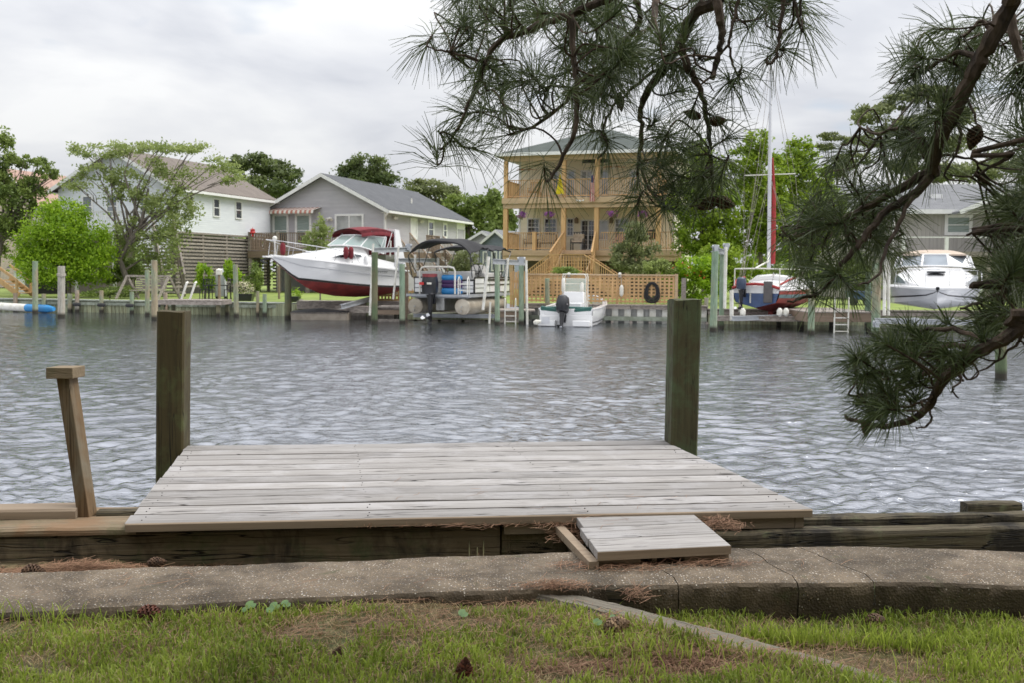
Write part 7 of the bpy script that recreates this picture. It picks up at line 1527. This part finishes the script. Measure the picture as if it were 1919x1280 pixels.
# ---- 4: sailboat on a lift, stern to us
D4 = 35.2; st_c = P(1416, 560, D4); th = R(33); hv = Vector((math.sin(th), math.cos(th), 0)); T4 = frame((st_c.x, D4, 0), (hv.x, hv.y)); b4 = thing('sailboat', 'red white and blue sailboat with a tall mast raised on a lift', 'sailboat', T4 @ Matrix.Translation((2, 0, .6)))
zz4 = lambda py, D=D4: P(1410, py, D).z
zsh, zwl, zk = zz4(542), zz4(566), zz4(583)
st4 = [(0, .84, zsh, .72, zwl, zwl-.18), (.8, 1.02, zsh+.0, .86, zwl-.02, zk+.02), (2.0, 1.15, zsh+.03, .95, zwl-.05, zk-.08), (3.2, 1.10, zsh+.08, .85, zwl-.03, zk-.06), (4.4, .85, zsh+.15, .58, zwl+.02, zk+.05), (5.4, .45, zsh+.25, .22, zwl+.12, zk+.25), (6.0, .06, zsh+.33, .02, zwl+.45, zk+.7)]
put_hull(b4, T4, st4, m_redhull, m_red, .7, stripe=(.35, .62, M('faded_teal_stripe', (.16, .26, .28), (.10, .17, .19), 5)), transom=m_blue); sheer_tube(b4, T4, st4, m_gel, .04)
mb = MB(T4); mb.loft([[(-.012, -.835, zsh-.0), (-.012, .835, zsh-.0)], [(-.012, -.82, zsh-.12), (-.012, .82, zsh-.12)]]); mb.build('transom_band', m_gel, b4)
mb = MB(T4); mb.loft(deck_cap(st4, .05)); mb.build('deck', m_gel, b4); mb = MB(T4); trunk(mb, [(4.6, .45, zsh+.12, zsh+.25), (3.8, .65, zsh+.08, zsh+.42), (2.4, .80, zsh+.02, zsh+.52), (1.6, .86, zsh, zsh+.55), (1.5, .86, zsh, zsh+.5)]); mb.build('cabin', m_gel, b4)
mb = MB(T4); trunk(mb, [(1.49, .9, zsh-.0, zsh+.34), (.8, .92, zsh, zsh+.26), (.1, .80, zsh, zsh+.16), (-.02, .78, zsh, zsh+.13)]); mb.build('cockpit_coaming', m_gel, b4)
mb = MB(T4); mb.path([(-.04, .84, zsh+.05), (-.05, .5, zsh+.17), (-.05, 0, zsh+.2), (-.05, -.5, zsh+.17), (-.04, -.86, zsh+.05)], .05, 8); mb.path([(.1, .82, zsh+.18), (.7, .93, zsh+.34), (1.4, .93, zsh+.42)], .05, 8); mb.path([(.1, -.82, zsh+.18), (.7, -.93, zsh+.34), (1.4, -.93, zsh+.42)], .04, 8); mb.build('red_trim_cushion', m_redcloth, b4)
mst = T4.inverted() @ P(1440, 500, 37.0); mx_ = 2.0; my_ = .0
mast_b = T4.inverted() @ P(1441, 499, 37.1); mast_t = T4.inverted() @ P(1444.5, 118, 37.1)
mb = MB(T4); mb.path([mast_b-Vector((0, 0, .1)), mast_b.lerp(mast_t, .55), mast_t], [.075, .07, .035], 10); mb.build('mast', m_gelgrey, b4)
sp = mast_b.lerp(mast_t, .455); side_ = T4.inverted().to_3x3() @ Vector((1, .05, 0)); mb = MB(T4)
mb.bar(sp+side_*-.95-Vector((0, 0, .03)), sp+side_*.95+Vector((0, 0, .06)), .05, .035); mb.build('spreader', m_pvc, b4)
mb = MB(T4); s1_ = mast_b+side_*.13; mb.path([s1_+Vector((0, 0, .1)), s1_+Vector((0, 0, 1.2)), s1_+Vector((0, 0, 2.6))-side_*.01, mast_b.lerp(mast_t, .54)+side_*.10], [.105, .10, .08, .03], 8); mb.build('furled_sail', m_redcloth, b4)
mb = MB(T4)
for a, b_ in ((mast_t, (6.0, 0, zsh+.33)), (mast_t, (-.02, .5, zsh)), (mast_t, sp+side_*-.95), (mast_t, sp+side_*.95), (sp+side_*-.95, (1.9, 1.13, zsh)), (sp+side_*.95, (1.9, -1.13, zsh)), (sp, (1.6, 1.12, zsh)), (sp, (1.6, -1.12, zsh)), (sp, (2.4, 1.12, zsh)), (sp, (2.4, -1.12, zsh)), (sp+side_*-.5+Vector((0, 0, .02)), (.8, .9, zsh+.1)), (mast_b.lerp(mast_t, .8), (1.2, 1.0, zsh)), (mast_b.lerp(mast_t, .62), (.3, .8, zsh+.1))): mb.tube(a, b_, .007, n=4)
mb.build('rigging', m_walegrey, b4)
mb = MB(T4); bm = mast_b+Vector((0, 0, .55)); mb.path([bm, (1.2, .0, zsh+1.0), (-.1, 0, zsh+.75)], [.03, .03, .03], 6); mb.build('boom', m_pvc, b4)
mb = MB(T4)
for y in (.80, -.82): mb.tube((.05, y, zsh), (.05, y, zz4(503)), .02, n=6)
mb.path([(.05, .80, zz4(503)), (.05, 0, zz4(502)), (.05, -.82, zz4(503))], .022, 6); mb.path([(.05, .8, zz4(503)), (1.5, 1.05, zz4(503))], .015, 6); mb.path([(.05, -.8, zz4(503)), (1.5, -1.05, zz4(503)), (4.5, -.8, zsh+.7)], .012, 6); mb.build('stern_rail', m_pvc, b4)
m4, _ = outboard(b4, T4, -.14, .40, zsh+.02, .80, M('blue_cowl', (.05, .07, .12), rough=.35), 0, label='small dark blue outboard motor on the transom')
mb = MB(T4); mb.box((-.10, -.62, zwl-.0), (-.03, -.30, zz4(526))); mb.build('rudder_cover', M('grey_cover', (.13, .12, .12), rough=.9), b4, bevel=.03)
for y in (.18, .56): mb = MB(T4); mb.box((-.05, y-.02, zwl-.02), (-.015, y+.02, zsh-.13)); mb.build('bracket', m_pvc, b4)
mb = MB(T4); mb.box((1.6, -.08, zk-.30), (3.0, .08, zk-.02)); mb.build('keel_stub', m_red, b4)
for k, px in enumerate((1392, 1461, 1473)):
    c = P(px, 586, 34.6); mb = MB(Matrix.Translation(c)); mb.path([(0, 0, .18), (0, 0, .10), (0, 0, -.05), (.02, 0, -.12)], [.04, .10, .10, .03], 9); tag(mb.build('lift_roller', m_pvc), ['white roller on the lift beam below the blue outboard', 'white roller on the lift beam right of the sailboat keel', 'pale roller on the lift beam farthest right under the sailboat'][k], 'roller')

# ---- 5: white cruiser, bow to us, on the right
D5 = 31.0; bp_ = P(1757, 541, D5); th = R(21); hv = Vector((-math.sin(th), -math.cos(th), 0)); L5 = 6.2; o_ = bp_-hv*L5; T5 = frame((o_.x, o_.y, 0), (hv.x, hv.y)); b5 = thing('cabin_boat', 'white cabin boat with pale blue hull and dark stripe seen bow on at the right', 'motor boat', T5 @ Matrix.Translation((3, 0, .6)))
zz5 = lambda py, D=D5: P(1757, py, D).z
zs = zz5(541); zc = zz5(570); zk = zz5(584); Wd = 1.55
st5 = [(0, Wd*.93, zs+.02, Wd*.86, zc-.1, zk-.05), (2, Wd, zs+.05, Wd*.9, zc-.08, zk-.02), (3.6, Wd*.99, zs+.07, Wd*.84, zc-.02, zk), (4.7, Wd*.86, zs+.07, Wd*.62, zc+.04, zk+.04), (5.4, Wd*.64, zs+.05, Wd*.36, zc+.10, zk+.10), (5.9, Wd*.36, zs+.03, Wd*.14, zc+.17, zk+.22), (6.15, Wd*.13, zs+.02, .03, zc+.3, zk+.45), (6.2, .04, zs+.01, .01, zs-.1, zs-.12)]
put_hull(b5, T5, st5, m_gelgrey, m_gelgrey, -.5, stripe=(.62, .72, m_darkgrey)); sheer_tube(b5, T5, st5, m_gel, .05)
mb = MB(T5); mb.loft(deck_cap(st5, .06)); mb.build('deck', m_gel, b5)
mb = MB(T5); zw = zz5(499, 33.5); trunk(mb, [(5.7, .35, zs+.03, zs+.10), (5.1, .80, zs+.05, zs+.28), (4.4, 1.12, zs+.06, zs+.46), (3.7, 1.28, zs+.06, zw-.08), (3.0, 1.32, zs+.05, zw+.02), (2.4, 1.32, zs+.05, zw+.02)]); mb.build('cabin', m_gel, b5)
mb = MB(T5)
for sgn in (1, -1): pts = [(4.95, sgn*.90, zs+.13), (4.45, sgn*1.105, zs+.15), (3.75, sgn*1.29, zs+.16), (3.8, sgn*1.21, zs+.44), (4.3, sgn*1.10, zs+.37), (4.7, sgn*.985, zs+.27)]; mb.poly([(x+.03, y*1.015, z+.02) for x, y, z in (pts if sgn < 0 else pts[::-1])])
mb.build('cabin_window', m_glassl, b5)
zt = zz5(477, 34.2); wb = [(1.6, 1.30, zw-.05), (2.7, 1.12, zw), (3.1, .42, zw+.03), (3.1, -.42, zw+.03), (2.7, -1.12, zw), (1.6, -1.30, zw-.05)]; wt = [(1.2, 1.16, zt-.03), (2.2, .98, zt), (2.5, .38, zt+.02), (2.5, -.38, zt+.02), (2.2, -.98, zt), (1.2, -1.16, zt-.03)]
mb = MB(T5)
for i in range(5): mb.add([wb[i], wb[i+1], wt[i+1], wt[i]], [(0, 1, 2, 3)])
mb.build('windshield', m_glassl, b5); mb = MB(T5); mb.path(wt, .03, 6); mb.path(wb, .03, 6)
for a, b_ in zip(wb, wt): mb.tube(a, b_, .035, n=6)
mb.build('windshield_frame', m_gel, b5)
mb = MB(T5); rows = []
for f in np.linspace(0, 1, 7): x = .2+2.3*f; rows.append([(x, 1.12*s_*(1-.12*f*f), zt+.03+.18*math.sin(math.pi*min(1, f*.9+.1))*(1-abs(s_)**3)) for s_ in np.linspace(-1, 1, 11)])
mb.loft(rows); mb.loft([[(x, y, z-.05) for x, y, z in r_][::-1] for r_ in rows]); mb.loft([rows[-1], [(x, y, z-.05) for x, y, z in rows[-1]]]); mb.build('canvas_top', M('tan_canvas', (.52, .42, .34), (.44, .36, .29), 6, rough=.9), b5, sharp=70)
mb = MB(T5); mb.box((4.2, -.28, zs+.50), (4.6, .28, zs+.56)); mb.build('deck_hatch', m_darkgrey, b5, bevel=.02)
mb = MB(T5)
for sgn in (1, -1):
    mb.path([(3.0, sgn*1.45, zs+.1), (3.4, sgn*1.42, zs+.5), (4.6, sgn*1.22, zs+.58), (5.5, sgn*.75, zs+.6), (6.0, sgn*.32, zs+.6), (6.1, 0, zs+.6)], .014, 6)
    for x, y in ((3.7, 1.42), (4.6, 1.24), (5.4, .85), (5.95, .35)): mb.tube((x, sgn*y, zs+.02), (x-.05, sgn*y*.97, zs+.57), .011, n=5)
mb.build('bow_rail', m_steel, b5); mb = MB(T5); mb.box((6.0, -.05, zs-.02), (6.3, .05, zs+.07)); mb.build('bow_roller', m_darkgrey, b5)
# small blue lawn vehicle behind the dock on the right
T = frame(tuple(P(1608, 560, 43))[:2]+(.6,), (1, 0)); t_ = thing('garden_cart', 'small blue garden cart on the grass behind the fishing dock', 'cart', T); mb = MB(T); mb.hexa([(-.4, -.25, .25), (.4, -.25, .25), (.4, .25, .25), (-.4, .25, .25)], [(-.5, -.32, .62), (.5, -.32, .62), (.5, .32, .62), (-.5, .32, .62)]); mb.build('tub', m_blue, t_, bevel=.03)
for x in (-.28, .28): mb = MB(T); mb.tube((x, -.34, .17), (x, -.26, .17), .17, n=14); mb.build('wheel', m_rubber, t_)
# ================================================================== near pine with overhanging branches
random.seed(21)
TB = Vector((3.3, 1.5, .62)); pine = thing('pine_tree', 'near pine reaching over the water with long needled branches and hanging cones', 'tree', Matrix.Translation(TB)); TP = Matrix.Translation(TB); IP = TP.inverted()
def smooth(pts, k=4):
    out = []
    for i in range(len(pts)-1):
        p0, p1, p2, p3 = pts[max(i-1, 0)], pts[i], pts[i+1], pts[min(i+2, len(pts)-1)]
        for j in range(k):
            t_ = j/k; out.append(.5*((2*p1)+(p2-p0)*t_+(2*p0-5*p1+4*p2-p3)*t_*t_+(3*p1-p0-3*p2+p3)*t_**3))
    return out+[pts[-1]]
mb = MB(TP); mb.path([(0, 0, -.2), (.02, .05, .8), (-.05, .1, 2.6), (.1, .05, 4.6), (0, 0, 7.6)], [.26, .20, .17, .13, .06], 14); mb.build('trunk', m_bark, pine)
wood_pts = []      # sample points (world) with the branch they belong to
def limb(pix, r0, r1, D0, D1, start=None, mat=m_bark, name='branch', jit=.0035):
    """branch through picture points; radii in metres, depths from D0 to D1"""
    n = len(pix); pts = [P(x, y, D0+(D1-D0)*i/(n-1)) for i, (x, y) in enumerate(pix)]
    if start is not None: pts = [Vector(s_) for s_ in start]+pts
    sp_ = smooth(pts, 4); m = len(sp_); rnd = random.Random(int(pix[0][0]+pix[-1][1]*3))
    sp_ = [p+Vector((rnd.uniform(-jit, jit), rnd.uniform(-jit, jit), rnd.uniform(-jit, jit))) for p in sp_]
    rr = [(r0+(r1-r0)*(i/(m-1))**.8)*rnd.uniform(.88, 1.14) for i in range(m)]
    mb = MB(TP); mb.path([IP @ p for p in sp_], rr, 8); mb.build(name, mat, pine)
    for i in range(m-1):
        wood_pts.append(sp_[i]); wood_pts.append(sp_[i].lerp(sp_[i+1], .5))
    return sp_
trunk_hi = TB+Vector((-.03, .1, 2.9)); trunk_mid = TB+Vector((-.05, .1, 2.2)); trunk_lo = TB+Vector((-.03, .1, 1.25))
limb([(1400, -60), (1341, 0), (1311, 18), (1294, 36), (1276, 81), (1250, 118), (1216, 167), (1199, 206), (1204, 240), (1197, 300), (1196, 345)], .028, .004, 2.8, 3.1, [TB+Vector((0, .05, 4.0)), (2.2, 2.2, 3.9), (1.2, 2.7, 3.2)])
limb([(1276, 85), (1290, 125), (1303, 150), (1319, 191), (1327, 244), (1331, 300), (1338, 360)], .012, .004, 2.85, 2.9)
limb([(1300, -190), (1200, -60), (1155, -14), (1117, 8), (1060, 28), (1019, 43), (975, 62), (937, 75), (907, 115), (897, 157), (880, 190), (868, 214), (851, 253), (826, 280)], .015, .004, 2.8, 2.9)
limb([(1190, 0), (1199, 40), (1150, 95), (1090, 150), (1060, 190), (1000, 235), (952, 252)], .009, .004, 2.9, 3.2)
limb([(1071, 25), (1075, 98), (1081, 154), (1079, 210), (1075, 256), (1056, 291), (1035, 328), (1024, 340)], .009, .004, 2.8, 2.75)
limb([(1200, 60), (1170, 120), (1120, 180), (1110, 215), (1112, 244)], .007, .003, 3.1, 3.2)
limb([(1245, 125), (1215, 140), (1180, 170), (1150, 200), (1130, 240), (1140, 272), (1120, 295)], .006, .003, 2.95, 3.0)
limb([(1197, 300), (1215, 350), (1235, 375), (1248, 390)], .005, .003, 3.1, 3.0)
limb([(1230, 0), (1225, 40), (1245, 90)], .012, .008, 3.0, 2.9)
limb([(1337, -10), (1349, 30), (1352, 60), (1348, 95), (1340, 125), (1333, 146)], .013, .007, 2.75, 2.75, name='dead_stub')
limb([(1386, -10), (1374, 40), (1366, 77), (1370, 105), (1378, 134), (1384, 150), (1372, 160)], .005, .0025, 2.8, 2.8)
limb([(1366, 77), (1352, 100), (1320, 108), (1304, 101)], .004, .002, 2.8, 2.9); limb([(1374, 40), (1390, 36), (1402, 54)], .003, .002, 2.8, 2.85)
limb([(1471, -10), (1463, 50), (1458, 90), (1450, 112), (1439, 119), (1437, 108)], .007, .003, 2.8, 2.8); limb([(1463, 50), (1452, 48), (1450, 40)], .003, .002, 2.8, 2.8); limb([(1452, 108), (1464, 104), (1470, 92)], .003, .002, 2.8, 2.85)
limb([(1485, -10), (1494, 26), (1500, 50), (1506, 60)], .005, .003, 2.8, 2.8); limb([(1494, 28), (1502, 26), (1500, -10)], .005, .003, 2.8, 2.8)
limb([(1301, 143), (1320, 152), (1333, 162), (1338, 170)], .003, .0015, 2.85, 2.9)
limb([(838, 95), (820, 92), (800, 87)], .0035, .002, 2.9, 2.9); limb([(907, 115), (870, 105), (838, 95)], .004, .003, 2.9, 2.9)
# right hand limb
RL = limb([(1925, -60), (1898, 0), (1863, 65), (1836, 113), (1808, 165), (1781, 227), (1760, 262), (1750, 300), (1752, 322)], .027, .016, 2.5, 2.75, [TB+Vector((0, .05, 4.4)), (2.3, 2.1, 4.2), (1.62, 2.42, 3.3)])
limb([(1752, 322), (1719, 360), (1688, 378), (1657, 397), (1630, 430), (1606, 463), (1573, 496), (1547, 540), (1500, 560), (1475, 565)], .015, .003, 2.75, 2.7)
limb([(1752, 318), (1690, 350), (1635, 382), (1590, 405), (1540, 426), (1495, 440), (1459, 440)], .014, .004, 2.75, 2.95)
limb([(1719, 362), (1700, 380), (1680, 430), (1657, 472), (1645, 515), (1609, 535)], .008, .003, 2.75, 2.6)
limb([(1755, 300), (1715, 250), (1690, 240), (1640, 250), (1610, 236)], .010, .003, 2.75, 2.95)
limb([(1836, 113), (1800, 95), (1770, 110), (1726, 134), (1700, 130)], .009, .003, 2.65, 2.8)
limb([(1863, 65), (1840, 40), (1815, 60), (1795, 72)], .007, .003, 2.65, 2.7); limb([(1800, 175), (1770, 190), (1764, 203), (1740, 215)], .006, .003, 2.7, 2.8)
limb([(1890, 20), (1905, 80), (1919, 130), (1935, 190), (1950, 260)], .014, .008, 2.6, 2.5); limb([(1790, 215), (1800, 250), (1790, 290), (1770, 330), (1815, 340)], .006, .002, 2.7, 2.7)
limb([(1755, 290), (1790, 292), (1825, 300), (1832, 318), (1815, 332), (1780, 325)], .004, .002, 2.7, 2.7); limb([(1808, 175), (1825, 215), (1836, 240)], .004, .0025, 2.7, 2.65)
limb([(1960, 250), (1900, 290), (1860, 310), (1830, 330)], .009, .003, 2.5, 2.6, [trunk_mid+Vector((0, 0, -.2))]); limb([(1960, 420), (1900, 420), (1850, 430), (1810, 440)], .009, .003, 2.5, 2.65, [trunk_lo+Vector((0, 0, .4))])
limb([(1960, 520), (1900, 540), (1850, 560), (1800, 580)], .009, .003, 2.45, 2.6, [trunk_lo+Vector((0, 0, .2))])
# lower branch
limb([(1975, 588), (1919, 613), (1841, 657), (1797, 687), (1760, 727), (1741, 760), (1701, 790), (1657, 799), (1602, 790), (1585, 780)], .024, .004, 2.35, 2.6, [trunk_lo, (2.3, 2.0, 1.85)])
limb([(1841, 657), (1790, 650), (1730, 665), (1680, 690), (1640, 700)], .008, .003, 2.45, 2.65); limb([(1797, 687), (1740, 700), (1690, 730), (1640, 745), (1590, 740)], .008, .003, 2.5, 2.6); limb([(1860, 645), (1800, 620), (1740, 615), (1700, 640), (1600, 665)], .008, .003, 2.4, 2.7)
limb([(1741, 760), (1745, 785), (1735, 800), (1715, 803)], .004, .002, 2.55, 2.5); limb([(1919, 625), (1880, 670), (1850, 690), (1820, 708)], .004, .0015, 2.4, 2.4); limb([(1795, 692), (1800, 715), (1785, 730), (1795, 745)], .004, .002, 2.5, 2.45)
WP = np.array([tuple(p) for p in wood_pts])
# needle clusters: (px, py, D, spread)
CL = []
for px, py, s_ in ((820, 282, 1.1), (799, 87, .9), (865, 30, 1.0), (890, 60, .9), (950, 252, 1), (894, 278, .95), (1107, 246, 1), (1022, 338, 1.1), (940, 157, .9), (1022, 170, .9), (1114, 154, .8), (1153, 184, .8), (1225, 230, .8), (1140, 272, .8), (861, 213, .9), (851, 253, .8), (1295, 213, .9), (1245, 262, .7), (1222, 305, .9), (1194, 348, 1.05), (1245, 387, 1.0), (1193, 387, .8), (1275, 330, .9), (1260, 345, .9), (1300, 290, .9), (1284, 134, .7), (1368, 252, .8), (1320, 345, .9), (1310, 370, .8), (1350, 330, .8), (1345, 225, .8),
                   (1402, 55, .75), (1506, 61, 1.0), (1437, 108, .8), (1470, 92, .8), (1372, 160, .85), (1384, 148, .7), (1450, 28, .7), (1502, 15, .8), (1304, 101, .7), (1150, 110, .7), (1270, 170, .8), (905, 130, .9), (1060, 130, .8)):
    CL.append((px, py, 2.85+random.uniform(-.12, .25), s_, 0))
def region(poly, n, D0, D1, s0, s1, mode):
    xs = [p[0] for p in poly]; ys = [p[1] for p in poly]; c = 0
    while c < n:
        x, y = random.uniform(min(xs), max(xs)), random.uniform(min(ys), max(ys)); ins = False; j = len(poly)-1
        for i in range(len(poly)):
            if (poly[i][1] > y) != (poly[j][1] > y) and x < (poly[j][0]-poly[i][0])*(y-poly[i][1])/(poly[j][1]-poly[i][1])+poly[i][0]: ins = not ins
            j = i
        if ins: CL.append((x, y, random.uniform(D0, D1), random.uniform(s0, s1), mode)); c += 1
region([(830, -40), (1180, -40), (1290, 40), (1290, 130), (1170, 150), (1110, 205), (1060, 245), (930, 235), (870, 190), (850, 60)], 78, 2.6, 3.4, .6, .95, 0)
region([(1060, 60), (1200, 60), (1180, 200), (1060, 230)], 8, 2.8, 3.5, .7, .9, 0)
region([(1230, 240), (1370, 230), (1380, 340), (1250, 390)], 8, 2.9, 3.4, .7, .95, 0)
region([(1290, -40), (1520, -40), (1500, 10), (1300, 20)], 12, 2.8, 3.3, .6, .8, 0)
region([(1690, 110), (1760, 40), (1850, 20), (1860, 120), (1800, 260), (1720, 260)], 26, 2.6, 3.1, .7, .95, 0)
region([(1600, 250), (1740, 220), (1760, 330), (1640, 390), (1500, 440), (1520, 380)], 22, 2.7, 3.3, .7, .95, 0)
region([(1480, 410), (1660, 370), (1700, 420), (1650, 500), (1600, 560), (1500, 590), (1470, 540)], 26, 2.6, 3.2, .65, .95, 0)
region([(1860, 260), (1960, 220), (1960, 640), (1900, 610), (1850, 560), (1850, 380)], 36, 2.35, 3.0, .65, .95, 1)
region([(1880, 0), (1960, 0), (1960, 240), (1890, 230)], 12, 2.5, 2.9, .7, .9, 0)
region([(1600, 660), (1680, 610), (1780, 570), (1900, 580), (1850, 650), (1780, 690), (1740, 745), (1700, 785), (1610, 775), (1590, 730)], 46, 2.35, 2.8, .45, .7, 1)
rng = np.random.default_rng(77); NV, NF, NA = [], [], []; off = 0; tw = MB(TP)
def add_burst(p, ax, s_, n, rng):
    global off
    ax = ax/np.linalg.norm(ax); t_ = rng.random(n); base = p-ax*(t_*.07*s_)[:, None]
    r_ = unit(np.cross(np.repeat(ax[None], n, 0), rng.normal(size=(n, 3)))); phi = np.radians(18+62*t_**.8+rng.normal(size=n)*9)
    d = unit(ax*np.cos(phi)[:, None]+r_*np.sin(phi)[:, None]); L_ = rng.uniform(.11, .155, n)*s_; 
    droop = np.zeros((n, 3)); droop[:, 2] = -1; mid = base+d*(L_*.5)[:, None]; tip = base+d*L_[:, None]+droop*(L_*rng.uniform(.04, .30, n))[:, None]
    w_ = unit(np.cross(d, rng.normal(size=(n, 3))))*(.00105*rng.uniform(.8, 1.25, (n, 1)))
    V = np.stack([base-w_, base+w_, mid-w_, mid+w_, tip-w_*.45, tip+w_*.45], 1).reshape(-1, 3); o_ = (np.arange(n)*6)[:, None]+off
    NV.append(V); NF.append(np.concatenate([o_+np.array([0, 1, 3, 2]), o_+np.array([2, 3, 5, 4])])); a = np.clip(rng.random(n)*.7+rng.random()*.3, 0, 1); NA.append(np.concatenate([a, a])); off += 6*n
for px, py, D, s_, mode in CL:
    p = np.array(P(px, py, D)); dd_ = np.linalg.norm(WP-p, axis=1); k = np.argsort(dd_)[random.choice([0, 2, 5, 9])]; q = WP[k]; dist = dd_[k]
    if mode == 0: ax = unit(p-q)*.8+np.array([rng.normal()*.35, rng.normal()*.35, -.25+rng.normal()*.35])
    else: ax = unit(p-q)*.5+np.array([-.45+rng.normal()*.4, rng.normal()*.4, .45+rng.normal()*.35])
    ax = ax/np.linalg.norm(ax); Lq = .07*s_; e_ = Vector(p); b_ = Vector(p-ax*min(.12, max(.04, dist*.5))); qv = Vector(q); mid_ = qv.lerp(b_, .5)+Vector((random.uniform(-.03, .03), random.uniform(-.03, .03), random.uniform(-.045, .02)))*min(1, dist*5)
    tw.path([IP @ v for v in smooth([qv, mid_, b_, e_], 3)], [.0032]*3+[.0028]*3+[.0026]*3+[.0022], 5)
    add_burst(p, ax, s_, int((62 if mode == 0 else 72)*(.8+.4*rng.random())), rng)
# crown above and beside the viewpoint, outside the picture
for _ in range(170):
    d = rng.normal(size=3); d /= np.linalg.norm(d); p = np.array([3.2, 1.0, 6.2])+d*np.array([2.8, 2.6, 2.0])*rng.uniform(.5, 1); p[2] = max(p[2], 4.3); add_burst(p, d+np.array([0, 0, -.2]), 2.6, 60, rng); NV[-1] = NV[-1]
    tw.path([IP @ Vector((3.3, 1.5, min(p[2], 7.5))), IP @ (Vector(p)*.5+Vector((3.3, 1.5, p[2]))*.5+Vector((0, 0, .1))), IP @ Vector(p)], [.03, .018, .006], 5)
tw.build('twigs', m_twig, pine)
npmesh('needles', np.concatenate(NV), np.concatenate(NF), np.concatenate(NA), m_needle, pine)
# hanging cones
for px, py, D, ax, L_, r_, sd_ in ((1327, 381, 2.85, (-.9, .1, -.45), .058, .020, 1), (1357, 379, 2.85, (.95, .1, -.25), .058, .020, 2), (1826, 256, 2.65, (-.3, .1, -1), .060, .021, 3), (1624, 802, 2.6, (-.1, .1, -1), .042, .015, 4), (1345, 226, 2.85, (.9, .2, .1), .05, .016, 5), (1298, 214, 2.8, (-.8, .2, .3), .05, .014, 6), (1162, 190, 2.95, (.2, .1, -1), .05, .014, 7)):
    c = P(px, py, D); mb = MB(TP @ Matrix.Translation(IP @ c)); cone_mesh(mb, (0, 0, 0), Vector(ax), L_, r_, n=90, seed=sd_); mb.build('pine_cone', m_cone, pine, sharp=20)
